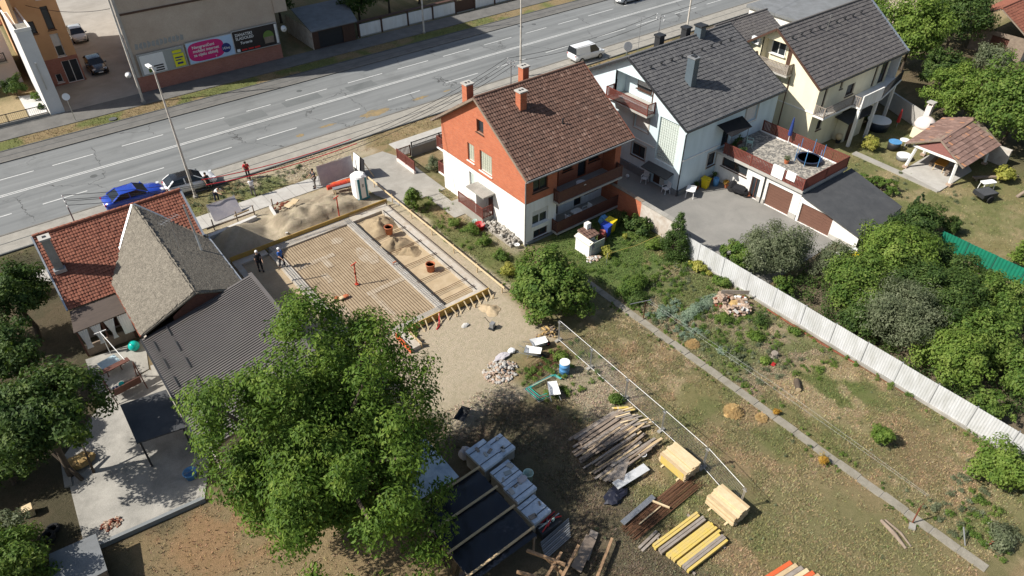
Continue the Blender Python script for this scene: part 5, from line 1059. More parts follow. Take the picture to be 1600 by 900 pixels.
# weeds too many to count: garden beds, fence foot, path edges
def weed_patch(n, x0, x1, y0, y1, seed, thr=.5, r_=(.08, .24)):
    r = np.random.default_rng(seed); x = r.uniform(x0, x1, n); y = r.uniform(y0, y1, n); k = fbm(x + seed, y, .8) > thr
    return np.stack([x[k], y[k], np.full(k.sum(), .06) + r.random(k.sum()) * .12], -1), r.uniform(*r_, k.sum())
for nm, m_, per, specs in [('weeds', 'leaf_mid', 55, [(420, 29.4, 36.6, 17.5, 26.4, 1), (150, 29.4, 36.6, 12.5, 17.5, 2, .54), (160, 23.8, 28, 31, 46, 3, .48), (90, 36.2, 36.75, 3, 26, 4, .45, (.08, .18)), (120, 29.3, 29.7, 2, 28, 5, .5, (.05, .13)), (90, 28.2, 28.7, 2, 28, 6, .55, (.05, .12)), (260, 29.5, 37.2, 25.5, 33.5, 7, .52), (90, 19, 24.5, 20.5, 24.5, 8, .48), (80, 30, 33, 0, 3, 9, .4)]),
                               ('pale_weeds', 'leaf_olive', 50, [(300, 29.4, 36.6, 14, 26, 11), (120, 29.5, 35, 0, 4, 12, .45), (200, 14, 36, 1, 24, 13, .56, (.06, .15)), (120, 40, 62, 55.4, 57.4, 14, .5), (90, 10, 20, 54, 57, 15, .5), (80, 55, 62, 14, 26, 16, .5)]),
                               ('cabbages', 'leaf_blue', 60, [(110, 31.0, 35.0, 21.1, 21.9, 21, .3, (.12, .26)), (60, 29.5, 32.5, 22.2, 23.2, 22, .35, (.1, .2)), (70, 29.6, 31.5, 17.5, 21, 23, .45, (.1, .2))])]:
    cs_ = [weed_patch(*s_) for s_ in specs]; P_ = np.concatenate([c_[0] for c_ in cs_]); Q_ = np.concatenate([c_[1] for c_ in cs_])
    v = leaves(P_, Q_, len(P_) * per, .1, .045, 400 + per, 0, 1.0); v[:, 2] = np.maximum(v[:, 2], .015); o_ = np_mesh(nm, v, np.arange(len(v)).reshape(-1, 4), m_); stuff(o_)
    o_['label'] = {'weeds': 'green weeds in the garden beds and along the path', 'pale_weeds': 'pale dry weeds across lawn and beds', 'cabbages': 'blue green cabbage leaves in the vegetable beds'}[nm]; o_['category'] = 'weeds'
# dry grass: tufts too many to count
def tufts(n, x0, x1, y0, y1, seed, h=(.04, .11), avoid=()):
    r = np.random.default_rng(seed); x = r.uniform(x0, x1, n); y = r.uniform(y0, y1, n)
    keep = (fbm(x, y, .9) + .25 * r.random(n)) > .52
    for a, b, c, d in avoid: keep &= ~((x > a) & (x < b) & (y > c) & (y < d))
    return x[keep], y[keep]
px_, py_ = [], []
AV = [(28.68, 29.32, 0, 31), (8.5, 13, 13.5, 20), (12.5, 15.5, 14.5, 21.5)]
for a in [(100000, 13, 36.7, .5, 24.5, 1), (5000, 23.7, 28, 31, 45, 2), (11000, 29, 37.2, 25, 34, 3), (5000, -3.5, 9, 16, 27, 4), (9000, 55, 72, 7, 28, 5), (4000, 9.5, 22, 54, 57.6, 6), (5000, 0, 60, 76, 78.2, 7), (4000, 22, 60, 55.3, 57.6, 8), (2500, -6, 9, 52, 57.5, 9)]:
    p, q = tufts(*a[:6], avoid=AV); px_.append(p); py_.append(q)
px_, py_ = np.concatenate(px_), np.concatenate(py_); n = len(px_); r = np.random.default_rng(77)
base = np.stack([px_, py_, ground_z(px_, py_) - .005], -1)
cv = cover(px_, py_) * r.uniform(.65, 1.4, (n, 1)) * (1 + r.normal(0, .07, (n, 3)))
V = []; CL = []
for k in range(3):
    az = r.uniform(0, 6.283, n); h = r.uniform(.03, .13, n); sp = r.uniform(.03, .12, n); wd = r.uniform(.012, .03, n)
    d = np.stack([np.cos(az), np.sin(az), 0 * az], -1); s_ = np.stack([-np.sin(az), np.cos(az), 0 * az], -1)
    V.append(np.stack([base - s_ * wd[:, None], base + s_ * wd[:, None], base + d * sp[:, None] + np.array([0, 0, 1]) * h[:, None]], 1)); CL.append(np.repeat(cv[:, None], 3, 1))
V = np.concatenate(V).reshape(-1, 3); CL = np.concatenate(CL).reshape(-1, 3)
m, nt, b = _nt('grass_blades'); at = _n(nt, 'ShaderNodeAttribute', attribute_name='cover'); nt.links.new(at.outputs['Color'], b.inputs['Base Color']); b.inputs['Roughness'].default_value = .9; b.inputs['Specular IOR Level'].default_value = .1
gr = np_mesh('grass', V, np.arange(len(V)).reshape(-1, 3), m); stuff(gr); gr['label'] = 'short dry grass and weeds on the lawns and verges'; gr['category'] = 'grass'
ca = gr.data.color_attributes.new('cover', 'FLOAT_COLOR', 'POINT'); ca.data.foreach_set('color', np.concatenate([np.clip(CL, 0, 1), np.ones((len(CL), 1))], 1).astype('f').ravel())

# ------------------------------------------------------------------ billboards and lettering
def text(body, size, m, parent, loc, rot=(R(90), 0, 0), align='LEFT', sx=1.0, name='lettering', shear=0, z=0):
    cu = bpy.data.curves.new(name, 'FONT'); cu.body = body; cu.size = size; cu.align_x = align; cu.extrude = .004; cu.shear = shear; cu.offset = size * .018
    o = bpy.data.objects.new(name, cu); C.objects.link(o); cu.materials.append(MATS[m]); o.parent = parent
    dg = bpy.context.evaluated_depsgraph_get(); dg.update(); me = bpy.data.meshes.new_from_object(o.evaluated_get(dg)); bpy.data.objects.remove(o)
    o = bpy.data.objects.new(name, me); C.objects.link(o); o.parent = parent
    o.location = Vector(loc) - _wl(parent); o.rotation_euler = rot; o.scale = (sx, 1, 1); return o
for nm, c_ in [('print_pink', (.55, .012, .16)), ('print_sky', (.42, .58, .78)), ('print_black', (.02, .016, .016)), ('print_yellow', (.68, .66, .02)), ('print_white', (.72, .73, .72)), ('print_navy', (.015, .03, .16)), ('print_grey', (.32, .34, .33)), ('print_red', (.55, .02, .02)), ('print_green', (.12, .2, .04)), ('print_teal', (.25, .36, .42))]:
    mat(nm, c_, .5, .06, 4, 30, 0)
def board(label, x0, x1, z0, z1, m, y=81.2):
    t = thing('billboard', label, 'billboard', ((x0 + x1) / 2, y, z0), group='billboards on the beige wall')
    MB().box(x0, x1, y, y + .12, z0, z1).build('panel', m, t)
    f = MB(); f.box(x0 - .05, x1 + .05, y - .03, y + .13, z1 + .001, z1 + .06).box(x0 - .05, x1 + .05, y - .03, y + .13, z0 - .06, z0 - .001).box(x0 - .05, x0 - .001, y - .03, y + .13, z0, z1).box(x1 + .001, x1 + .05, y - .03, y + .13, z0, z1)
    f.build('frame', 'zinc', t); return t
Y_ = 81.19
b1 = board('pale poster with dark lettering, leftmost on the beige building', 14.2, 18.9, 1.82, 3.95, 'print_grey')
MB().box(14.35, 16.75, 81.17, 81.198, 1.9, 3.85).build('poster', 'print_white', b1); MB().box(14.9, 15.2, 81.15, 81.169, 2.0, 2.45).build('picture', 'print_green', b1)
for i, (w_, z_) in enumerate([(1.0, 2.5), (.8, 2.25), (.9, 2.0)]): MB().box(16.5 - w_, 16.5, 81.15, 81.169, z_, z_ + .14).build('print_bar', 'print_black', b1)
b2 = thing('poster', 'small yellow poster between the pale and the pink billboard', 'poster', (18.2, 81.15, 1.9), group='billboards on the beige wall')
MB().box(17.65, 18.75, 81.12, 81.165, 1.95, 3.3).build('sheet', 'print_yellow', b2); MB().box(17.65, 18.6, 81.12, 81.165, 3.42, 3.7).build('header', 'print_yellow', b2)
MB().box(17.8, 18.6, 81.1, 81.119, 2.85, 2.98).box(17.8, 18.4, 81.1, 81.119, 2.6, 2.7).box(17.9, 18.5, 81.1, 81.119, 2.2, 2.4).build('print_bar', 'print_navy', b2)
b3 = board('pink and light blue billboard advertising mobile internet', 19.2, 24.2, 1.86, 4.08, 'print_sky')
pk = MB(); pts = []
for k in range(40):
    a = 2 * math.pi * k / 40; ca_, sa_ = math.cos(a), math.sin(a)
    pts.append((21.2 + math.copysign(abs(ca_) ** .55, ca_) * 1.95, 81.185, 2.97 + math.copysign(abs(sa_) ** .6, sa_) * 1.02))
pk.poly(pts).build('print_shape', 'print_pink', b3)
for i, s_ in enumerate(['Neograničeni', 'mobilni internet', 'za cijelu obitelj']): text(s_, .43, 'print_white', b3, (19.75, 81.17, 3.36 - i * .42), sx=1.02)
MB().cyl((23.35, 81.18, 2.75), (23.35, 81.16, 2.75), .52, n=24).build('print_disc', 'print_navy', b3); text('1€/mj.', .34, 'print_white', b3, (23.35, 81.15, 2.62), align='CENTER'); text('T', .3, 'print_white', b3, (22.0, 81.17, 2.02))
b4 = board('black billboard advertising artisan ice cream', 24.3, 29.45, 1.86, 4.2, 'print_black')
text('ZANATSKI', .42, 'print_white', b4, (24.55, 81.17, 3.62)); text('SLADOLED', .42, 'print_white', b4, (24.55, 81.17, 3.22)); text('Torterie', .4, 'print_white', b4, (24.95, 81.17, 2.72), shear=.2)
MB().box(24.45, 24.8, 81.15, 81.198, 1.95, 2.25).build('print_bar', 'print_white', b4)
for k in range(3): MB().box(25.0 + k * .75, 25.6 + k * .75, 81.15, 81.198, 2.0, 2.15).build('print_bar', 'print_red', b4)
MB().cyl((28.3, 81.19, 2.95), (28.3, 81.16, 2.95), .62, n=20).build('picture', 'print_green', b4); MB().box(27.75, 28.85, 81.14, 81.159, 2.2, 2.9).build('picture', 'timber_old', b4); MB().box(29.15, 29.4, 81.15, 81.198, 1.95, 4.1).build('print_bar', 'print_white', b4)
gp_ = thing('graffiti', 'faded pale blue graffiti on the beige wall above the posters', 'graffiti', (16, 81.42, 4.3)); 
for k in range(12):
    x = 14.3 + k * .42; a_ = .12 * math.sin(k * 1.7); MB().slab([(x, 81.438, 4.5 + a_), (x + .34, 81.438, 4.47 - a_), (x + .4, 81.438, 5.0 + a_), (x + .1, 81.438, 5.08 - a_)], .006).build('stroke', 'print_faded' if 'print_faded' in MATS else mat('print_faded', (.36, .37, .36), .9, .25, 4, 20, 0), gp_)
def dish(label, x, y, z, r_=.42, az=0):
    t = thing('satellite_dish', label, 'satellite dish', (x, y, z), az)
    q = MB(); n = 14; pr_ = [(0.001, 0), (r_ * .5, .03), (r_ * .85, .09), (r_, .14)]
    q.lathe(pr_, (0, 0, 0), n); o = q.build('reflector', 'plastic_white', t, local=True, smooth=True); o.rotation_euler = (R(70), 0, 0); o.location = (0, -.1, .1)
    MB().bar((0, .2, -.1), (0, -.05, .1), .04).build('bracket', 'metal_grey', t, local=True); MB().bar((0, -.2, -.1), (0, -.5, .2), .025).build('feed_arm', 'metal_grey', t, local=True); return t
dish('white satellite dish at the corner of the beige building', 30.0, 80.9, 3.4, .36, R(10)); dish('white satellite dish beside the courtyard drainpipe', 12.9, 81.2, 2.2, .32, R(-30)); dish('white satellite dish on the roadside annex wall', 61.9, 47.6, 4.3, .45, R(-60))

# ------------------------------------------------------------------ lamps, poles, overhead line
def lamp(label, x, y, h, arm=(1.4, 0), lean=(0, 0)):
    t = thing('street_lamp', label, 'street lamp', (x, y, 0), group='street lamps'); q = MB()
    q.tube([(x, y, 0), (x + lean[0] * .5, y + lean[1] * .5, h * .5), (x + lean[0], y + lean[1], h)], [.12, .09, .06], 8); q.build('pole', 'pole_paint', t)
    MB().cyl((x, y, -.02), (x, y, .18), .2, n=10).build('footing', 'concrete', t)
    tx, ty = x + lean[0], y + lean[1]; MB().tube([(tx, ty, h), (tx + arm[0] * .3, ty + arm[1] * .3, h + .15), (tx + arm[0] * .6, ty + arm[1] * .6, h + .2)], .035, 6).build('arm', 'pole_paint', t)
    hd = MB().obox((tx + arm[0] * .85, ty + arm[1] * .85, h + .2), (.75, .28, .13), math.atan2(arm[1], arm[0])).build('lamp_head', 'plastic_white', t); MB().obox((tx + arm[0] * .85, ty + arm[1] * .85, h + .12), (.5, .2, .03), math.atan2(arm[1], arm[0])).build('diffuser', 'glass_block', hd); return t
lamp('tall street lamp beside the white parked car', 10.85, 57.0, 10.9, (-.1, 1.0), (-.05, .05)); lamp('street lamp in front of the white panel wall', 47.1, 78.3, 11, (0, -1.2)); lamp('slim white pole on the kerb behind the brick house', 48.0, 59.9, 12, (0, 1.2)); lamp('white pole at the road beyond the pale blue house', 71.5, 56.6, 11, (0, 1.2))
pl = thing('utility_pole', 'thin pale pole in front of the beige building corner', 'pole', (13.0, 78.9, 0)); MB().tube([(13.0, 78.9, 0), (13.0, 78.9, 13)], [.13, .09], 8).build('shaft', 'pole_paint', pl); MB().box(12.8, 13.2, 78.7, 79.1, -.01, .2).build('footing', 'concrete', pl)
sg = thing('road_mirror', 'round white traffic mirror on a thin post by the stair tower', 'mirror', (6.4, 78.7, 0)); MB().cyl((6.4, 78.7, 0), (6.4, 78.7, 2.3), .035, n=8).build('post', 'galv', sg); o = MB().cyl((6.4, 78.62, 2.55), (6.4, 78.57, 2.57), .34, n=20).build('disc', 'plastic_white', sg)
tk = mat('cable_black', (.02, .02, .022), .7, .1); tr_ = mat('cable_red', (.45, .02, .03), .6, .1)
def mast(label, x, y, z0, z1):
    t = thing('roof_mast', label, 'mast', (x, y, z0), group='roof masts of the power line'); MB().cyl((x, y, z0), (x, y, z1), .045, n=8).build('tube', 'metal_grey', t)
    for k, dz in enumerate((-.12, -.45)):
        MB().bar((x, y - .5, z1 + dz), (x, y + .5, z1 + dz), .06).build('crossarm', 'metal_grey', t)
        for d in (-.45, .45): MB().cyl((x, y + d, z1 + dz + .03), (x, y + d, z1 + dz + .16), .04, .05, n=8).build('insulator', 'plastic_white', t)
    return t
M1, M2, M3 = (1.6, 49.3, 7.2), (35.2, 45.2, 9.6), (52.3, 44.6, 9.9)
mast('electric mast on the red tiled roof at left', M1[0], M1[1], 5.0, M1[2]); mast('electric mast on the brown tiled roof of the brick house', M2[0], M2[1], 6.8, M2[2]); mast('electric mast on the pale blue house roof', M3[0], M3[1], 6.9, M3[2])
def cable(label, a, b, sag, m, red=None, r_=.018):
    pts = []
    for k in range(25):
        t = k / 24; pts.append((a[0] + (b[0] - a[0]) * t, a[1] + (b[1] - a[1]) * t, a[2] + (b[2] - a[2]) * t - sag * 4 * t * (1 - t)))
    t_ = thing('power_cable', label, 'cable', a, group='overhead power cables'); MB().tube(pts, r_, 5).build('wire', m, t_)
    if red: MB().tube(pts[red[0]:red[1]], .032, 6).build('red_sleeve', 'cable_red', t_)
    return t_
for i, (dy, dz, lab, red) in enumerate([(-.45, .05, 'overhead cable with red sleeve, nearer of the lower pair by the site', (6, 15)), (.45, .05, 'overhead cable with red sleeve, farther of the lower pair by the site', (6, 15)), (-.45, -.28, 'bare black overhead cable along the site, lower near one', None), (.45, -.28, 'bare black overhead cable along the site, lower far one', None)]):
    cable(lab, (M1[0], M1[1] + dy, M1[2] + dz), (M2[0], M2[1] + dy, M2[2] + dz), 2.7, 'cable_black', red)
for i, (dy, lab) in enumerate([(-.45, 'near black cable between the brick house and the pale blue house'), (.45, 'far black cable between the brick house and the pale blue house')]): cable(lab, (M2[0], M2[1] + dy, M2[2]), (M3[0], M3[1] + dy, M3[2]), .5, 'cable_black')
cable('black cable running on from the pale blue house mast to the right', M3, (90, 52, 10.5), 1.2, 'cable_black'); cable('black cable crossing to the apartment block at top left', (13.0, 78.9, 9.6), (7.0, 88.7, 8.6), .5, 'cable_black', r_=.025)

# ------------------------------------------------------------------ vehicles
for nm, c_, ro in [('paint_blue', (.012, .05, .36), .2), ('paint_white', (.72, .73, .74), .25), ('paint_silver', (.42, .44, .46), .25), ('paint_dark', (.012, .014, .02), .2), ('paint_black', (.01, .01, .011), .2)]: gloss(nm, c_, ro, .1 if nm == 'paint_silver' else 0, coat=.6)
gloss('car_glass', (.012, .015, .018), .04); gloss('lens_red', (.4, .01, .01), .2); gloss('lens_clear', (.55, .57, .6), .12); gloss('alloy', (.4, .41, .42), .3, .8)
def car(label, cat, loc, rz, paint, L=4.4, W=1.78, Hh=1.46, hood=.95, tail=1.02, a0=.95, a1=.25, a2=-1.1, a3=-1.75, roofpaint=None, van=False, name='parked_car'):
    """lofted body (x forward), separate roof, glass, wheels and lamps"""
    t = thing(name, label, cat, loc, rz); hl = L / 2
    if van: st = [(-hl, .8, .5, 1.0), (-hl + .05, .92, .3, 1.05), (-hl * .5, 1, .25, 1.1), (.0, 1, .25, 1.08), (hl * .52, .99, .25, 1.02), (hl * .8, .94, .27, .92), (hl * .95, .86, .3, .8), (hl, .7, .4, .66)]
    else: st = [(-hl, .74, .5, tail - .18), (-hl + .07, .9, .34, tail - .04), (-hl * .78, .97, .26, tail), (-hl * .35, 1, .22, hood + .04), (.1, 1, .22, hood), (hl * .48, .99, .22, hood - .02), (hl * .74, .95, .24, hood - .11), (hl * .93, .84, .28, hood - .24), (hl, .62, .38, hood - .4)]
    w2 = W / 2; vs = []; fs = []; n = 12
    for x, f, zb, zt in st:
        w_ = w2 * f; sec = [(w_ * .86, zb), (w_ * .98, zb + .12), (w_, zb + (zt - zb) * .45), (w_ * .985, zt - .12), (w_ * .9, zt - .02), (w_ * .45, zt + .025)]
        vs += [(x, yy, zz) for yy, zz in sec] + [(x, -yy, zz) for yy, zz in reversed(sec)]
    for i in range(len(st) - 1):
        for k in range(n): fs.append((i * n + k, (i + 1) * n + k, (i + 1) * n + (k + 1) % n, i * n + (k + 1) % n))
    fs += [tuple(range(n)), tuple(range(len(vs) - 1, len(vs) - n - 1, -1))]
    bd = MB().add(vs, fs).build('body', paint, t, local=True, smooth=True)
    zb = hood + .0; zr = Hh; wb, wr = w2 * .95, w2 * .74
    # greenhouse: glass shell, pillars in paint, roof shell
    g = MB(); A0, A1, A2, A3 = (a0, zb), (a1, zr - .05), (a2, zr - .05), (a3, max(zb, tail) if not van else tail + .0)
    P = {}
    for nm, (x, z), w_ in (('a', A0, wb), ('b', A1, wr), ('c', A2, wr), ('d', A3, wb)):
        for s in (1, -1): P[nm, s] = (x, s * w_, z)
    g.poly([P['a', 1], P['a', -1], P['b', -1], P['b', 1]]).build('windscreen', 'car_glass', t, local=True)
    MB().poly([P['c', 1], P['c', -1], P['d', -1], P['d', 1]]).build('rear_window', 'car_glass', t, local=True)
    for s in (1, -1):
        mx = .52
        if van:
            MB().poly([P['a', s], P['b', s], ((a1 - .75), s * wr, zr - .05), ((a1 - .75), s * wb, zb)]).build('side_window', 'car_glass', t, local=True)
            MB().poly([((a1 - .751), s * wr, zr - .05), P['c', s], P['d', s], ((a1 - .751), s * wb, zb - .03)]).build('side_panel', paint, t, local=True)
        else:
            MB().poly([P['a', s], P['b', s], P['c', s], P['d', s]]).build('side_window', 'car_glass', t, local=True)
            q = MB(); xm = (a1 + a2) / 2; q.bar((xm + .02, s * (wb + .004), zb), (xm, s * (wr + .006), zr - .05), .09, .02); q.bar(P['a', s], P['b', s], .07, .05); q.bar(P['c', s], P['d', s], .16, .05); q.build('pillar', roofpaint if False else paint, t, local=True)
        MB().obox((a0 - .15, s * (w2 + .07), hood + .06), (.1, .2, .13)).build('wing_mirror', paint if not roofpaint else roofpaint, t, local=True)
    vs = []; nx, ny = 9, 7
    for i in range(nx):
        x = a1 + .06 + (a2 - a1 - .12) * i / (nx - 1); e = 1 - abs(2 * i / (nx - 1) - 1) ** 4
        for j in range(ny):
            s = 2 * j / (ny - 1) - 1; vs.append((x, s * (wr + .02), zr - .05 + .055 * e * (1 - abs(s) ** 3) - .012 * (abs(s) == 1)))
    fs = [(i * ny + j, (i + 1) * ny + j, (i + 1) * ny + j + 1, i * ny + j + 1) for i in range(nx - 1) for j in range(ny - 1)]
    MB().add(vs, fs).build('roof', roofpaint or paint, t, local=True, smooth=True)
    for sx_ in (1, -1):
        for s in (1, -1):
            wx = hl * .62 if sx_ > 0 else -hl * .6
            ww = thing('wheel', '', ''); del ww['label'], ww['category']; ww.parent = t; ww.location = (wx, s * (w2 - .09), .31); WL[ww.name] = Vector((0, 0, 0))
            MB().cyl((0, -.105, 0), (0, .105, 0), .31, n=18).build('tyre', 'rubber', ww, local=True); MB().cyl((0, s * .106, 0), (0, s * .115, 0), .2, n=12).build('rim', 'alloy', ww, local=True)
    zf = hood - .24; zt = tail - .16
    for s in (1, -1):
        MB().obox((hl * .9, s * w2 * .66, zf), (.22, .34, .14), s * -.35).build('headlight', 'lens_clear', t, local=True); MB().obox((-hl + .06, s * w2 * .72, zt), (.1, .3, .16), s * .3).build('tail_light', 'lens_red', t, local=True)
    MB().obox((hl - .005, 0, .42), (.03, .5, .11)).build('number_plate', 'plastic_white', t, local=True); MB().obox((-hl, 0, .62), (.03, .5, .11)).build('number_plate', 'plastic_white', t, local=True)
    return t
car('blue sedan parked beside the red tiled roof', 'car', (6.7, 59.2, .1), R(1), 'paint_blue', 4.7, 1.85, 1.46, .96, 1.02, 1.05, .2, -1.05, -1.8)
car('white hatchback with black roof parked beside the street lamp', 'car', (11.1, 58.5, .1), R(-3), 'paint_white', 4.1, 1.8, 1.5, .98, 1.04, 1.0, .3, -1.35, -1.95, roofpaint='paint_black')
car('white panel van on the roadside behind the brick house roof', 'van', (57.3, 59.3, .1), R(-4), 'paint_white', 4.4, 1.85, 1.85, 1.02, 1.08, 1.35, .65, -2.05, -2.18, van=True, name='panel_van')
car('silver car driving on the far lanes at the top', 'car', (76.3, 71.4, .025), R(180), 'paint_silver', 4.3, 1.8, 1.55)
car('silver hatchback in the courtyard beside the apartment block', 'car', (12.2, 102.6, .06), R(-92), 'paint_silver', 4.0, 1.7, 1.5, .95, 1.0, 1.0, .3, -1.3, -1.9)
car('dark car parked in the shaded courtyard near the street', 'car', (11.5, 91.0, .06), R(-91), 'paint_dark', 4.3, 1.76, 1.46)
car('dark car parked at the top edge beyond the cream house roof', 'car', (93.4, 54.0, .06), R(0), 'paint_dark', 4.3, 1.76, 1.46)

# ------------------------------------------------------------------ people
for nm, c_ in [('cloth_blue', (.03, .12, .42)), ('cloth_white', (.72, .72, .72)), ('cloth_red', (.5, .02, .03)), ('cloth_black', (.018, .018, .022)), ('cloth_dark', (.035, .035, .045)), ('cloth_grey', (.16, .15, .14)), ('cloth_navy', (.02, .028, .06)), ('hair_dark', (.02, .014, .01)), ('helmet_white', (.8, .8, .8))]: mat(nm, c_, .8, .15, 6, 40, .1)
def skinned(name, verts, edges, radii, m, parent, root=0, sub=1):
    me = bpy.data.meshes.new(name); me.from_pydata(verts, edges, []); o = link(name, me, m, parent)
    md = o.modifiers.new('skin', 'SKIN'); md.use_smooth_shade = True
    for i, r_ in enumerate(radii): 
        d = me.skin_vertices[0].data[i]; d.radius = r_ if isinstance(r_, tuple) else (r_, r_); d.use_root = (i == root)
    if sub: s_ = o.modifiers.new('sub', 'SUBSURF'); s_.levels = sub; s_.render_levels = sub
    return o
def person(label, loc, rz, shirt, trousers, head='hair_dark', h=1.74, bend=0, arms=((.25, .1), (.25, .1)), stride=.12, cap=False):
    """x forward; bend leans the trunk forward; arms are (swing forward, out) in radians with a soft elbow"""
    t = thing('person', label, 'person', loc, rz); k = h / 1.74
    hip = Vector((0, 0, .92)); cb, sb = math.cos(bend), math.sin(bend)
    T = lambda p: Vector((p[0] * cb + (p[2] - .92) * sb, p[1], .92 - p[0] * sb + (p[2] - .92) * cb)) * k
    if bend > .5: hipshift = -.12
    else: hipshift = 0
    V = [Vector((0, 0, .92)) * k, T((0, 0, 1.1)), T((.01, 0, 1.3)), T((0, 0, 1.44)), T((.01, 0, 1.52)), T((.03, 0, 1.6)), T((.03, 0, 1.7))]
    Rr = [(.15, .12), (.135, .105), (.16, .12), (.1, .085), (.052, .052), (.085, .1), (.07, .085)]; E = [(0, 1), (1, 2), (2, 3), (3, 4), (4, 5), (5, 6)]
    legs = []; armi = []
    for s in (1, -1):
        b = len(V); st = stride * s
        V += [Vector((0, s * .1, .88)) * k, Vector((st * .6 + .05 + hipshift * .3, s * .11, .49)) * k, Vector((st + hipshift * .2, s * .11, .1)) * k, Vector((st + .1, s * .12, .035)) * k, Vector((st + .2, s * .125, .03)) * k]
        Rr += [.085, .06, .042, (.045, .035), .03]; E += [(0, b), (b, b + 1), (b + 1, b + 2), (b + 2, b + 3), (b + 3, b + 4)]; legs.append(b)
        sw, out = arms[0 if s > 0 else 1]; b = len(V); sh = T((0, s * .19, 1.41))
        d1 = Vector((math.sin(sw), s * math.sin(out), -math.cos(sw))).normalized(); d2 = Vector((math.sin(sw + .45), s * math.sin(out * .4), -math.cos(sw + .45))).normalized()
        el = sh + d1 * .29 * k; wr = el + d2 * .25 * k; pm = wr + d2 * .09 * k
        V += [sh, el, wr, pm]; Rr += [.06, .042, .03, (.034, .022)]; E += [(2, b), (b, b + 1), (b + 1, b + 2), (b + 2, b + 3)]; armi.append(b)
        side = d2.cross(Vector((0, s, 0))).normalized()
        for f_, (off, ln) in enumerate(((.03, .07), (.01, .085), (-.01, .08), (-.03, .06))):
            c0 = len(V); V += [pm + side * off + d2 * ln * .5, pm + side * off * 1.1 + d2 * ln + Vector((0, -s * .02, 0))]; Rr += [.009, .008]; E += [(b + 3, c0), (c0, c0 + 1)]
        c0 = len(V); V += [wr + d2 * .03 + side * .045, wr + d2 * .07 + side * .065]; Rr += [.011, .009]; E += [(b + 2, c0), (c0, c0 + 1)]
    skinned('body', V, E, Rr, 'skin', t)
    b0, b1 = armi; V2 = [V[0], V[1], V[2], V[3], V[b0], (V[b0] + V[b0 + 1]) / 2 + (V[b0 + 1] - V[b0]) * .35, V[b1], (V[b1] + V[b1 + 1]) / 2 + (V[b1 + 1] - V[b1]) * .35]
    skinned('shirt', V2, [(0, 1), (1, 2), (2, 3), (2, 4), (4, 5), (2, 6), (6, 7)], [(.165, .135), (.16, .13), (.18, .14), (.12, .1), .078, .06, .078, .06], shirt, t)
    l0, l1 = legs; V3 = [V[0]] + [V[l0 + i] for i in range(3)] + [V[l1 + i] for i in range(3)]
    skinned('trousers', V3, [(0, 1), (1, 2), (2, 3), (0, 4), (4, 5), (5, 6)], [(.17, .145), .1, .076, .06, .1, .076, .06], trousers, t)
    for l in (l0, l1): MB().obox(V[l + 3] + Vector((.02, 0, .015)), (.27, .1, .09)).build('shoe', 'cloth_black', t, local=True)
    c_ = (V[5] + V[6]) / 2; up = (V[6] - V[5]).normalized(); fw = Vector((up.z, 0, -up.x))
    q = MB(); hr = .118 if cap else .108
    q.ball(c_ + up * .045 - fw * .018, (hr * 1.05, hr * .95, hr * .85), 12, 8); q.build('helmet' if cap else 'hair', head, t, local=True, smooth=True)
    f = MB(); f.ball(c_ + fw * .1 - up * .02, (.02, .016, .025), 6, 5); f.ball(c_ + Vector((0, .1, 0)) - up * .02, (.02, .012, .032), 6, 5); f.ball(c_ - Vector((0, .1, 0)) - up * .02, (.02, .012, .032), 6, 5); f.build('face', 'skin', t, local=True, smooth=True)
    e_ = MB()
    for s in (1, -1): e_.ball(c_ + fw * .088 + Vector((0, s * .035, 0)) + up * .012, .012, 6, 5)
    e_.obox(c_ + fw * .093 - up * .065, (.01, .045, .012)); e_.build('eyes_and_mouth', 'hair_dark', t, local=True)
    return t
zs = .22
person('man in white helmet and blue shirt standing on the foundation', (12.45, 43.1, zs), R(-60), 'cloth_blue', 'cloth_dark', 'helmet_white', cap=True, arms=((.3, .15), (.5, .1)), stride=.16)
person('man in white helmet and black clothes in the shade on the foundation', (11.1, 43.9, zs - .1), R(-100), 'cloth_black', 'cloth_black', 'helmet_white', cap=True, stride=.1)
person('man in red shirt and black trousers at the kerb', (15.6, 57.3, .0), R(-110), 'cloth_red', 'cloth_black', bend=.25, arms=((.7, .3), (.6, .3)), stride=.15)
person('man in white shirt standing on the pavement edge facing the road', (14.8, 54.2, 0.0), R(80), 'cloth_white', 'cloth_grey', bend=.1, arms=((.7, .1), (.7, .1)), stride=.14)
person('man in white shirt bending down behind the grey site banner', (12.05, 55.2, 0), R(-60), 'cloth_white', 'cloth_navy', bend=.75, arms=((.9, .15), (1.0, .15)), stride=.1)
person('man in dark clothes beside the white parked car', (12.15, 57.35, .0), R(-70), 'cloth_dark', 'cloth_black', arms=((.3, .2), (.3, .2)), stride=.15)
person('man in dark clothes standing beside the wide site banner', (19.5, 52.3, .05), R(200), 'cloth_dark', 'cloth_grey', arms=((.9, .1), (.8, .1)), stride=.12)

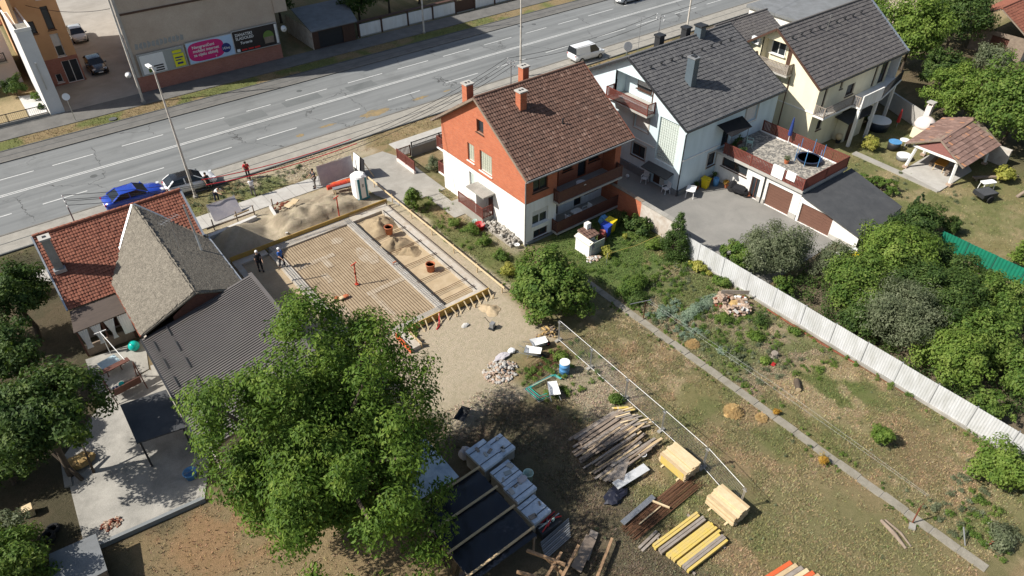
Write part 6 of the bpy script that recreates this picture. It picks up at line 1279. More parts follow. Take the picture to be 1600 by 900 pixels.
# ------------------------------------------------------------------ building site
F = thing('foundation', 'new concrete foundation with rebar mats and sand bay', 'foundation', (17, 39, 0))
ZT = .3
cs = MB()                                     # concrete strips round the bays
cs.box(12.6, 22.62, 45.2, 46.0, -.12, ZT).box(21.9, 22.62, 31.75, 45.199, -.12, ZT).box(18.75, 19.3, 31.75, 45.199, -.12, ZT).box(15.25, 18.749, 31.75, 32.4, -.12, ZT).box(19.301, 21.899, 31.75, 32.2, -.12, ZT).box(12.3, 12.95, 32.401, 45.199, -.12, ZT).box(15.25, 15.95, 29.9, 31.749, -.12, ZT)
cs.box(10.2, 12.299, 45.3, 46.0, -.12, ZT - .05).box(9.75, 10.199, 38.5, 46, -.12, ZT - .05)
cs.build('concrete_strip', 'strip_concrete' if 'strip_concrete' in MATS else mat('strip_concrete', (.5, .47, .42), .95, .25, 1.8, 25, .3, col2=(.4, .345, .27)), F)
fl = MB().box(12.951, 18.749, 32.401, 45.199, -.12, .16).box(10.2, 12.299, 38.5, 45.299, -.12, .1).build('fill', 'fill_soil' if 'fill_soil' in MATS else mat('fill_soil', (.43, .34, .225), .98, .35, .9, 25, .4, col2=(.33, .255, .165)), F)
BL = mat('blinding', (.46, .4, .31), .95, .3, 1.6, 25, .3, col2=(.38, .3, .2)); rnd = random.Random(6)
for a in [(12.96, 16.2, 42.1, 42.6), (15.0, 15.5, 41.0, 42.099), (14.2, 14.7, 39.4, 40.6), (15.8, 18.74, 36.4, 36.85), (15.9, 16.3, 32.41, 36.399)]: MB().box(*a, .161, .185).build('blinding_strip', BL, F)
for cx_, cy_, rx_, ry_ in [(18.0, 40.6, .7, 1.5), (17.2, 43.8, .6, .5), (13.6, 36.0, .5, .8)]: MB().slab([(cx_ + rx_ * math.cos(k * .524) * rnd.uniform(.7, 1.05), cy_ + ry_ * math.sin(k * .524) * rnd.uniform(.7, 1.05), .178) for k in range(12)], .016).build('blinding_patch', BL, F)
MB().box(19.301, 21.899, 32.201, 45.199, -.12, .06).build('sand_bed', 'sand', F)
rb = MB(); rnd = random.Random(8)
for k in range(30): x = 13.05 + k * .195; rb.box(x - .008, x + .008, 32.45, 45.15, .215, .229)
for k in range(11): y = 32.75 + k * 1.18; rb.box(12.98, 18.72, y - .0025, y + .0025, .228, .233)
stuff(rb.build('rebar_mat', 'rust', F))
rb = MB()
for x0 in (12.42, 12.6, 12.78, 18.86, 19.02, 19.18): rb.box(x0 - .011, x0 + .011, 31.9, 45.9, ZT + .03, ZT + .052)
for y0 in (45.35, 45.55, 45.8, 31.9, 32.1, 32.28): rb.box(12.4, 19.3, y0 - .01, y0 + .01, ZT + .053, ZT + .073)
for k in range(70): y = 32 + k * .195; rb.box(12.38, 12.86, y - .007, y + .007, ZT + .02, ZT + .029); rb.box(18.8, 19.25, y - .007, y + .007, ZT + .02, ZT + .029)
stuff(rb.build('strip_rebar', 'metal_grey', F))
for y0 in (41.9, 39.6, 37.5, 35.4, 33.6, 32.6):
    for d in (0, .16): MB().tube([(19.2, y0 + d, ZT + .02), (20.6, y0 + d + .05, ZT - .06), (22.2, y0 + d, ZT + .03)], .022, 5).build('tie_bar', 'rust', F)
for x0 in (19.34, 22.0): MB().box(x0, x0 + .035, 32.25, 45.1, .02, ZT + .07).build('edge_board', 'dark_metal', F)
# formwork boards
MB().box(9.7, 22.9, 46.03, 46.08, -.1, .62).build('formwork_board', 'formwork', F); MB().box(19.4, 22.9, 45.95, 46.02, .301, .42).build('formwork_board', 'timber', F)
MB().box(22.64, 22.69, 31.7, 46.02, -.1, .36).build('formwork_board', 'timber_grey', F); MB().box(15.97, 22.7, 31.64, 31.7, -.02, .5).build('formwork_board', 'formwork', F); MB().box(15.17, 15.22, 29.85, 31.74, -.02, .45).build('formwork_board', 'orange_tube', F); MB().box(15.98, 16.03, 29.85, 31.63, -.02, .45).build('formwork_board', 'timber', F)
for k in range(13):
    x = 16.35 + k * .52; MB().bar((x, 31.6, .45), (x + rnd.uniform(-.15, .15), 31.05, .02), .06).build('brace', 'timber_pale', F); 
    if k % 3 == 0: MB().box(x - .03, x + .03, 30.98, 31.04, -.05, .3).build('stake', 'timber', F)
for k in range(3): MB().bar((15.9, 30.0 + k * .5, .42), (16.5, 29.9 + k * .55, .03), .06).build('brace', 'timber_pale', F)
# batter rail along the strip
br = thing('timber_rail', 'long timber setting-out rail on stakes beside the foundation', 'rail', (23.4, 40, 0))
for y in range(31, 51, 3): MB().box(23.42, 23.48, y + .1, y + .16, -.1, .82).build('stake', 'timber', br)
for a, b in ((30.8, 35.6), (35.6, 40.6), (40.6, 45.6), (45.6, 50)): MB().box(23.36, 23.415, a, b - .02, .6, .74).build('rail', 'timber_pale', br)
# sand heaps in the bay
def mound(name, label, cx, cy, r_, h, m, cat='heap', group=None, z0=0, asp=1.0, seed=0, rough=.4):
    n, k = 40, 14; q = np.random.default_rng(seed); vs = [(cx, cy, z0 + h)]; fs = []
    for i in range(1, k + 1):
        f = i / k
        for j in range(n):
            a = 2 * math.pi * j / n; rr = r_ * f * (1 + .2 * math.sin(2 * a + seed) + .16 * math.sin(3 * a + 2 * seed) + .06 * math.sin(7 * a))
            z = h * (1 - f) ** 1.15 * (1 + rough * 3 * (float(fbm(np.array(cx + rr * math.cos(a)), np.array(cy + rr * math.sin(a)), 2.2)) - .5)) - .03 * (i == k)
            vs.append((cx + rr * math.cos(a), cy + rr * asp * math.sin(a), z0 + z + q.normal(0, .012)))
    fs = [(0, 1 + j, 1 + (j + 1) % n) for j in range(n)]
    for i in range(k - 1):
        for j in range(n): fs.append((1 + i * n + j, 1 + (i + 1) * n + j, 1 + (i + 1) * n + (j + 1) % n, 1 + i * n + (j + 1) % n))
    return single(name, MB().add(vs, fs), m, label, cat, group, smooth=True)
mound('sand_heap', 'tallest sand heap in the top of the sand bay', 20.8, 43.6, 1.4, .95, 'sand_heap' if 'sand_heap' in MATS else mat('sand_heap', (.36, .28, .175), .98, .3, 2.5, 25, .8, col2=(.28, .21, .13)), z0=.05, seed=1, asp=1.25); mound('sand_heap', 'middle sand heap in the bay with a dark shaded side', 20.4, 40.7, 1.25, .8, 'sand_heap', z0=.05, seed=2, asp=.9); mound('sand_heap', 'small gravelly sand heap below the middle one', 20.9, 39.3, .85, .42, 'sand_damp', z0=.05, seed=3)
mound('soil_heap', 'small light soil heap at the foot of the round tree', 21.7, 30.2, .7, .35, 'sand', seed=4)
def tub(label, x, y, z0):
    t = thing('mortar_tub', label, 'tub', (x, y, z0), group='orange mortar tubs'); MB().lathe([(.27, 0), (.33, .58), (.36, .6), (.36, .64), (.31, .64), (.31, .56), (.25, .1), (0.001, .1)], (x, y, z0), 20).build('wall', 'plastic_orange', t, smooth=True); MB().lathe([(0.001, .5), (.305, .5)], (x, y, z0), 20).build('content', 'concrete_light', t); return t
tub('orange mortar tub standing between the two upper sand heaps', 20.75, 42.0, .3); tub('orange mortar tub on the flat sand in the lower bay', 20.85, 36.3, .06)
def prop(label, x, y, z0, h=1.7):
    t = thing('steel_prop', label, 'prop', (x, y, z0), group='red props on the foundation'); MB().cyl((x, y, z0), (x + .06, y + .03, z0 + h), .05, n=8).build('tube', 'prop_red', t); MB().cyl((x + .02, y + .01, z0 + h * .5), (x + .024, y + .012, z0 + h * .5 + .2), .075, n=8).build('collar', 'rust_red', t)
    MB().box(x - .12, x + .12, y - .12, y + .12, z0, z0 + .04).build('base_plate', 'prop_red', t); MB().bar((x - .2, y + .02, z0 + h - .02), (x + .26, y + .05, z0 + h + .1), .06).build('fork', 'prop_red', t); return t
prop('red steel prop standing on the rebar near the tree', 15.75, 38.0, .25); prop('red steel prop at the formwork near the sand bay', 18.75, 46.4, .1, 2.0)
cb = thing('pipe_bend', 'small orange pipe stub on the middle concrete strip', 'pipe', (18.9, 38.3, .33)); MB().tube([(18.9, 38.3, .34), (18.9, 38.3, .5), (19.15, 38.25, .55)], .05, 8).build('pipe', 'plastic_orange', cb)
pc = thing('cement_bags', 'scattered orange plastic sacks on the rebar beside the walnut tree', 'sacks', (14.0, 37.2, .25))
for k in range(4): MB().ball((13.5 + k * .32, 37.4 - k * .1 + .1 * (k % 2), .34), (.26, .17, .08), 10, 6, .12, rnd).build('sack', 'plastic_orange' if k % 2 else 'timber_pale', pc)
# portable toilet
pt = thing('portable_toilet', 'white and teal portable toilet at the head of the foundation', 'toilet', (21.75, 48.6, .4))
x0, y0, z0 = 21.75, 48.35, .12
MB().box(x0 - .56, x0 + .56, y0 - .56, y0 + .56, z0, z0 + .16).build('base', 'plastic_teal2' if 'plastic_teal2' in MATS else mat('plastic_teal2', (.03, .2, .25), .5, .1), pt)
w_ = MB(); w_.prism([(x0 - .55, y0 - .4), (x0 - .4, y0 - .55), (x0 + .4, y0 - .55), (x0 + .55, y0 - .4), (x0 + .55, y0 + .4), (x0 + .4, y0 + .55), (x0 - .4, y0 + .55), (x0 - .55, y0 + .4)], z0 + .161, z0 + 2.05); w_.build('cabin', 'plastic_white', pt)
MB().box(x0 - .41, x0 - .2, y0 - .585, y0 - .551, z0 + .2, z0 + 2.0).box(x0 + .24, x0 + .41, y0 - .585, y0 - .551, z0 + .2, z0 + 2.0).build('corner_panel', 'plastic_teal2', pt); MB().box(x0 - .195, x0 + .235, y0 - .58, y0 - .552, z0 + .2, z0 + 2.0).build('door', 'plastic_white', pt); MB().box(x0 - .05, x0 + .12, y0 - .59, y0 - .581, z0 + 1.2, z0 + 1.5).build('sign', 'print_grey', pt)
MB().lathe([(.62, 0), (.62, .05), (.5, .16), (.25, .24), (0.001, .26)], (x0, y0, z0 + 2.051), 8).build('roof', 'plastic_white', pt); MB().cyl((x0 + .35, y0 - .3, z0 + 2.1), (x0 + .35, y0 - .3, z0 + 2.35), .05, n=8).build('vent_pipe', 'plastic_white', pt)
# rubble chute tubes
for i, (a, b, r_, mm, lab) in enumerate([((20.3, 50.45, .75), (22.2, 50.1, .75), .27, 'orange_tube', 'upper orange rubble chute lying behind the toilet'), ((20.4, 51.05, .45), (22.4, 50.75, .45), .2, 'plastic_orange', 'thin orange tube behind the upper rubble chute'), ((19.5, 49.75, 1.15), (21.2, 49.55, 1.15), .2, 'prop_red', 'red tube resting on the pallet left of the toilet')]):
    t = thing('chute_tube', lab, 'tube', a, group='tubes beside the toilet'); MB().cyl(a, b, r_, r_, 12).build('tube', mm, t)
    for k in range(4):
        p = Vector(a).lerp(Vector(b), .1 + k * .27); d = (Vector(b) - Vector(a)).normalized() * .03; MB().cyl(p - d, p + d, r_ + .025, n=12).build('rib', mm, t)
sw = thing('saw_bench', 'grey metal saw bench with timber legs left of the toilet', 'bench', (19.9, 49.0, .6)); MB().obox((20.6, 49.2, 1.15), (1.6, .4, .06), R(-8)).build('top', 'metal_grey', sw)
for dx, dy in ((-.7, -.1), (-.7, .2), (.6, -.2), (.6, .1)): MB().box(20.6 + dx, 20.66 + dx, 49.25 + dy, 49.26 + dy + .05, .3, 1.12).build('leg', 'timber', sw)
# banners and site boards
def banner(label, a, b, z0, z1, tilt, m, posts=True):
    t = thing('site_banner', label, 'banner', ((a[0] + b[0]) / 2, (a[1] + b[1]) / 2, 0), group='mesh banners along the pavement'); n, k = 16, 6; vs = []; fs = []
    dx, dy = b[0] - a[0], b[1] - a[1]; L = math.hypot(dx, dy); nx, ny = -dy / L, dx / L
    for j in range(k):
        for i in range(n):
            s_, q = i / (n - 1), j / (k - 1); w_ = .05 * math.sin(7 * s_ + 3 * q) + tilt * (1 - q); vs.append((a[0] + dx * s_ - nx * w_, a[1] + dy * s_ - ny * w_, z0 + (z1 - z0) * q - .06 * math.sin(math.pi * s_) * q))
    fs = [(j * n + i, j * n + i + 1, (j + 1) * n + i + 1, (j + 1) * n + i) for j in range(k - 1) for i in range(n - 1)]
    MB().add(vs, fs).build('mesh', m, t, smooth=True)
    for p in (a, b): MB().cyl((p[0], p[1], 0), (p[0], p[1], z1 + .05), .025, n=6).build('post', 'galv', t)
    MB().box((a[0] + b[0]) / 2 - L / 2, (a[0] + b[0]) / 2 + L / 2, min(a[1], b[1]) - .02, min(a[1], b[1]) + .02, z1 - .02, z1 + .02).build('top_rail', 'galv', t) if abs(dy) < .3 else None
    return t
banner('wide grey mesh banner left of the toilet', (19.9, 52.3), (23.1, 52.2), .1, 1.9, .25, 'fabric_grey'); banner('sagging grey mesh banner on the pavement near the red roof', (10.7, 53.2), (13.0, 53.3), .1, 1.2, .9, 'fabric_grey')
sb = thing('site_board', 'black site board with white cover leaning behind the toilet', 'board', (23.5, 51.5, 0)); MB().slab([(23.35, 50.7, .05), (23.35, 52.5, .05), (23.55, 52.5, 1.95), (23.55, 50.7, 1.95)], .05).build('panel', 'fabric_black', sb)
MB().slab([(23.28, 51.3, .7), (23.28, 52.4, .7), (23.48, 52.4, 2.0), (23.48, 51.3, 2.0)], .03).build('cover', 'fabric_white', sb); MB().bar((23.55, 50.8, 1.7), (24.3, 50.7, .05), .06).build('brace', 'timber', sb); MB().bar((23.55, 52.4, 1.7), (24.3, 52.5, .05), .06).build('brace', 'timber', sb)
# trench boards and little things by the road
tb = thing('trench_fence', 'low timber barrier above the excavation by the red roof', 'barrier', (12, 51.5, 0))
for x in (10.3, 12.2, 13.6, 15.2): MB().box(x, x + .08, 51.2, 51.28, -.1, 1.0).build('stake', 'timber_old', tb)
MB().bar((9.8, 51.2, .35), (13.7, 51.2, .42), .05, .12).build('rail', 'timber_old', tb); MB().bar((12.1, 51.3, .6), (13.4, 51.6, .5), .05, .12).build('rail', 'timber', tb)
cw = thing('concrete_edge', 'broken pale concrete edge strip in the excavation', 'kerb', (14.7, 49.5, 0)); MB().bar((15.0, 51.2, .35), (14.55, 47.0, .12), .18, .3).build('edge', 'concrete_pale', cw)
pwall = thing('low_wall', 'pale broken wall remains along the excavation', 'wall', (11.8, 50.2, 0)); MB().prism([(9.6, 50.1), (13.6, 50.6), (13.55, 50.9), (9.6, 50.5)], -.1, .3).build('wall', 'concrete_pale', pwall)
rp = thing('brick_scatter', 'scatter of red brick pieces and boards above the excavation', 'rubble', (15.9, 50.6, .3))
for k in range(26): MB().obox((15.5 + rnd.gauss(.5, .35), 50.75 + rnd.gauss(0, .22), .42 + rnd.uniform(0, .1)), (.22, .11, .08), rnd.uniform(0, 3), rnd.uniform(-.3, .3)).build('brick', 'rust_red', rp)
for x, y, a in ((16.2, 50.1, .5), (16.75, 50.35, .7)): MB().obox((x, y, .62), (.7, .5, .05), a, .1).build('board', 'timber_pale', rp)
# gate and railing of the brick house
gt = thing('garden_gate', 'brown slatted garden gate and low wall at the brick house driveway', 'gate', (27.9, 50, 0)); MB().box(27.3, 27.5, 48.9, 51.9, 0, .35).build('plinth', 'pink_wall', gt); railing(gt, [(27.4, 51.85), (27.4, 50.4), (27.4, 48.95)], .35, .95, 'wood_red', gap=.12); railing(gt, [(27.5, 51.9), (28.8, 51.9)], .1, 1.1, 'wood_brown', gap=.12)
fc = thing('front_fence', 'grey stone front wall with iron railing along the brick house', 'fence', (33, 51.9, 0)); MB().box(28.9, 37.8, 51.8, 52.1, 0, .9).build('plinth', 'concrete', fc); railing(fc, [(29, 51.95), (32, 51.95), (35, 51.95), (37.7, 51.95)], .9, .5, 'dark_metal', gap=.13, sw=.03)
# stones by the brick house
sp = thing('stone_pile', 'long pile of broken white stones against the brick house wall', 'stones', (27.75, 36.7, 0)); q = MB()
MB().box(27.25, 28.25, 35.0, 38.4, .01, .22).build('base_stones', 'stone', sp)
protos = []
for k in range(5):
    pb = MB().ball((0, 0, 0), (.13, .1, .09), 6, 4, .25, rnd); protos.append(pb)
ms = [p.build('stone', 'concrete_light' if i % 2 else 'stone', sp, local=True).data for i, p in enumerate(protos)]
for o in list(sp.children):
    if o.name.startswith('stone') and o.data in ms: bpy.data.objects.remove(o)
for k in range(150):
    o = bpy.data.objects.new('stone', ms[k % 5]); C.objects.link(o); o.parent = sp
    yy = rnd.uniform(-1.7, 1.7); xx = rnd.uniform(-.5, .5); o.location = (xx, yy, .24 + (.5 - abs(xx + .1) * .55) * rnd.random() * (.9 if yy > -1 else .5)); o.rotation_euler = (rnd.uniform(0, 6), rnd.uniform(0, 6), rnd.uniform(0, 6)); o.scale = [rnd.uniform(.7, 1.5)] * 3
def bucket(label, x, y, z0, m, r_=.28, h=.42, cat='bucket', name='bucket'):
    t = thing(name, label, cat, (x, y, z0)); MB().lathe([(r_ * .8, 0), (r_, h), (r_ * 1.06, h), (r_ * 1.06, h + .03), (r_ * .93, h + .03), (r_ * .76, .04), (.001, .04)], (x, y, z0), 16).build('pail', m, t, smooth=True); MB().tube([(x - r_, y, z0 + h), (x - r_ * .6, y - .05, z0 + h + .08), (x, y - .08, z0 + h + .1), (x + r_ * .6, y - .05, z0 + h + .08), (x + r_, y, z0 + h)], .012, 5).build('handle', 'metal_grey', t); return t
bucket('red tub at the foot of the porch steps', 26.85, 38.5, .03, 'plastic_red', .42, .45); bucket('white bucket at the end of the stone pile', 27.6, 34.7, .02, 'plastic_white', .2, .3); bucket('teal basin beside the red tub below the porch', 27.0, 39.2, .03, 'plastic_green', .3, .3)
# yard in front of the foundation
cp = thing('plate_compactor', 'small dark plate compactor on the bare soil', 'compactor', (20.7, 28.6, 0)); MB().obox((20.7, 28.6, .06), (.5, .38, .06), .4).build('plate', 'dark_metal', cp); MB().obox((20.7, 28.6, .3), (.32, .28, .34), .4).build('engine', 'metal_grey', cp); MB().tube([(20.6, 28.7, .4), (20.4, 29.0, .85), (20.25, 28.9, .9)], .02, 6).build('handle', 'dark_metal', cp)
pb_ = thing('stone_block', 'pale broken stone block lying on the bare soil', 'stone', (19.4, 29.9, 0)); MB().ball((19.4, 29.9, .07), (.32, .18, .12), 8, 5, .2, rnd).build('block', 'concrete_pale', pb_)
rh = thing('red_hose', 'short red hose hanging from the lower formwork', 'hose', (18.1, 31.2, 0)); MB().tube([(18.5, 31.6, .45), (18.3, 31.3, .2), (18.0, 30.9, .05), (17.7, 30.75, .04)], .05, 7).build('hose', 'plastic_red', rh)
def rubble_pile(label, cx, cy, rx, ry, h, n, m1, m2, seed, name='rubble_pile', size=(.22, .13, .08)):
    r_ = random.Random(seed); t = thing(name, label, 'rubble', (cx, cy, 0)); P = []
    for k in range(4): 
        o = MB().ball((0, 0, 0), (size[0] * .6, size[1] * .7, size[2] * .8), 6, 4, .22, r_).build('piece', m1 if k % 2 else m2, t, local=True); P.append(o)
    for k in range(n):
        o = P[k] if k < 4 else P[k % 4].copy()
        if k >= 4: C.objects.link(o)
        a = r_.uniform(0, 6.28); q = r_.random() ** .6; o.location = (rx * q * math.cos(a), ry * q * math.sin(a), .05 + h * (1 - q) * r_.random()); o.rotation_euler = (r_.uniform(-.5, .5), r_.uniform(-.5, .5), r_.uniform(0, 6)); o.scale = [r_.uniform(.6, 1.5)] * 3
    return t
rubble_pile('pile of broken pink brick rubble beside the bare soil', 18.7, 25.1, 1.15, .95, .4, 220, 'rubble', 'concrete_light', 5, size=(.2, .12, .06)); rubble_pile('heap of debris and straw under the round tree', 23.1, 26.0, .7, .6, .5, 60, 'straw', 'timber_old', 6, size=(.4, .1, .08)); rubble_pile('heap of small brick fragments on the concrete yard at bottom left', -3.2, 28.6, .5, .35, .2, 60, 'rubble', 'rust_red', 7, size=(.16, .12, .08))
sk_ = thing('cement_sack', 'grey crumpled plastic sacks on top of the brick rubble', 'sack', (19.5, 26.1, .1)); MB().ball((19.5, 26.0, .15), (.55, .28, .07), 14, 7, .2, rnd).build('sack', 'fabric_grey', sk_); MB().ball((20.3, 26.0, .16), (.28, .22, .15), 10, 6, .12, rnd).build('sack', 'plastic_white', sk_)
def barrow(label, x, y, rz, m='plastic_white', flip=False):
    t = thing('wheelbarrow', label, 'wheelbarrow', (x, y, 0), rz, group='wheelbarrows'); vs = []; a = [(.3, .14), (.45, .28)]
    T_ = [(-.28, -.2, .3), (.3, -.14, .3), (.3, .14, .3), (-.28, .2, .3), (-.5, -.34, .58), (.55, -.28, .62), (.55, .28, .62), (-.5, .34, .58)]
    MB().add(T_, [(0, 3, 2, 1), (0, 1, 5, 4), (1, 2, 6, 5), (2, 3, 7, 6), (3, 0, 4, 7)]).build('tray', m, t, local=True); q = MB()
    for s in (1, -1): MB().tube([(.62, s * .06, .2), (.2, s * .16, .28), (-.4, s * .26, .36), (-.95, s * .3, .52)], .02, 6).build('handle', 'metal_grey', t, local=True); MB().tube([(-.2, s * .22, .3), (-.3, s * .24, .02)], .018, 6).build('leg', 'metal_grey', t, local=True)
    w_ = MB().cyl((.66, -.05, .18), (.66, .05, .18), .18, n=14).build('wheel', 'rubber', t, local=True); MB().cyl((.66, -.055, .18), (.66, .055, .18), .08, n=10).build('hub', 'plastic_red', w_, local=True); return t
barrow('white wheelbarrow beside the rubble, nearer the blue barrel', 21.1, 24.9, R(-50)); barrow('white wheelbarrow next to the straw debris heap', 21.9, 25.3, R(-20)); barrow('white wheelbarrow standing among the green frames', 20.0, 21.6, R(60)); barrow('dark wheelbarrow in the shade of the walnut tree', 14.6, 23.3, R(30), 'dark_metal')
bd = thing('barrel', 'blue plastic barrel with open top on the lawn', 'barrel', (21.75, 22.6, 0)); MB().lathe([(.28, 0), (.31, .05), (.31, .3), (.325, .32), (.31, .34), (.31, .62), (.325, .64), (.31, .66), (.3, .92), (.27, .92), (.27, .5), (.001, .5)], (21.75, 22.6, 0), 20).build('drum', 'plastic_sky', bd, smooth=True); MB().lathe([(.275, .9), (.325, .9), (.325, .94), (.275, .94)], (21.75, 22.6, 0), 20).build('rim', 'plastic_white', bd)
fr = thing('scaffold_stack', 'stack of green steel scaffold frames lying on the lawn', 'frame', (20, 22.3, 0))
for k in range(4):
    z = .06 + k * .05; o_ = k * .08; MB().tube([(18.9 + o_, 23.0 - o_, z), (20.95 + o_ * .5, 22.9 - o_, z), (21.15, 22.3 - o_ * .5, z)], .025, 6).tube([(18.9 + o_, 23.0 - o_, z), (18.95 + o_, 21.65 + o_, z), (19.7, 21.55 + o_, z)], .022, 6).build('tube', 'plastic_teal' if k % 2 else 'galv', fr)
MB().tube([(19.3, 22.75, .3), (20.7, 22.6, .3)], .025, 6).build('tube', 'timber_pale', fr)
rbp = thing('rebar_bundle', 'bundle of rusty reinforcing bars in the grass below the wheelbarrows', 'rebar', (21.2, 23.9, 0))
for k in range(60): y = 23.75 + rnd.gauss(0, .35); MB().bar((19.7 + rnd.random() * .6, y - .1, .03 + rnd.random() * .05), (22.6 + rnd.random() * .6, y + .25, .03 + rnd.random() * .05), .016).build('bar', 'rust', rbp)
# mesh fence
mf = thing('mesh_fence', 'temporary mesh fence with galvanized tubes across the lawn', 'fence', (23.2, 17.5, 0))
fy = [25.0, 21.9, 18.75, 15.75, 12.6, 9.8]; fxx = [23.35, 23.25, 23.15, 23.05, 22.9, 22.4]
for i, (y, x) in enumerate(zip(fy, fxx)):
    MB().cyl((x, y, .1), (x - .02, y, 1.78), .024, n=8).build('post', 'galv', mf); MB().cyl((x, y - .07, .1), (x - .02, y - .07, 1.78), .024, n=8).build('post', 'galv', mf); MB().obox((x, y, .06), (.5, .2, .1), .05).build('foot', 'concrete', mf); MB().obox((x - .02, y - .03, 1.6), (.06, .22, .07)).build('coupler', 'galv', mf)
for i in range(5):
    a, b = Vector((fxx[i], fy[i] - .05, 0)), Vector((fxx[i + 1], fy[i + 1] + .05, 0))
    for z in (.14, 1.76): MB().tube([a + Vector((0, 0, z)), b + Vector((0, 0, z))], .014, 8).build('rail', 'plastic_white', mf)
    q = MB()
    for k in range(1, 31):
        p = a.lerp(b, k / 31); q.bar(p + Vector((0, 0, .14)), p + Vector((0, 0, 1.76)), .005)
    for k in range(1, 9):
        z = Vector((0, 0, .14 + 1.62 * k / 9)); q.bar(a + z, b + z, .005)
    stuff(q.build('wire_mesh', 'galv', mf))
# timber
def plank(p, q, w, h, m, t): return MB().bar(p, q, w, h).build('plank', m, t)
ta = thing('plank_pile', 'big loose pile of old grey planks beside the mesh fence', 'timber', (20.5, 17, 0)); rnd = random.Random(21)
for k in range(26):
    y = 18.35 - k * .062 + rnd.gauss(0, .05); z = .06 + (k % 4) * .07; plank((17.9 + rnd.uniform(0, 1.0), y + .05, z), (21.9 + rnd.uniform(-.6, .5), y + rnd.uniform(-.15, .1), z + rnd.uniform(0, .15)), rnd.uniform(.1, .2), .045, 'timber_old' if k % 3 else 'timber_grey', ta)
for k in range(40):
    y = 17.2 - k * .055 + rnd.gauss(0, .05); z = .06 + (k % 5) * .08; x1 = rnd.uniform(20.9, 22.4); plank((x1 - rnd.uniform(1.6, 3.4), y + rnd.uniform(-.15, .3), z), (x1, y, z + rnd.uniform(0, .2)), rnd.uniform(.06, .16), .05, ['timber_old', 'timber_grey', 'timber'][k % 3], ta)
for k in range(14):
    x = 21.9 + rnd.uniform(0, .7); y = 17.9 - k * .12; plank((x - .5, y + .2, .3 + .03 * (k % 4)), (x + .35, y - .1, .32 + .03 * (k % 4)), .09, .06, 'timber_grey' if k % 2 else 'timber_pale', ta)
yp = thing('yellow_block_stack', 'small stack of yellow board offcuts at the top of the plank pile', 'timber', (22.3, 18.3, 0))
for k in range(9): plank((22.0 + .04 * k, 18.62 - .09 * k, .1 + .05 * (k % 5)), (22.45 + .05 * k, 18.3 - .08 * k, .1 + .05 * (k % 5)), .13, .05, 'beam_yellow' if k % 3 else 'timber_pale', yp)
wb_ = thing('board_stack', 'weathered boards and white panel in front of the plank pile', 'boards', (19, 15, 0))
for k in range(5): MB().obox((18.8 + .12 * k, 15.5 - .1 * k, .1 + .06 * k), (1.5, .5, .05), R(12 + 5 * k)).build('board', 'timber_grey', wb_)
MB().obox((19.3, 14.45, .32), (2.2, .5, .05), R(-4)).build('white_panel', 'sheet_white', wb_); MB().box(19.9, 20.3, 14.15, 14.5, .0, .3).build('box', 'timber', wb_)
bk = bucket('white plastic bucket beside the plank pile', 20.85, 15.1, .0, 'plastic_white', .22, .32)
tp = thing('dark_tarp', 'crumpled dark blue tarpaulin in the grass', 'tarpaulin', (17.8, 14.1, 0)); MB().ball((17.9, 14.2, .1), (.7, .45, .22), 16, 8, .3, rnd).build('sheet', 'tarp_navy', tp)
def pack(label, x0, x1, y0, y1, z1, seed, yellow=False):
    t = thing('timber_pack', label, 'timber', ((x0 + x1) / 2, (y0 + y1) / 2, 0), group='new timber packs'); r_ = random.Random(seed)
    for y in (y0 + .3, y1 - .4): MB().box(x0 - .2, x1 + .05, y, y + .1, 0, .1).build('bearer', 'timber_pale', t)
    n = 7; lay = int((z1 - .1) / .06); meshes = {}
    for j in range(lay):
        for i in range(n):
            if j >= lay - 2 and i < 3: continue
            a = x0 + (x1 - x0) * i / n; d = r_.uniform(-.05, .05)
            MB().box(a + .004, a + (x1 - x0) / n - .004, y0 + d, y1 + d, .1 + j * .06 + .002, .1 + j * .06 + .056).build('board', r_.choice(['timber_pale', 'timber_pale', 'timber']), t)
    if yellow: MB().box(x0 - .01, x0 - .002, y0 + .1, y1 - .1, .12, z1 - .2).build('painted_edge', 'beam_yellow', t)
    return t
pack('pack of new pale boards beside the plank pile', 21.35, 22.55, 12.55, 14.35, .85, 1, True); pack('pack of new pale boards at the lower end of the mesh fence', 21.25, 22.35, 9.25, 11.0, .9, 2)
yb = thing('yellow_beam_stack', 'row of yellow formwork beams lying on the lawn', 'beams', (18.9, 9.9, 0))
for k, (y, a, b, m_) in enumerate([(10.95, 17.3, 20.4, 1), (10.8, 17.25, 20.35, 1), (10.6, 17.35, 20.45, 0), (10.45, 17.3, 20.4, 0), (10.2, 17.45, 20.45, 1), (10.07, 17.45, 20.5, 1), (9.94, 17.5, 20.45, 1), (9.8, 17.5, 20.5, 1), (9.58, 17.55, 20.5, 1), (9.45, 17.55, 20.3, 1), (9.32, 17.6, 20.4, 0), (9.18, 17.6, 20.4, 0), (9.02, 17.6, 20.35, 1)]):
    x = k * .0; o = MB().bar((a, y, .2), (b, y - .1, .2), .125, .2).build('beam', 'beam_yellow' if m_ else 'timber_grey', yb)
for x in (17.8, 20.0): MB().box(x, x + .1, 8.75, 11.15, .0, .09).build('bearer', 'timber_grey', yb)
sb_ = thing('short_beams', 'two short pale beams left of the yellow formwork beams', 'beams', (17.4, 11.3, 0))
for d in (0, .2): MB().bar((16.75, 11.35 - d, .06), (18.1, 11.45 - d, .06), .13, .1).build('beam', 'timber_grey', sb_)
rs = thing('rebar_stack', 'stack of rusty reinforcing mesh with silver tubes on the lawn', 'rebar', (19, 12.2, 0)); rnd = random.Random(5)
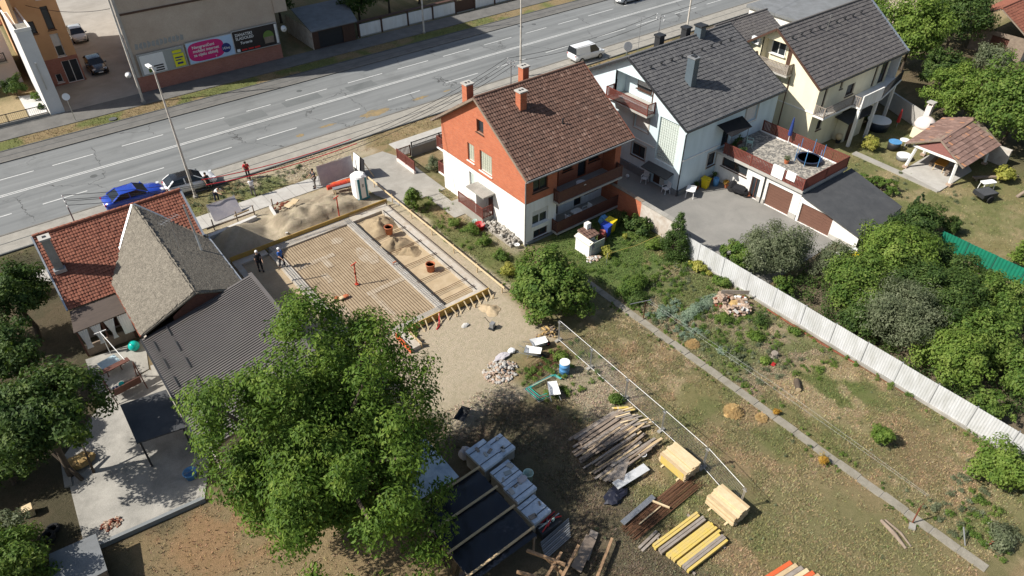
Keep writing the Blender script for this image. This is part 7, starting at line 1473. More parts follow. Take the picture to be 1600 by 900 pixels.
for k in range(46): y = 11.7 + .022 * k; MB().bar((16.7 + rnd.random() * .4, y, .05 + .12 * rnd.random()), (21.6 + rnd.random() * .6, y + .12, .05 + .12 * rnd.random()), .02).build('bar', 'rust', rs)
for k in range(5): MB().tube([(16.95, 12.62 + .06 * k, .28), (19.35, 12.75 + .06 * k, .28)], .03, 6).build('silver_tube', 'galv', rs)
MB().bar((17.6, 12.2, .24), (19.2, 12.25, .24), .05).build('lath', 'timber_pale', rs); MB().bar((19.1, 12.75, .26), (19.5, 11.9, .26), .08).build('lath', 'timber_pale', rs)
bt_ = thing('board_pile', 'pile of painted orange and pale boards at the bottom edge', 'timber', (21.5, 5.8, 0))
for k in range(7): MB().bar((20.0 + .12 * k, 6.6 - .24 * k, .1), (21.9 + .1 * k, 6.3 - .24 * k, .14), .2, .06).build('board', ['orange_tube', 'timber', 'timber_grey', 'timber_pale'][k % 4], bt_)

# ------------------------------------------------------------------ storage under the walnut tree
ts = thing('tarp_shelter', 'low shelter roofed with black plastic sheet and battens', 'shelter', (10.7, 16.6, 0))
n, k_ = 22, 22; vs = []; rnd = random.Random(3)
for j in range(k_):
    for i in range(n):
        x = 8.85 + 3.75 * i / (n - 1); y = 14.2 + 4.8 * j / (k_ - 1); sag = .05 * math.sin(math.pi * ((y - 14.2) % 1.35) / 1.35); vs.append((x, y, 1.55 + .12 * (x - 8.85) / 3.75 - sag + rnd.gauss(0, .022)))
MB().add(vs, [(j * n + i, j * n + i + 1, (j + 1) * n + i + 1, (j + 1) * n + i) for j in range(k_ - 1) for i in range(n - 1)]).build('plastic_sheet', 'tarp_black', ts, smooth=True)
for y in (18.95, 17.45, 16.05, 14.55): MB().bar((8.75, y, 1.62), (12.75, y + .05, 1.74), .1, .07).build('batten', 'timber', ts)
for x in (8.95, 12.5):
    for y in (14.3, 16.6, 18.9): MB().box(x - .04, x + .04, y - .04, y + .04, 0, 1.55).build('post', 'timber_old', ts)
for x in (8.9, 12.55): MB().box(x - .03, x + .03, 14.2, 19.0, 1.42, 1.52).build('beam', 'timber_old', ts)
for k in range(6): MB().bar((8.86 + .03 * k, 14.4 + .6 * k, 1.5), (8.7, 14.5 + .62 * k, .2), .03, .35).build('hanging_strip', 'tarp_black', ts)
lr = thing('sheet_canopy', 'light blue grey sheet roof half hidden by the walnut tree', 'shelter', (10.4, 20.6, 0)); MB().slab([(9.0, 19.25, 1.75), (11.55, 19.15, 1.75), (11.5, 22.2, 1.9), (9.0, 22.2, 1.9)], .05).build('roof', 'tarp_white', lr)
for x, y in ((9.1, 19.4), (11.4, 19.4), (9.1, 22), (11.4, 22)): MB().box(x - .04, x + .04, y - .04, y + .04, 0, 1.72).build('post', 'timber_old', lr)
def pallet(label, x, y, w_, d, h, cov=True):
    t = thing('block_pallet', label, 'pallet', (x, y, 0), R(4), group='covered block pallets'); q = MB()
    for s in (-1, 0, 1): MB().box(s * w_ * .4 - .05, s * w_ * .4 + .05, -d / 2, d / 2, 0, .12).build('bearer', 'timber_old', t, local=True)
    nx, nz = 4, max(2, int((h - .14) / .24)); me = None
    for i in range(nx):
        for j in range(nz):
            a = -w_ / 2 + w_ * i / nx; z = .13 + (h - .14) * j / nz
            MB().box(a + .008, a + w_ / nx - .008, -d / 2, d / 2, z + .006, z + (h - .14) / nz - .006).build('block', 'concrete_dirty', t, local=True)
    if cov:
        vs = []
        for j in range(9):
            for i in range(9): vs.append(((i / 8 - .5) * (w_ + .06), (j / 8 - .5) * (d + .06), h + .02 + rnd.gauss(0, .006)))
        MB().add(vs, [(j * 9 + i, j * 9 + i + 1, (j + 1) * 9 + i + 1, (j + 1) * 9 + i) for j in range(8) for i in range(8)]).build('cover_sheet', 'tarp_white', t, local=True, smooth=True)
        q = MB(); z0, z1 = h - .18, h + .015; a, b = w_ / 2 + .03, d / 2 + .03
        q.poly([(-a, -b, z0), (a, -b, z0), (a, -b, z1), (-a, -b, z1)]).poly([(-a, b, z0), (a, b, z0), (a, b, z1), (-a, b, z1)]).poly([(-a, -b, z0), (-a, b, z0), (-a, b, z1), (-a, -b, z1)]).poly([(a, -b, z0), (a, b, z0), (a, b, z1), (a, -b, z1)]); q.build('cover_skirt', 'tarp_white', t, local=True)
    for s in (-.28, .3): MB().box(-w_ / 2 - .035, w_ / 2 + .035, s * d - .02, s * d + .02, h + .03, h + .04).build('strap', 'dark_metal', t, local=True)
    for k in range(3): MB().obox((rnd.uniform(-.4, .4) * w_, rnd.uniform(-.4, .4) * d, h + .06), (rnd.uniform(.12, .4), rnd.uniform(.08, .25), .05), rnd.uniform(0, 3)).build('offcut', rnd.choice(['timber_grey', 'print_grey', 'concrete_light']), t, local=True)
    return t
pallet('covered pallet with the largest white sheet, topmost left of its row', 13.55, 19.75, 1.2, 1.55, 1.35); pallet('covered pallet right beside the largest one at the top', 14.75, 19.9, 1.0, 1.2, 1.0); pallet('covered pallet second from the top of the row', 13.85, 18.2, 1.2, 1.1, 1.15); pallet('covered pallet third from the top, with a grey sack on it', 13.8, 17.0, 1.25, 1.05, 1.2); pallet('covered pallet at the lower end of the row', 13.7, 15.75, 1.1, 1.2, .95)
s3_ = thing('sack', 'grey cement sack lying on the third covered pallet', 'sack', (14.2, 17.3, 1.22)); MB().ball((14.2, 17.3, 1.3), (.3, .2, .09), 10, 6, .1, rnd).build('bag', 'fabric_grey', s3_)
bg_ = thing('plastic_bag', 'clear plastic bag of material beside the topmost covered pallet', 'bag', (13.2, 21.0, 0)); MB().ball((13.2, 21.0, .45), (.4, .35, .45), 12, 8, .12, rnd).build('bag', 'fabric_grey', bg_)
bucket('open teal bin beside the lower covered pallets', 14.95, 17.75, 0, 'plastic_green', .27, .7, 'bin', 'bin'); bucket('light blue bucket by the tarp shelter corner', 8.35, 15.4, 0, 'plastic_sky', .2, .3)
jk = thing('scrap_crate', 'dark crate of tools and scrap below the covered pallets', 'crate', (13.9, 14.95, 0)); MB().box(13.3, 14.6, 14.6, 15.2, 0, .5).build('crate', 'dark_metal', jk)
for k in range(14): MB().bar((13.3 + rnd.random() * 1.2, 14.7 + rnd.random() * .5, .52), (13.5 + rnd.random() * 1.3, 14.7 + rnd.random() * .5, .6 + rnd.random() * .1), .05).build('scrap', rnd.choice(['galv', 'rust', 'plastic_red', 'dark_metal', 'plastic_green']), jk)
tbp = thing('pipe_bundle', 'bundle of grey steel tubes beside the tarp shelter', 'pipes', (13.6, 14.0, 0))
for k in range(12): MB().tube([(12.75 + .03 * k, 13.7 + .07 * k, .1 + .04 * (k % 3)), (14.5 + .05 * k, 13.85 + .07 * k, .12 + .05 * (k % 3))], .03, 6).build('pipe', 'metal_grey', tbp)
tr2 = thing('roof_timbers', 'wooden roof frame of beams at the bottom edge', 'timber frame', (13, 12.6, 0))
for a, b in (((11.9, 14.1, 1.2), (12.8, 12.4, 1.3)), ((10.6, 12.1, 1.1), (13.1, 13.0, 1.25)), ((11.2, 11.6, 1.1), (14.0, 12.8, 1.2)), ((12.5, 13.4, .9), (12.6, 11.8, .9)), ((13.2, 11.0, .4), (15.9, 12.4, .4)), ((10.9, 13.6, 1.1), (11.4, 12.9, 1.1))): MB().bar(a, b, .13, .13).build('beam', 'timber_frame' if 'timber_frame' in MATS else mat('timber_frame', (.4, .25, .14), .85, .3, 3, 50, .2), tr2)
for x, y in ((11, 12.3), (13.9, 12.8), (12.6, 12.6)): MB().box(x - .05, x + .05, y - .05, y + .05, 0, 1.1).build('post', 'timber', tr2)
dkp = thing('dark_boards', 'dark flat boards leaning beside the timber frame', 'boards', (14.4, 12.6, 0)); MB().obox((14.3, 12.7, .35), (1.9, .55, .05), R(25), .3).build('board', 'timber_old', dkp); MB().obox((14.9, 12.9, .2), (1.6, .4, .05), R(30), .2).build('board', 'timber_grey', dkp)

# ------------------------------------------------------------------ walls and fences
gw_ = thing('garden_wall', 'brick and white plaster garden wall behind the brick house', 'wall', (37.6, 31, 0))
MB().box(37.45, 37.7, 31.4, 36.2, 0, 1.9).build('brick_part', 'brick_orange', gw_); MB().box(37.4, 37.72, 27.2, 31.399, 0, 1.85).build('plaster_part', 'old_plaster', gw_); MB().box(37.35, 37.77, 27.2, 31.4, 1.852, 1.93).build('coping', 'concrete_dirty', gw_); MB().box(37.4, 37.75, 31.401, 36.2, 1.902, 1.96).build('coping', 'timber_old', gw_)
wf = thing('sheet_fence', 'long white corrugated sheet fence across the gardens', 'fence', (36.9, 14, 0))
yy = 27.15; k = 0; pmesh = None
q = MB(); n = 11; PW = 2.2
for i in range(n * 4):
    pass
def corr(y0, y1, z0, z1, x, amp, pitch):
    vs = []; fs = []; m_ = int((y1 - y0) / pitch * 4); pr_ = [0, 0, 1, 1]
    for i in range(m_ + 1):
        y = y0 + (y1 - y0) * i / m_; d = -amp * pr_[i % 4]
        vs += [(x + d, y, z0), (x + d, y, z1), (x + d + .006, y, z0), (x + d + .006, y, z1)]
    for i in range(m_): a = i * 4; b = a + 4; fs += [(a, b, b + 1, a + 1), (a + 2, a + 3, b + 3, b + 2), (a + 1, b + 1, b + 3, a + 3)]
    return MB().add(vs, fs)
MB().box(36.78, 37.05, .4, 27.15, -.1, .18).build('footing', 'concrete_dirty', wf)
rnd = random.Random(12)
pan = None; k = 0
while yy > 1.0:
    if pan is None: pan = corr(-PW + .05, 0, 0, 1.62, 0, .014, .15).build('panel', 'sheet_white', wf, local=True); o = pan
    else: o = pan.copy(); C.objects.link(o); o.parent = wf
    o.location = (-.02 + rnd.uniform(-.01, .01), yy - 14, .17 + rnd.uniform(-.02, .02)); o.rotation_euler = (rnd.uniform(-.006, .006), 0, rnd.uniform(-.006, .006))
    MB().box(36.89, 36.96, yy - .01, yy + .06, 0, 1.82).build('post', 'metal_grey', wf)
    yy -= PW; k += 1
for z in (.5, 1.5): MB().box(36.905, 36.925, 1.0, 27.1, z, z + .05).build('rail', 'metal_grey', wf)
rg = thing('rusty_pipe', 'long red and rusty pipes lying along the foot of the white fence', 'pipe', (36.5, 15, 0)); MB().tube([(36.55, 18.5, .1), (36.5, 14.5, .06), (36.6, 11.9, .08)], .05, 6).build('pipe', 'rust_red', rg); MB().tube([(36.7, 16.5, .05), (36.62, 13, .05), (36.66, 8, .05)], .04, 6).build('pipe', 'rust', rg)
gf_ = thing('green_fence', 'dark green corrugated sheet fence at the right edge', 'fence', (53, 11.5, 0)); k = 0; yy = 15.2; pan = None
while yy > 4:
    if pan is None: pan = corr(-2.0, -.02, 0, 1.35, 0, .035, .24).build('panel', 'sheet_green', gf_, local=True); o = pan
    else: o = pan.copy(); C.objects.link(o); o.parent = gf_
    o.location = (-(15.2 - yy) * .02, yy - 11.5, .08); MB().box(53.02 - (15.2 - yy) * .02, 53.08 - (15.2 - yy) * .02, yy - .03, yy + .03, 0, 1.4).build('post', 'dark_metal', gf_); yy -= 2.0
# panel wall across the road
pw = thing('panel_wall', 'white panel street wall with dark posts across the road', 'wall', (50, 81.9, 0))
xs_ = [39.9, 43.1, 46.95, 50.75, 54.4, 57.5, 60.9, 64.5, 68.2, 72]
for i, (a, b) in enumerate(zip(xs_, xs_[1:])):
    MB().box(a + .12, b - .12, 81.85, 82.0, .15, 1.55).build('panel', 'white_wall' if i != 4 else 'brown_frame', pw); MB().box(a - .12, a + .12, 81.8, 82.05, 0, 1.75).build('post', 'brown_frame', pw)
MB().box(39.7, 72.2, 81.82, 82.03, 0, .149).build('footing', 'concrete', pw); MB().box(39.7, 72.2, 81.9, 82.5, 1.76, 1.84).build('coping', 'brown_frame', pw)
ifn = thing('iron_fence', 'iron front garden fence at the top left', 'fence', (1.5, 81.6, 0)); MB().box(-6, 4.7, 81.5, 81.7, 0, .3).build('plinth', 'concrete', ifn)
railing(ifn, [(-6, 81.6), (-3, 81.6), (-.6, 81.6), (1.1, 81.6), (2.9, 81.6), (4.6, 81.6)], .3, .9, 'dark_metal', gap=.16, sw=.02, post=.07)
struct('front_path', MB().prism([(2.95, 81.7), (4.7, 81.7), (4.7, 88), (3.0, 88.5)], -.1, .06), 'concrete_pale')
orf = thing('white_gate', 'white picket gate with red end boards near the top road', 'gate', (66, 52, 0)); railing(orf, [(63.6, 51.2), (66.6, 51.2), (69, 51.2)], .05, 1.2, 'white_frame', gap=.2, sw=.08); MB().box(62.0, 63.4, 51.1, 51.3, .05, 1.3).build('board_panel', 'wood_red', orf)
bwl = thing('boundary_wall', 'grey concrete boundary wall behind the round pool', 'wall', (72, 28.6, 0)); MB().slab([(70.6, 26.0, 1.7), (70.85, 26.0, 1.7), (73.6, 31.8, 1.7), (73.35, 31.8, 1.7)], 1.8).build('wall', 'concrete_light', bwl)

# ------------------------------------------------------------------ garden furniture
def chair(label, x, y, rz, m='plastic_white', z=0, group='white plastic chairs'):
    t = thing('garden_chair', label, 'chair', (x, y, z), rz, group=group)
    MB().box(-.24, .22, -.24, .24, .4, .44).build('seat', m, t, local=True); b = MB()
    for k in range(5): b.obox((-.29 - .02, -.2 + k * .1, .68), (.03, .07, .46), 0, 0, R(-10))
    b.obox((-.35, 0, .91), (.04, .5, .06), 0, 0, R(-10)); b.build('backrest', m, t, local=True)
    for s in (1, -1):
        for xx in (.2, -.24): MB().bar((xx, s * .21, .4), (xx * 1.15, s * .25, 0), .045).build('leg', m, t, local=True)
        MB().obox((-.03, s * .27, .64), (.5, .06, .03)).build('armrest', m, t, local=True); MB().bar((.2, s * .27, .64), (.2, s * .23, .42), .035).build('arm_support', m, t, local=True)
    return t
def table(label, x, y, z=0, r_=.45, m='plastic_white', rect=None, rz=0, h=.72, cloth=None, topm=None):
    t = thing('garden_table', label, 'table', (x, y, z), rz); q = MB()
    if rect: a, b = rect[0] / 2, rect[1] / 2; q.prism([(-a, -b + .1), (-a + .1, -b), (a - .1, -b), (a, -b + .1), (a, b - .1), (a - .1, b), (-a + .1, b), (-a, b - .1)], h - .04, h)
    else: a = b = r_ * .8; q.cyl((0, 0, h - .04), (0, 0, h), r_, n=24)
    q.build('table_top', topm or m, t, local=True)
    for sx_ in (1, -1):
        for s in (1, -1): MB().bar((sx_ * a * .75, s * b * .75, h - .04), (sx_ * a * .85, s * b * .85, 0), .05).build('leg', m, t, local=True)
    return t
chair('white plastic chair at the pale blue house entrance', 42.25, 35.5, R(200), z=.04); chair('white plastic chair beside the corner of the pale blue house', 42.4, 33.2, R(170), z=.04); table('white rounded garden table on the concrete yard', 43.7, 31.6, .04, rect=(1.1, .75), rz=R(30))
table('round white table on the upper balcony of the brick house', 33.6, 34.35, 3.02, .42); table('white table on the lower balcony of the brick house', 33.5, 34.6, .36, rect=(.9, .6)); chair('white chair left of the table on the lower balcony', 32.6, 34.35, 0, z=.36); chair('white chair right of the table on the lower balcony', 34.5, 34.5, R(180), z=.36)
chair('pale green garden chair on the gravel terrace', 49.9, 31.0, R(-60), 'plastic_green', z=2.88, group='terrace furniture')
ball_ = single('ball', MB().ball((41.7, 37.0, .2), .16, 14, 10), 'plastic_white', 'small white ball on the shaded yard by the pale blue house', 'ball', smooth=True)
# things in the concrete yard corner
def bin_(label, x, y, m, w_=.58, h=1.05, rz=0, lid=None, z=0):
    t = thing('wheelie_bin', label, 'bin', (x, y, z), rz); T_ = [(-w_ / 2 * .85, -w_ / 2 * .85), (w_ / 2 * .85, w_ / 2)]
    a, b = w_ * .4, w_ * .5; MB().add([(-a, -a, .05), (a, -a, .05), (a, a, .05), (-a, a, .05), (-b, -b, h - .1), (b, -b, h - .1), (b, b, h - .1), (-b, b, h - .1)], [(3, 2, 1, 0), (0, 1, 5, 4), (1, 2, 6, 5), (2, 3, 7, 6), (3, 0, 4, 7), (4, 5, 6, 7)]).build('body', m, t, local=True)
    MB().slab([(-b - .03, -b - .04, h - .07), (b + .03, -b - .04, h - .07), (b + .03, b + .06, h), (-b - .03, b + .06, h)], .06).build('lid', lid or m, t, local=True); MB().bar((-b, b + .08, h - .03), (b, b + .08, h - .03), .04).build('handle', 'dark_metal', t, local=True)
    for s in (1, -1): MB().cyl((s * b * .7 - .03, a + .02, .1), (s * b * .7 + .03, a + .02, .1), .1, n=10).build('wheel', 'rubber', t, local=True)
    return t
bin_('yellow recycling bin on the lawn behind the brick house', 34.75, 31.95, 'plastic_yellow', .62, 1.15, R(15)); bin_('dark blue bin beside the yellow bin on the lawn', 34.05, 31.75, 'plastic_blue', .62, 1.1, R(15))
bx = thing('recycling_sack', 'light blue plastic bag behind the yellow and blue bins', 'bag', (34.85, 32.9, 0)); MB().ball((34.85, 32.9, .5), (.4, .35, .5), 12, 8, .12, rnd).build('bag', 'plastic_sky', bx)
kg = thing('barrel', 'dark red barrel beside the barbecue hut', 'barrel', (33.3, 31.4, 0)); MB().lathe([(.24, 0), (.3, .15), (.33, .45), (.3, .78), (.25, .95), (.22, .95), (.22, .85), (.001, .85)], (33.3, 31.4, 0), 18).build('staves', 'plastic_maroon' if 'plastic_maroon' in MATS else mat('plastic_maroon', (.2, .04, .035), .5, .2), kg, smooth=True)
for z in (.2, .7): MB().lathe([(.325, z), (.335, z), (.335, z + .05), (.325, z + .05)], (33.3, 31.4, 0), 18).build('hoop', 'rust', kg)
bq = thing('barbecue_hut', 'small cream barbecue hut with brown tiled roof on the lawn', 'barbecue', (31.7, 31.1, 0))
MB().box(31.0, 31.25, 30.4, 31.9, 0, 1.35).build('side_wall', 'white_wall', bq); MB().box(31.26, 32.4, 31.3, 31.9, 0, 1.3).build('back_wall', 'white_wall', bq); MB().box(31.26, 32.4, 30.4, 31.29, 0, .7).build('counter', 'concrete_light', bq); MB().slab([(30.9, 30.3, 1.2), (31.3, 30.3, 1.36), (31.3, 32.0, 1.36), (30.9, 32.0, 1.2)], .12).build('hood', 'cream_pale' if 'cream_pale' in MATS else mat('cream_pale', (.72, .68, .56), .9, .1), bq)
rb_ = MB().slab([(31.31, 30.9, 1.3), (32.5, 30.9, 1.3), (32.5, 32.1, 1.5), (31.31, 32.1, 1.5)], .08).build('roof', 'timber_old', bq); tiles('roof_tiles', (31.31, 30.9, 1.31), (1, 0, 0), (0, 1.2, .2), 1.2, 1.22, 'tile_brown', rb_, tw=.22, th=.3, amp=.04)
MB().box(31.9, 32.3, 31.7, 32.05, 1.35, 1.95).build('chimney', 'white_wall', bq); MB().slab([(31.5, 30.38, .1), (32.5, 30.38, .1), (32.6, 30.42, 1.15), (31.55, 30.42, 1.15)], .05).build('door_panel', 'sheet_grey2' if 'sheet_grey2' in MATS else mat('sheet_grey2', (.33, .36, .33), .5, .1), bq)
rubble_pile('low pile of pale debris beside the barbecue hut', 31.2, 30.1, .6, .3, .2, 36, 'concrete_pale', 'rubble', 17); fx_ = thing('washing_line', 'thin yellow washing line across the lawn below the barbecue hut', 'line', (34, 29.0, 0)); MB().tube([(31.5, 29.0, 1.0), (34, 28.6, .85), (36.5, 28.3, 1.0)], .012, 5).build('line', 'beam_yellow', fx_)
for x, y in ((31.5, 29.0), (36.5, 28.3)): MB().cyl((x, y, 0), (x, y, 1.05), .02, n=6).build('post', 'metal_grey', fx_)
# yard corner below the terrace
bin_('yellow sack bin in the corner below the terrace', 45.7, 31.7, 'plastic_yellow', .6, .95, .2, z=.04); bd2 = thing('barrel', 'blue barrel among pots in the corner below the terrace', 'barrel', (46.7, 31.4, 0)); MB().lathe([(.24, .04), (.27, .4), (.26, .75), (.22, .78), (.2, .78), (.2, .6), (.001, .6)], (46.7, 31.4, 0), 16).build('drum', 'plastic_sky', bd2, smooth=True)
for i, (x, y, h, mm, lab) in enumerate([(46.2, 31.95, .7, 'leaf_mid', 'potted plant between the yellow bin and the blue barrel'), (47.1, 31.9, .9, 'leaf_dark', 'tall potted plant against the garage wall'), (45.0, 32.0, .6, 'leaf_dark', 'small potted plant left of the yellow sack bin'), (47.1, 30.6, .6, 'leaf_rust', 'potted plant with reddish leaves below the garage window')]):
    t = thing('potted_plant', lab, 'plant', (x, y, .04), group='pots in the yard corner'); MB().lathe([(.12, 0), (.17, .28), (.19, .28), (.19, .31), (.15, .31), (.001, .27)], (x, y, .04), 12).build('pot', 'plastic_orange', t)
    cl_ = np.array([[x + rnd.gauss(0, .1), y + rnd.gauss(0, .1), .4 + rnd.random() * h * .6] for _ in range(8)]); v = leaves(cl_, np.full(8, .18), 260, .12, .06, 300 + i); np_mesh('foliage', v, np.arange(len(v)).reshape(-1, 4), mm, t)
mt = thing('covered_motorcycle', 'motorcycle under a dark cover beside the garage door', 'motorcycle', (47.0, 29.3, .04), R(100)); MB().ball((-.1, 0, .5), (.85, .34, .42), 14, 8, .16, rnd).ball((.55, 0, .75), (.3, .36, .36), 12, 7, .15, rnd).build('cover', 'fabric_black', mt, local=True)
for s in (.65, -.65): MB().cyl((s, -.06, .3), (s, .06, .3), .3, n=18).build('wheel', 'rubber', mt, local=True)
MB().ball((-.75, -.15, .25), (.3, .25, .2), 10, 6, .2, rnd).build('pannier', 'plastic_orange', mt, local=True)
yt = thing('yellow_cover', 'crumpled yellow and white plastic sheets at the end of the felt garage', 'sheet', (46.6, 18.4, 0)); MB().ball((46.6, 18.2, .2), (.55, .35, .22), 14, 8, .2, rnd).build('sheet', 'plastic_yellow', yt); MB().ball((47.0, 18.6, .25), (.4, .35, .28), 14, 8, .2, rnd).build('sheet', 'fabric_white', yt); MB().ball((46.2, 19.0, .15), (.5, .3, .15), 12, 7, .2, rnd).build('sheet', 'fabric_white', yt)
# terrace things
tz = 2.88; tm = thing('trampoline', 'round black trampoline with blue poles on the gravel terrace', 'trampoline', (51.6, 26.4, tz)); MB().lathe([(.001, .3), (.88, .3)], (51.6, 26.4, tz), 28).build('mat', 'fabric_black', tm); MB().lathe([(.88, .29), (1.05, .29), (1.05, .33), (.88, .33), (.88, .29)], (51.6, 26.4, tz), 28).build('rim_pad', 'plastic_dark2' if 'plastic_dark2' in MATS else mat('plastic_dark2', (.02, .03, .06), .5, .2), tm)
for k in range(6):
    a = 2 * math.pi * k / 6 + .3; x, y = 51.6 + 1.08 * math.cos(a), 26.4 + 1.08 * math.sin(a); MB().cyl((x, y, tz), (x, y, tz + 1.55), .028, n=6).build('pole', 'plastic_sky', tm); MB().bar((x, y, tz + .3), (51.6 + .95 * math.cos(a), 26.4 + .95 * math.sin(a), tz + .02), .03).build('leg', 'metal_grey', tm)
ps = thing('parasol', 'closed dark blue parasol on the gravel terrace', 'parasol', (52.9, 29.3, tz)); MB().cyl((52.9, 29.3, tz), (52.9, 29.3, tz + 2.4), .03, n=8).build('pole', 'plastic_white', ps); MB().lathe([(.05, .75), (.17, .8), (.16, 1.3), (.1, 2.0), (.04, 2.4), (.001, 2.45)], (52.9, 29.3, tz), 10).build('canopy', 'fabric_blue', ps); MB().cyl((52.9, 29.3, tz), (52.9, 29.3, tz + .08), .28, n=16).build('base', 'concrete', ps)
for i, (y0, y1, z0, lab) in enumerate([(25.8, 26.85, 2.95, 'large white towel over the terrace railing'), (24.75, 25.55, 3.25, 'small white towel over the terrace railing')]):
    t = thing('towel', lab, 'towel', (47.2, (y0 + y1) / 2, z0), group='towels on the railing'); MB().slab([(47.19, y0, z0), (47.19, y1, z0), (47.22, y1, 3.9), (47.22, y0, 3.9)], .02).build('outer_fall', 'fabric_white', t); MB().slab([(47.21, y0, 3.91), (47.21, y1, 3.91), (47.4, y1, 3.9), (47.4, y0, 3.9)], .02).build('top_fold', 'fabric_white', t)
pbt = thing('planter', 'round clipped plant in a pot on the gravel terrace', 'plant', (49.9, 27.3, tz)); MB().lathe([(.16, 0), (.22, .3), (.001, .27)], (49.9, 27.3, tz), 12).build('pot', 'plastic_orange', pbt); v = leaves(np.array([[49.9, 27.3, tz + .5]]), np.array([.28]), 300, .1, .06, 320); np_mesh('foliage', v, np.arange(len(v)).reshape(-1, 4), 'leaf_olive', pbt)
for i, (x, y, lab) in enumerate([(48.0, 30.4, 'dark potted plants behind the upper terrace railing'), (48.4, 31.5, 'leafy potted plants under the black awning'), (49.5, 31.9, 'flowering potted plants against the pale blue wall on the terrace')]):
    t = thing('potted_plant', lab, 'plant', (x, y, tz), group='pots on the terrace'); MB().box(x - .4, x + .4, y - .15, y + .15, tz, tz + .25).build('trough', 'wood_brown', t); cl_ = np.array([[x + rnd.uniform(-.4, .4), y + rnd.gauss(0, .1), tz + .35 + rnd.random() * .3] for _ in range(9)]); v = leaves(cl_, np.full(9, .2), 350, .12, .06, 330 + i); np_mesh('foliage', v, np.arange(len(v)).reshape(-1, 4), 'leaf_dark', t)
# roof aerials
def aerial(label, x, y, z0, h, rz=0):
    t = thing('tv_aerial', label, 'aerial', (x, y, z0), rz, group='roof aerials'); MB().cyl((0, 0, 0), (0, 0, h), .022, n=6).build('mast', 'galv', t, local=True); MB().bar((-.7, 0, h - .1), (.7, 0, h - .1), .025).build('boom', 'galv', t, local=True)
    for k in range(7): x_ = -.6 + k * .2; MB().bar((x_, -.32, h - .08), (x_, .32, h - .08), .012).build('element', 'galv', t, local=True)
    return t
aerial('tall aerial on the road side of the pale blue roof', 49.7, 44.6, 6.9, 3.3, .3); aerial('aerial on the weathered wing roof', 6.2, 42.6, 5.0, 2.3, .4)
ms_ = thing('pipe_mast', 'slanting grey metal flue on the left house roof', 'flue', (7.4, 43.6, 4.0)); MB().tube([(7.5, 42.9, 4.1), (7.5, 43.2, 5.2), (7.4, 43.4, 7.4)], [.09, .07, .05], 8).build('pipe', 'zinc', ms_)
hp = thing('satellite_dish', 'dish aerial leaning at the ridge of the pale blue house', 'satellite dish', (47.9, 44.3, 6.9)); MB().cyl((47.9, 44.3, 6.9), (47.9, 44.3, 8.3), .03, n=6).build('mast', 'galv', hp); MB().cyl((47.85, 44.2, 8.1), (47.8, 44.1, 8.15), .4, n=16).build('reflector', 'metal_grey', hp)

# ------------------------------------------------------------------ right-hand garden
gz = thing('gazebo', 'open gazebo with brown tiled roof and white posts', 'gazebo', (65.3, 20.5, 0)); zr = 3.05
E1, E2, E3, E4 = (62.0, 23.5, 2.35), (69.6, 24.0, 2.35), (68.3, 18.2, 2.35), (61.6, 18.25, 2.35); RA, RB = (62.75, 21.1, 3.35), (69.7, 21.3, 3.35)
dk = MB(); dk.slab([E4, E3, RB, RA], .08); dk.slab([E1, RA, RB, E2], .08); rf = dk.build('roof', 'timber_old', gz); MB().poly([(62.45, 22.9, 2.36), (62.45, 18.9, 2.36), (62.95, 21.1, 3.25)]).build('gable_board', 'wood_red', rf)
def slope_tiles(a, b, c, d, m, parent, seed):   # a-b eave, d-c ridge (d above a)
    u = (Vector(b) - Vector(a)); U = u.length; u.normalize(); w3 = Vector(d) - Vector(a); v = w3 - u * w3.dot(u); V = v.length
    pu = lambda p: ((Vector(p) - Vector(a)).dot(u), (Vector(p) - Vector(a)).dot(v.normalized()))
    return tiles('roof_tiles', Vector(a) + Vector((0, 0, .015)), u, v, U, V, m, parent, tw=.26, th=.42, amp=.02, step=.05, poly=[pu(p) for p in (a, b, c, d)], seed=seed, sub=2)
slope_tiles(E4, E3, RB, RA, 'tile_gazebo', rf, 71); slope_tiles(E2, E1, RA, RB, 'tile_gazebo', rf, 72)
MB().cyl(RA, RB, .1, n=8).build('ridge_tiles', 'tile_gazebo', rf); MB().bar(RA, E4, .1, .1).build('verge_board', 'timber_old', rf); MB().bar(RA, E1, .1, .1).build('verge_board', 'timber_old', rf); MB().bar((62.5, 23.0, 2.25), (62.5, 18.8, 2.25), .16, .2).build('tie_beam', 'white_wall', rf)
for (x, y), (x2, y2) in (((62.4, 22.95), (62.7, 22.7)), ((62.4, 19.0), (62.7, 19.2)), ((68.6, 18.9), (68.4, 19.1)), ((69.2, 23.1), (69.0, 22.9)), ((65.8, 23.1), (65.8, 22.9))): MB().tube([(x, y, .12), (x2, y2, 2.3)], .13, 4).build('post', 'white_wall', gz); MB().box(x - .2, x + .2, y - .2, y + .2, .1, .3).build('post_base', 'rubble', gz)
MB().box(69.6, 69.9, 17.6, 20.4, 0, 1.6).build('back_wall', 'old_plaster', gz)
table('orange wooden table under the gazebo', 64.6, 20.9, .12, rect=(1.7, .95), m='timber', topm='timber_orange' if 'timber_orange' in MATS else mat('timber_orange', (.6, .27, .04), .6, .2), rz=R(8))
def bench(label, x, y, z, rz):
    t = thing('bench', label, 'bench', (x, y, z), rz, group='gazebo benches'); MB().box(-.75, .75, -.14, .14, .38, .43).build('seat', 'timber_old', t, local=True)
    for s in (-.6, .6): MB().box(s - .04, s + .04, -.12, .12, 0, .379).build('leg', 'timber_old', t, local=True)
bench('wooden bench on the near side of the gazebo table', 64.3, 20.05, .12, R(8)); bench('wooden bench on the far side of the gazebo table', 64.9, 21.75, .12, R(8))
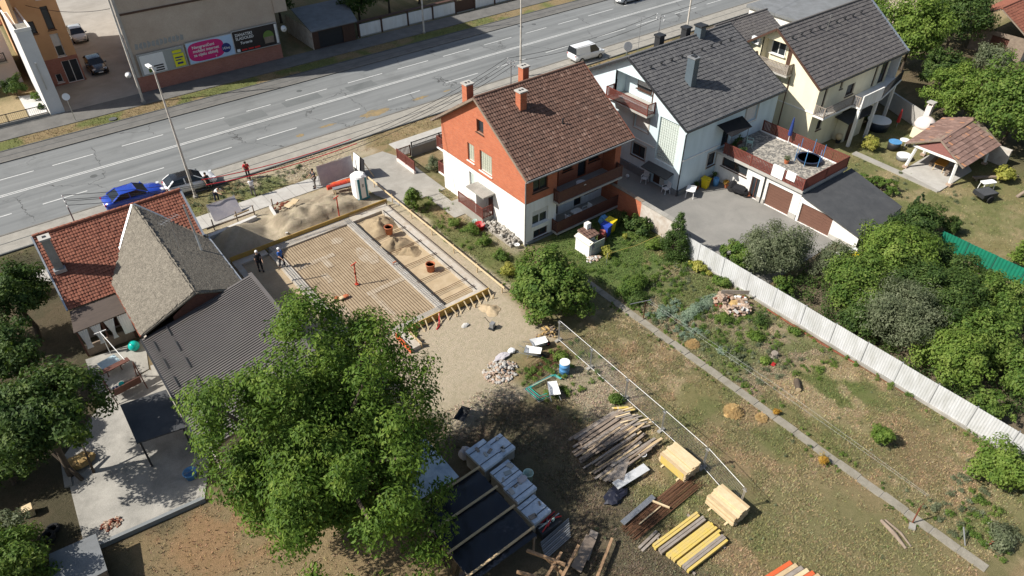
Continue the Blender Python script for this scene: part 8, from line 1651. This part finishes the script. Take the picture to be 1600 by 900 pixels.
ov = thing('outdoor_oven', 'pale brick outdoor oven with chimney beside the gazebo', 'oven', (69.6, 25.2, 0)); MB().box(68.6, 70.6, 24.7, 25.9, 0, .95).build('base', 'cream_wall', ov); q = MB(); q.lathe([(.95, .95), (.95, 1.2), (.8, 1.6), (.45, 1.85), (.001, 1.92)], (69.6, 25.3, 0), 20); q.build('dome', 'pink_wall', ov, smooth=True)
MB().obox((69.1, 24.55, 1.35), (.6, .3, .55), R(25)).build('mouth', 'dark_metal', ov); MB().box(70.2, 70.7, 25.5, 26.0, 1.0, 2.7).build('chimney', 'pink_wall', ov); MB().box(70.1, 70.8, 25.4, 26.1, 2.95, 3.05).build('chimney_cap', 'concrete_light', ov)
for dx, dy in ((.14, .1), (.56, .1), (.14, .5), (.56, .5)): MB().box(70.1 + dx - .05, 70.1 + dx + .05, 25.4 + dy - .05, 25.4 + dy + .05, 2.7, 2.95).build('cap_leg', 'pink_wall', ov)
def round_tub(label, x, y, r_, h, m1, m2, cat='tub', name='garden_tub'):
    t = thing(name, label, cat, (x, y, 0)); MB().lathe([(r_ * .92, 0), (r_, h * .6), (r_, h), (r_ * .9, h), (r_ * .88, h * .8)], (x, y, 0), 22).build('wall', m1, t, smooth=True); MB().lathe([(.001, h * .82), (r_ * .89, h * .82)], (x, y, 0), 22).build('surface', m2, t); MB().lathe([(r_ * .88, h), (r_ * 1.03, h), (r_ * 1.03, h + .05), (r_ * .88, h + .05)], (x, y, 0), 22).build('rim', m2 if m2 != 'water' else 'plastic_white', t); return t
round_tub('round above-ground pool with white rim by the cream house', 67.6, 28.7, 1.05, .9, 'plastic_dark' if 'plastic_dark' in MATS else mat('plastic_dark', (.02, .03, .05), .5, .2), 'water', 'pool', 'round_pool'); round_tub('grey tub with white cover beside the gazebo', 63.8, 23.9, .62, .42, 'metal_grey', 'plastic_white'); round_tub('dark drum with blue top near the gazebo', 64.9, 25.5, .55, .75, 'dark_metal', 'plastic_sky')
table('small round white table beside the blue topped drum', 66.1, 25.2, 0, .42)
ru_ = thing('parasol', 'closed red parasol by the concrete boundary wall', 'parasol', (69.4, 27.7, 0)); MB().cyl((69.4, 27.7, 0), (69.4, 27.7, 1.9), .03, n=8).build('pole', 'metal_grey', ru_); MB().lathe([(.04, .5), (.16, .55), (.14, 1.2), (.06, 1.8), (.001, 1.95)], (69.4, 27.7, 0), 10).build('canopy', 'plastic_red', ru_)
for i, (x, y, lab) in enumerate([(62.0, 29.4, 'round pale lamp globe plant pot at the cream house porch'),]):
    t = thing('planter', lab, 'planter', (x, y, 0)); MB().lathe([(.2, 0), (.26, .35), (.001, .3)], (x, y, 0), 12).build('pot', 'dark_metal', t); MB().ball((x, y, .62), .33, 14, 10, .05, rnd).build('globe', 'timber_pale', t, smooth=True)
table('grey garden table beside the cream house porch', 63.9, 27.6, 0, .5, 'metal_grey')
gl = thing('trailer', 'small dark garden trailer with white board on the right lawn', 'trailer', (62.6, 16.2, 0), R(-20)); MB().box(-.75, .75, -.55, .55, .45, .52).build('bed', 'dark_metal', gl, local=True)
for s in (1, -1): MB().box(-.75, .75, s * .55 - .02, s * .55 + .02, .52, .8).build('side', 'dark_metal', gl, local=True); MB().cyl((0, s * .62, .32), (0, s * .72, .32), .32, n=16).build('wheel', 'rubber', gl, local=True)
MB().box(-.76, -.72, -.54, .54, .52, .8).box(.72, .76, -.54, .54, .52, .8).build('end_board', 'dark_metal', gl, local=True); MB().box(-.74, .74, -.53, .53, .76, .79).build('cover', 'felt', gl, local=True); MB().bar((.75, 0, .45), (1.6, 0, .3), .06).build('drawbar', 'dark_metal', gl, local=True)
wt = table('white rectangular table beside the dark garden trailer', 64.3, 16.8, 0, rect=(1.3, .6), rz=R(-25), h=.8)
lg_ = thing('log_swing', 'log swing frame at the right edge of the lawn', 'frame', (66, 13.9, 0)); MB().cyl((65.2, 14.6, .0), (66.8, 13.6, 1.9), .14, .12, n=8).build('log', 'timber_old', lg_); MB().cyl((66.2, 12.2, 0), (66.8, 13.6, 1.9), .12, n=8).build('log', 'timber_old', lg_); MB().cyl((66.8, 13.6, 1.9), (68.8, 14.9, 1.8), .1, n=8).build('beam', 'timber_old', lg_); MB().cyl((68.8, 14.9, 1.8), (69.3, 15.6, 0), .1, n=8).build('log', 'timber_old', lg_)
wl_ = thing('wood_ledge', 'long weathered timber ledge beside the yellow green shrub', 'beam', (66, 18, 0)); MB().bar((64.9, 18.2, .35), (68.2, 15.9, .35), .3, .12).build('beam', 'timber_old', wl_)
for t_ in (.1, .9): p = Vector((64.9, 18.2, 0)).lerp(Vector((68.2, 15.9, 0)), t_); MB().box(p.x - .08, p.x + .08, p.y - .08, p.y + .08, 0, .29).build('post', 'timber_old', wl_)
ob = bucket('orange bucket with yellow lid behind the thicket at the right edge', 49.4, 7.9, 0, 'orange_tube', .4, .75, 'bucket'); MB().cyl((49.4, 7.9, .785), (49.4, 7.9, .83), .43, n=18).build('lid', 'plastic_yellow', ob)

# ------------------------------------------------------------------ vegetable garden and lawn
ru = thing('brick_ruin', 'heap of broken pale bricks beside the white fence', 'rubble', (35.0, 20.3, 0)); rnd = random.Random(31); bm_ = []
for k in range(3): bm_.append(MB().box(-.13, .13, -.065, .065, -.035, .035).build('brick', ['rubble', 'concrete_pale', 'rust_red'][k], ru, local=True))
for k in range(170):
    o = bm_[k] if k < 3 else bm_[0 if k % 5 else (1 if k % 2 else 2)].copy()
    if k >= 3: C.objects.link(o)
    a = rnd.uniform(0, 6.28); q = rnd.uniform(.45, 1.0) if k % 4 else rnd.random(); hh = .65 * (1 - abs(q - .7) * 1.7); o.location = (1.0 * q * math.cos(a), 1.25 * q * math.sin(a), .04 + max(0, hh) * rnd.random()); o.rotation_euler = (rnd.uniform(-.4, .4), rnd.uniform(-.4, .4), rnd.uniform(0, 3)); o.scale = [rnd.uniform(1, 1.6)] * 3
MB().bar((34.8, 21.2, .8), (36.3, 20.0, .75), .05, .3).build('board', 'timber_grey', ru); MB().ball((35.2, 20.2, .1), (.5, .45, .25), 10, 6, .2, rnd).build('leaf_heap', 'straw', ru)
gpst = thing('washing_post', 'brown metal post with two wires beside the garden path', 'post', (29.2, 23.1, 0)); MB().cyl((29.25, 23.1, 0), (29.25, 23.1, 1.6), .04, n=8).build('post', 'rust', gpst); MB().bar((28.2, 23.5, 1.58), (29.6, 22.95, 1.6), .04).build('crossbar', 'metal_grey', gpst)
for dx in (.1, .45): MB().tube([(29.25 + dx * .5, 23.0, 1.58), (29.6 + dx, 13, 1.2), (29.5 + dx * .3, 4.0, 1.3)], .004, 4).build('wire', 'metal_grey', gpst)
st_ = thing('stake', 'rusty leaning stake on a small stone at the lower garden path', 'stake', (28.6, 3.85, 0)); MB().tube([(28.6, 3.85, 0), (28.58, 3.9, 1.45)], .035, 6).build('post', 'rust_red', st_); MB().bar((28.3, 3.9, 1.42), (28.85, 3.9, 1.45), .04).build('crossbar', 'rust', st_); MB().obox((28.4, 3.75, .06), (.35, .3, .12), .4).build('footing', 'concrete', st_)
for i, (x, y, r_, h, lab) in enumerate([(27.4, 14.1, .5, .45, 'round heap of dry straw left of the garden path'), (29.9, 19.4, .4, .25, 'low heap of dry straw right of the garden path'), (28.3, 12.8, .25, .1, 'small patch of dry stalks near the garden path')]):
    m0 = mound('straw_heap', lab, x, y, r_, h, 'straw', 'heap', 'straw heaps', seed=40 + i); r2 = np.random.default_rng(50 + i); nn = 1100; a = r2.uniform(0, 6.28, nn); q = r2.random(nn) ** .6 * r_; c_ = np.stack([x + q * np.cos(a), y + q * np.sin(a), h * (1 - q / r_) + .04 + .04 * r2.random(nn)], -1); d = r2.normal(size=(nn, 3)); d[:, 2] *= .3; d /= np.linalg.norm(d, axis=1)[:, None]; s_ = np.cross(d, [0, 0, 1.0]); v = np.stack([c_ - d * .16, c_ - d * .16 + s_ * .02, c_ + d * .16 + s_ * .02, c_ + d * .16], 1).reshape(-1, 3)
    stuff(np_mesh('stalks', v, np.arange(len(v)).reshape(-1, 4), 'straw', m0))
lo = thing('log', 'short cut log standing on the dry lawn', 'log', (32.0, 13.0, 0)); MB().cyl((31.75, 12.75, .18), (32.35, 13.3, .2), .18, .17, 12).build('trunk', 'bark', lo); MB().cyl((31.74, 12.74, .18), (31.749, 12.749, .18), .165, n=12).build('cut_face', 'timber_pale', lo)
sm_ = thing('tree_stump', 'grey dead stump with twigs in the vegetable garden', 'stump', (33.2, 15.5, 0)); MB().lathe([(.3, 0), (.24, .1), (.2, .32), (.001, .34)], (33.2, 15.5, 0), 10).build('stump', 'timber_grey', sm_)
for k in range(16): a = rnd.uniform(0, 6.28); MB().tube([(33.2, 15.5, .15), (33.2 + .5 * math.cos(a), 15.5 + .5 * math.sin(a), .2 + .3 * rnd.random())], .014, 4).build('twig', 'bark', sm_)
single('red_cloth', MB().ball((32.5, 15.05, .06), (.2, .14, .07), 10, 6, .25, rnd), 'plastic_red', 'small red cloth on the soil near the stump', 'cloth')
hl = thing('hollow_log', 'old split grey log in the grass at the lower right', 'log', (27.3, 4.1, 0)); MB().tube([(27.5, 4.9, .06), (27.3, 4.1, .07), (27.0, 3.3, .05)], [.09, .12, .07], 8).tube([(27.7, 4.8, .05), (27.6, 3.9, .06), (27.3, 3.2, .05)], [.05, .07, .04], 7).build('wood', 'timber_old', hl)
brw = thing('garden_tool', 'rusty iron handle lying in the weeds at the end of the garden path', 'tool', (29.6, 1.8, 0)); MB().tube([(29.4, 1.6, .1), (29.6, 1.9, .5), (29.75, 2.1, .75)], .03, 6).build('handle', 'metal_grey', brw); MB().tube([(30.3, .9, .1), (30.9, .8, .35)], .04, 6).build('bar', 'rust_red', brw)

# ------------------------------------------------------------------ left yard
single('exercise_ball', MB().ball((1.45, 41.0, .37), .34, 20, 14), 'plastic_teal', 'turquoise exercise ball by the brown metal roof', 'ball', smooth=True)
tt = table('yard table with a pale blue patterned cloth', -.2, 39.9, .045, rect=(1.0, .8), rz=R(12), m='wood_brown'); MB().box(-.54, .54, -.44, .44, .722, .735).box(-.54, .54, -.45, -.441, .5, .72).box(.541, .55, -.44, .44, .55, .735).build('tablecloth', 'print_sky2' if 'print_sky2' in MATS else mat('print_sky2', (.45, .58, .64), .8, .3, 9, 40, 0), tt, local=True)
sw = thing('swing_bench', 'swing bench with brown canopy and striped cushion in the left yard', 'swing', (.0, 37.6, .05), R(8)); MB().slab([(-.8, .3, 1.75), (.9, .3, 1.75), (.9, .75, 1.7), (-.8, .75, 1.7)], .05).build('canopy', 'wood_brown', sw, local=True); MB().box(-.75, .85, -.35, .2, .45, .55).build('seat', 'timber_old', sw, local=True); MB().slab([(-.75, -.45, .5), (.85, -.45, .5), (.85, -.55, 1.05), (-.75, -.55, 1.05)], .06).build('backrest', 'wood_brown', sw, local=True)
for k in range(8): MB().box(-.7 + k * .1, -.65 + k * .1, -.34, .18, .551, .62).build('cushion_stripe', 'fabric_white' if k % 2 == 0 else 'fabric_blue', sw, local=True)
for s in (-.85, .95):
    for y in (-.7, .8): MB().bar((s, 0, 1.75), (s, y, 0), .06).build('leg', 'wood_brown', sw, local=True)
MB().cyl((-.1, .0, .63), (-.1, .0, .75), .15, n=12).build('pot', 'plastic_teal', sw, local=True)
cpt = thing('carport', 'dark flat carport roof beside the brown metal roof', 'carport', (.6, 32.3, 0)); MB().slab([(-.65, 30.8, 2.3), (1.75, 30.3, 2.3), (1.75, 33.6, 2.4), (-.6, 34.0, 2.4)], .08).build('roof', 'felt', cpt)
for x, y in ((-.5, 31.0), (-.5, 33.8), (1.6, 30.6), (1.6, 33.4)): MB().box(x - .05, x + .05, y - .05, y + .05, 0, 2.22).build('post', 'dark_metal', cpt)
wlp = thing('clothes_line_post', 'white T-shaped clothes post in the left yard', 'post', (.1, 41.6, .04)); MB().cyl((.1, 41.6, .04), (.1, 41.6, 1.9), .03, n=6).build('post', 'plastic_white', wlp); MB().bar((-.25, 41.6, 1.9), (.45, 41.6, 1.9), .04).build('crossbar', 'plastic_white', wlp); MB().tube([(.1, 41.6, 1.9), (.6, 38.3, 1.75)], .02, 5).build('line', 'plastic_white', wlp)
shd = thing('small_shed', 'grey sheet roofed shed at the bottom left', 'shed', (-5, 26.6, 0)); MB().slab([(-6.2, 25.2, 1.2), (-3.9, 25.2, 1.2), (-3.8, 27.3, 1.45), (-5.8, 27.5, 1.45)], .06).build('roof', 'felt_pale', shd); MB().box(-6.0, -4.05, 25.4, 27.2, 0, 1.12).build('walls', 'timber_old', shd)
wl3 = thing('yard_wall', 'low dark wall along the lower edge of the concrete yard', 'wall', (-1.6, 27.4, 0)); MB().slab([(-4.3, 27.75, .32), (-4.3, 27.55, .32), (1.0, 27.0, .32), (1.0, 27.2, .32)], .4).build('wall', 'grey_plinth', wl3)
bb = thing('wooden_box', 'pale wooden box in the dark scrub at the left edge', 'box', (-6.3, 31.8, 0)); MB().box(-6.5, -6.1, 31.6, 32.0, 0, .5).build('box', 'timber_pale', bb); MB().box(-6.53, -6.07, 31.57, 32.03, .501, .55).build('lid', 'timber_pale', bb)
ty = thing('tyre_stack', 'old tyres lying in the dark scrub at the bottom left', 'tyres', (-5.9, 29.6, 0))
for x, y, z in ((-5.9, 29.6, 0), (-5.6, 30.1, 0), (-5.85, 29.65, .19)): MB().lathe([(.18, .02), (.3, 0), (.34, .05), (.34, .13), (.3, .18), (.18, .16), (.18, .02)], (x, y, z), 18).build('tyre', 'rubber', ty, smooth=True)
bl2 = bucket('light blue tub at the right of the concrete yard', .95, 29.0, .05, 'plastic_sky', .35, .4)
wtr = thing('dead_tree', 'bare leaning trunk with forks at the edge of the concrete yard', 'tree', (-4.4, 33.2, 0)); MB().tube([(-3.7, 32.4, 0), (-4.2, 33.3, 1.4), (-4.7, 34.2, 2.6)], [.12, .1, .07], 7).tube([(-3.1, 32.5, 0), (-3.0, 32.7, 1.2), (-2.9, 33.2, 2.3)], [.08, .06, .04], 6).build('trunk', 'bark', wtr); MB().ball((-3.5, 33.6, .25), (.7, .5, .28), 12, 7, .2, rnd).build('leaf_heap', 'straw', wtr)
tr3 = single('tree_guard', MB().prism([(-4.55, 32.4), (-4.2, 32.3), (-4.0, 34.5), (-4.3, 34.6)], .0, .12), 'concrete', 'low concrete edging at the left side of the concrete yard', 'edging')
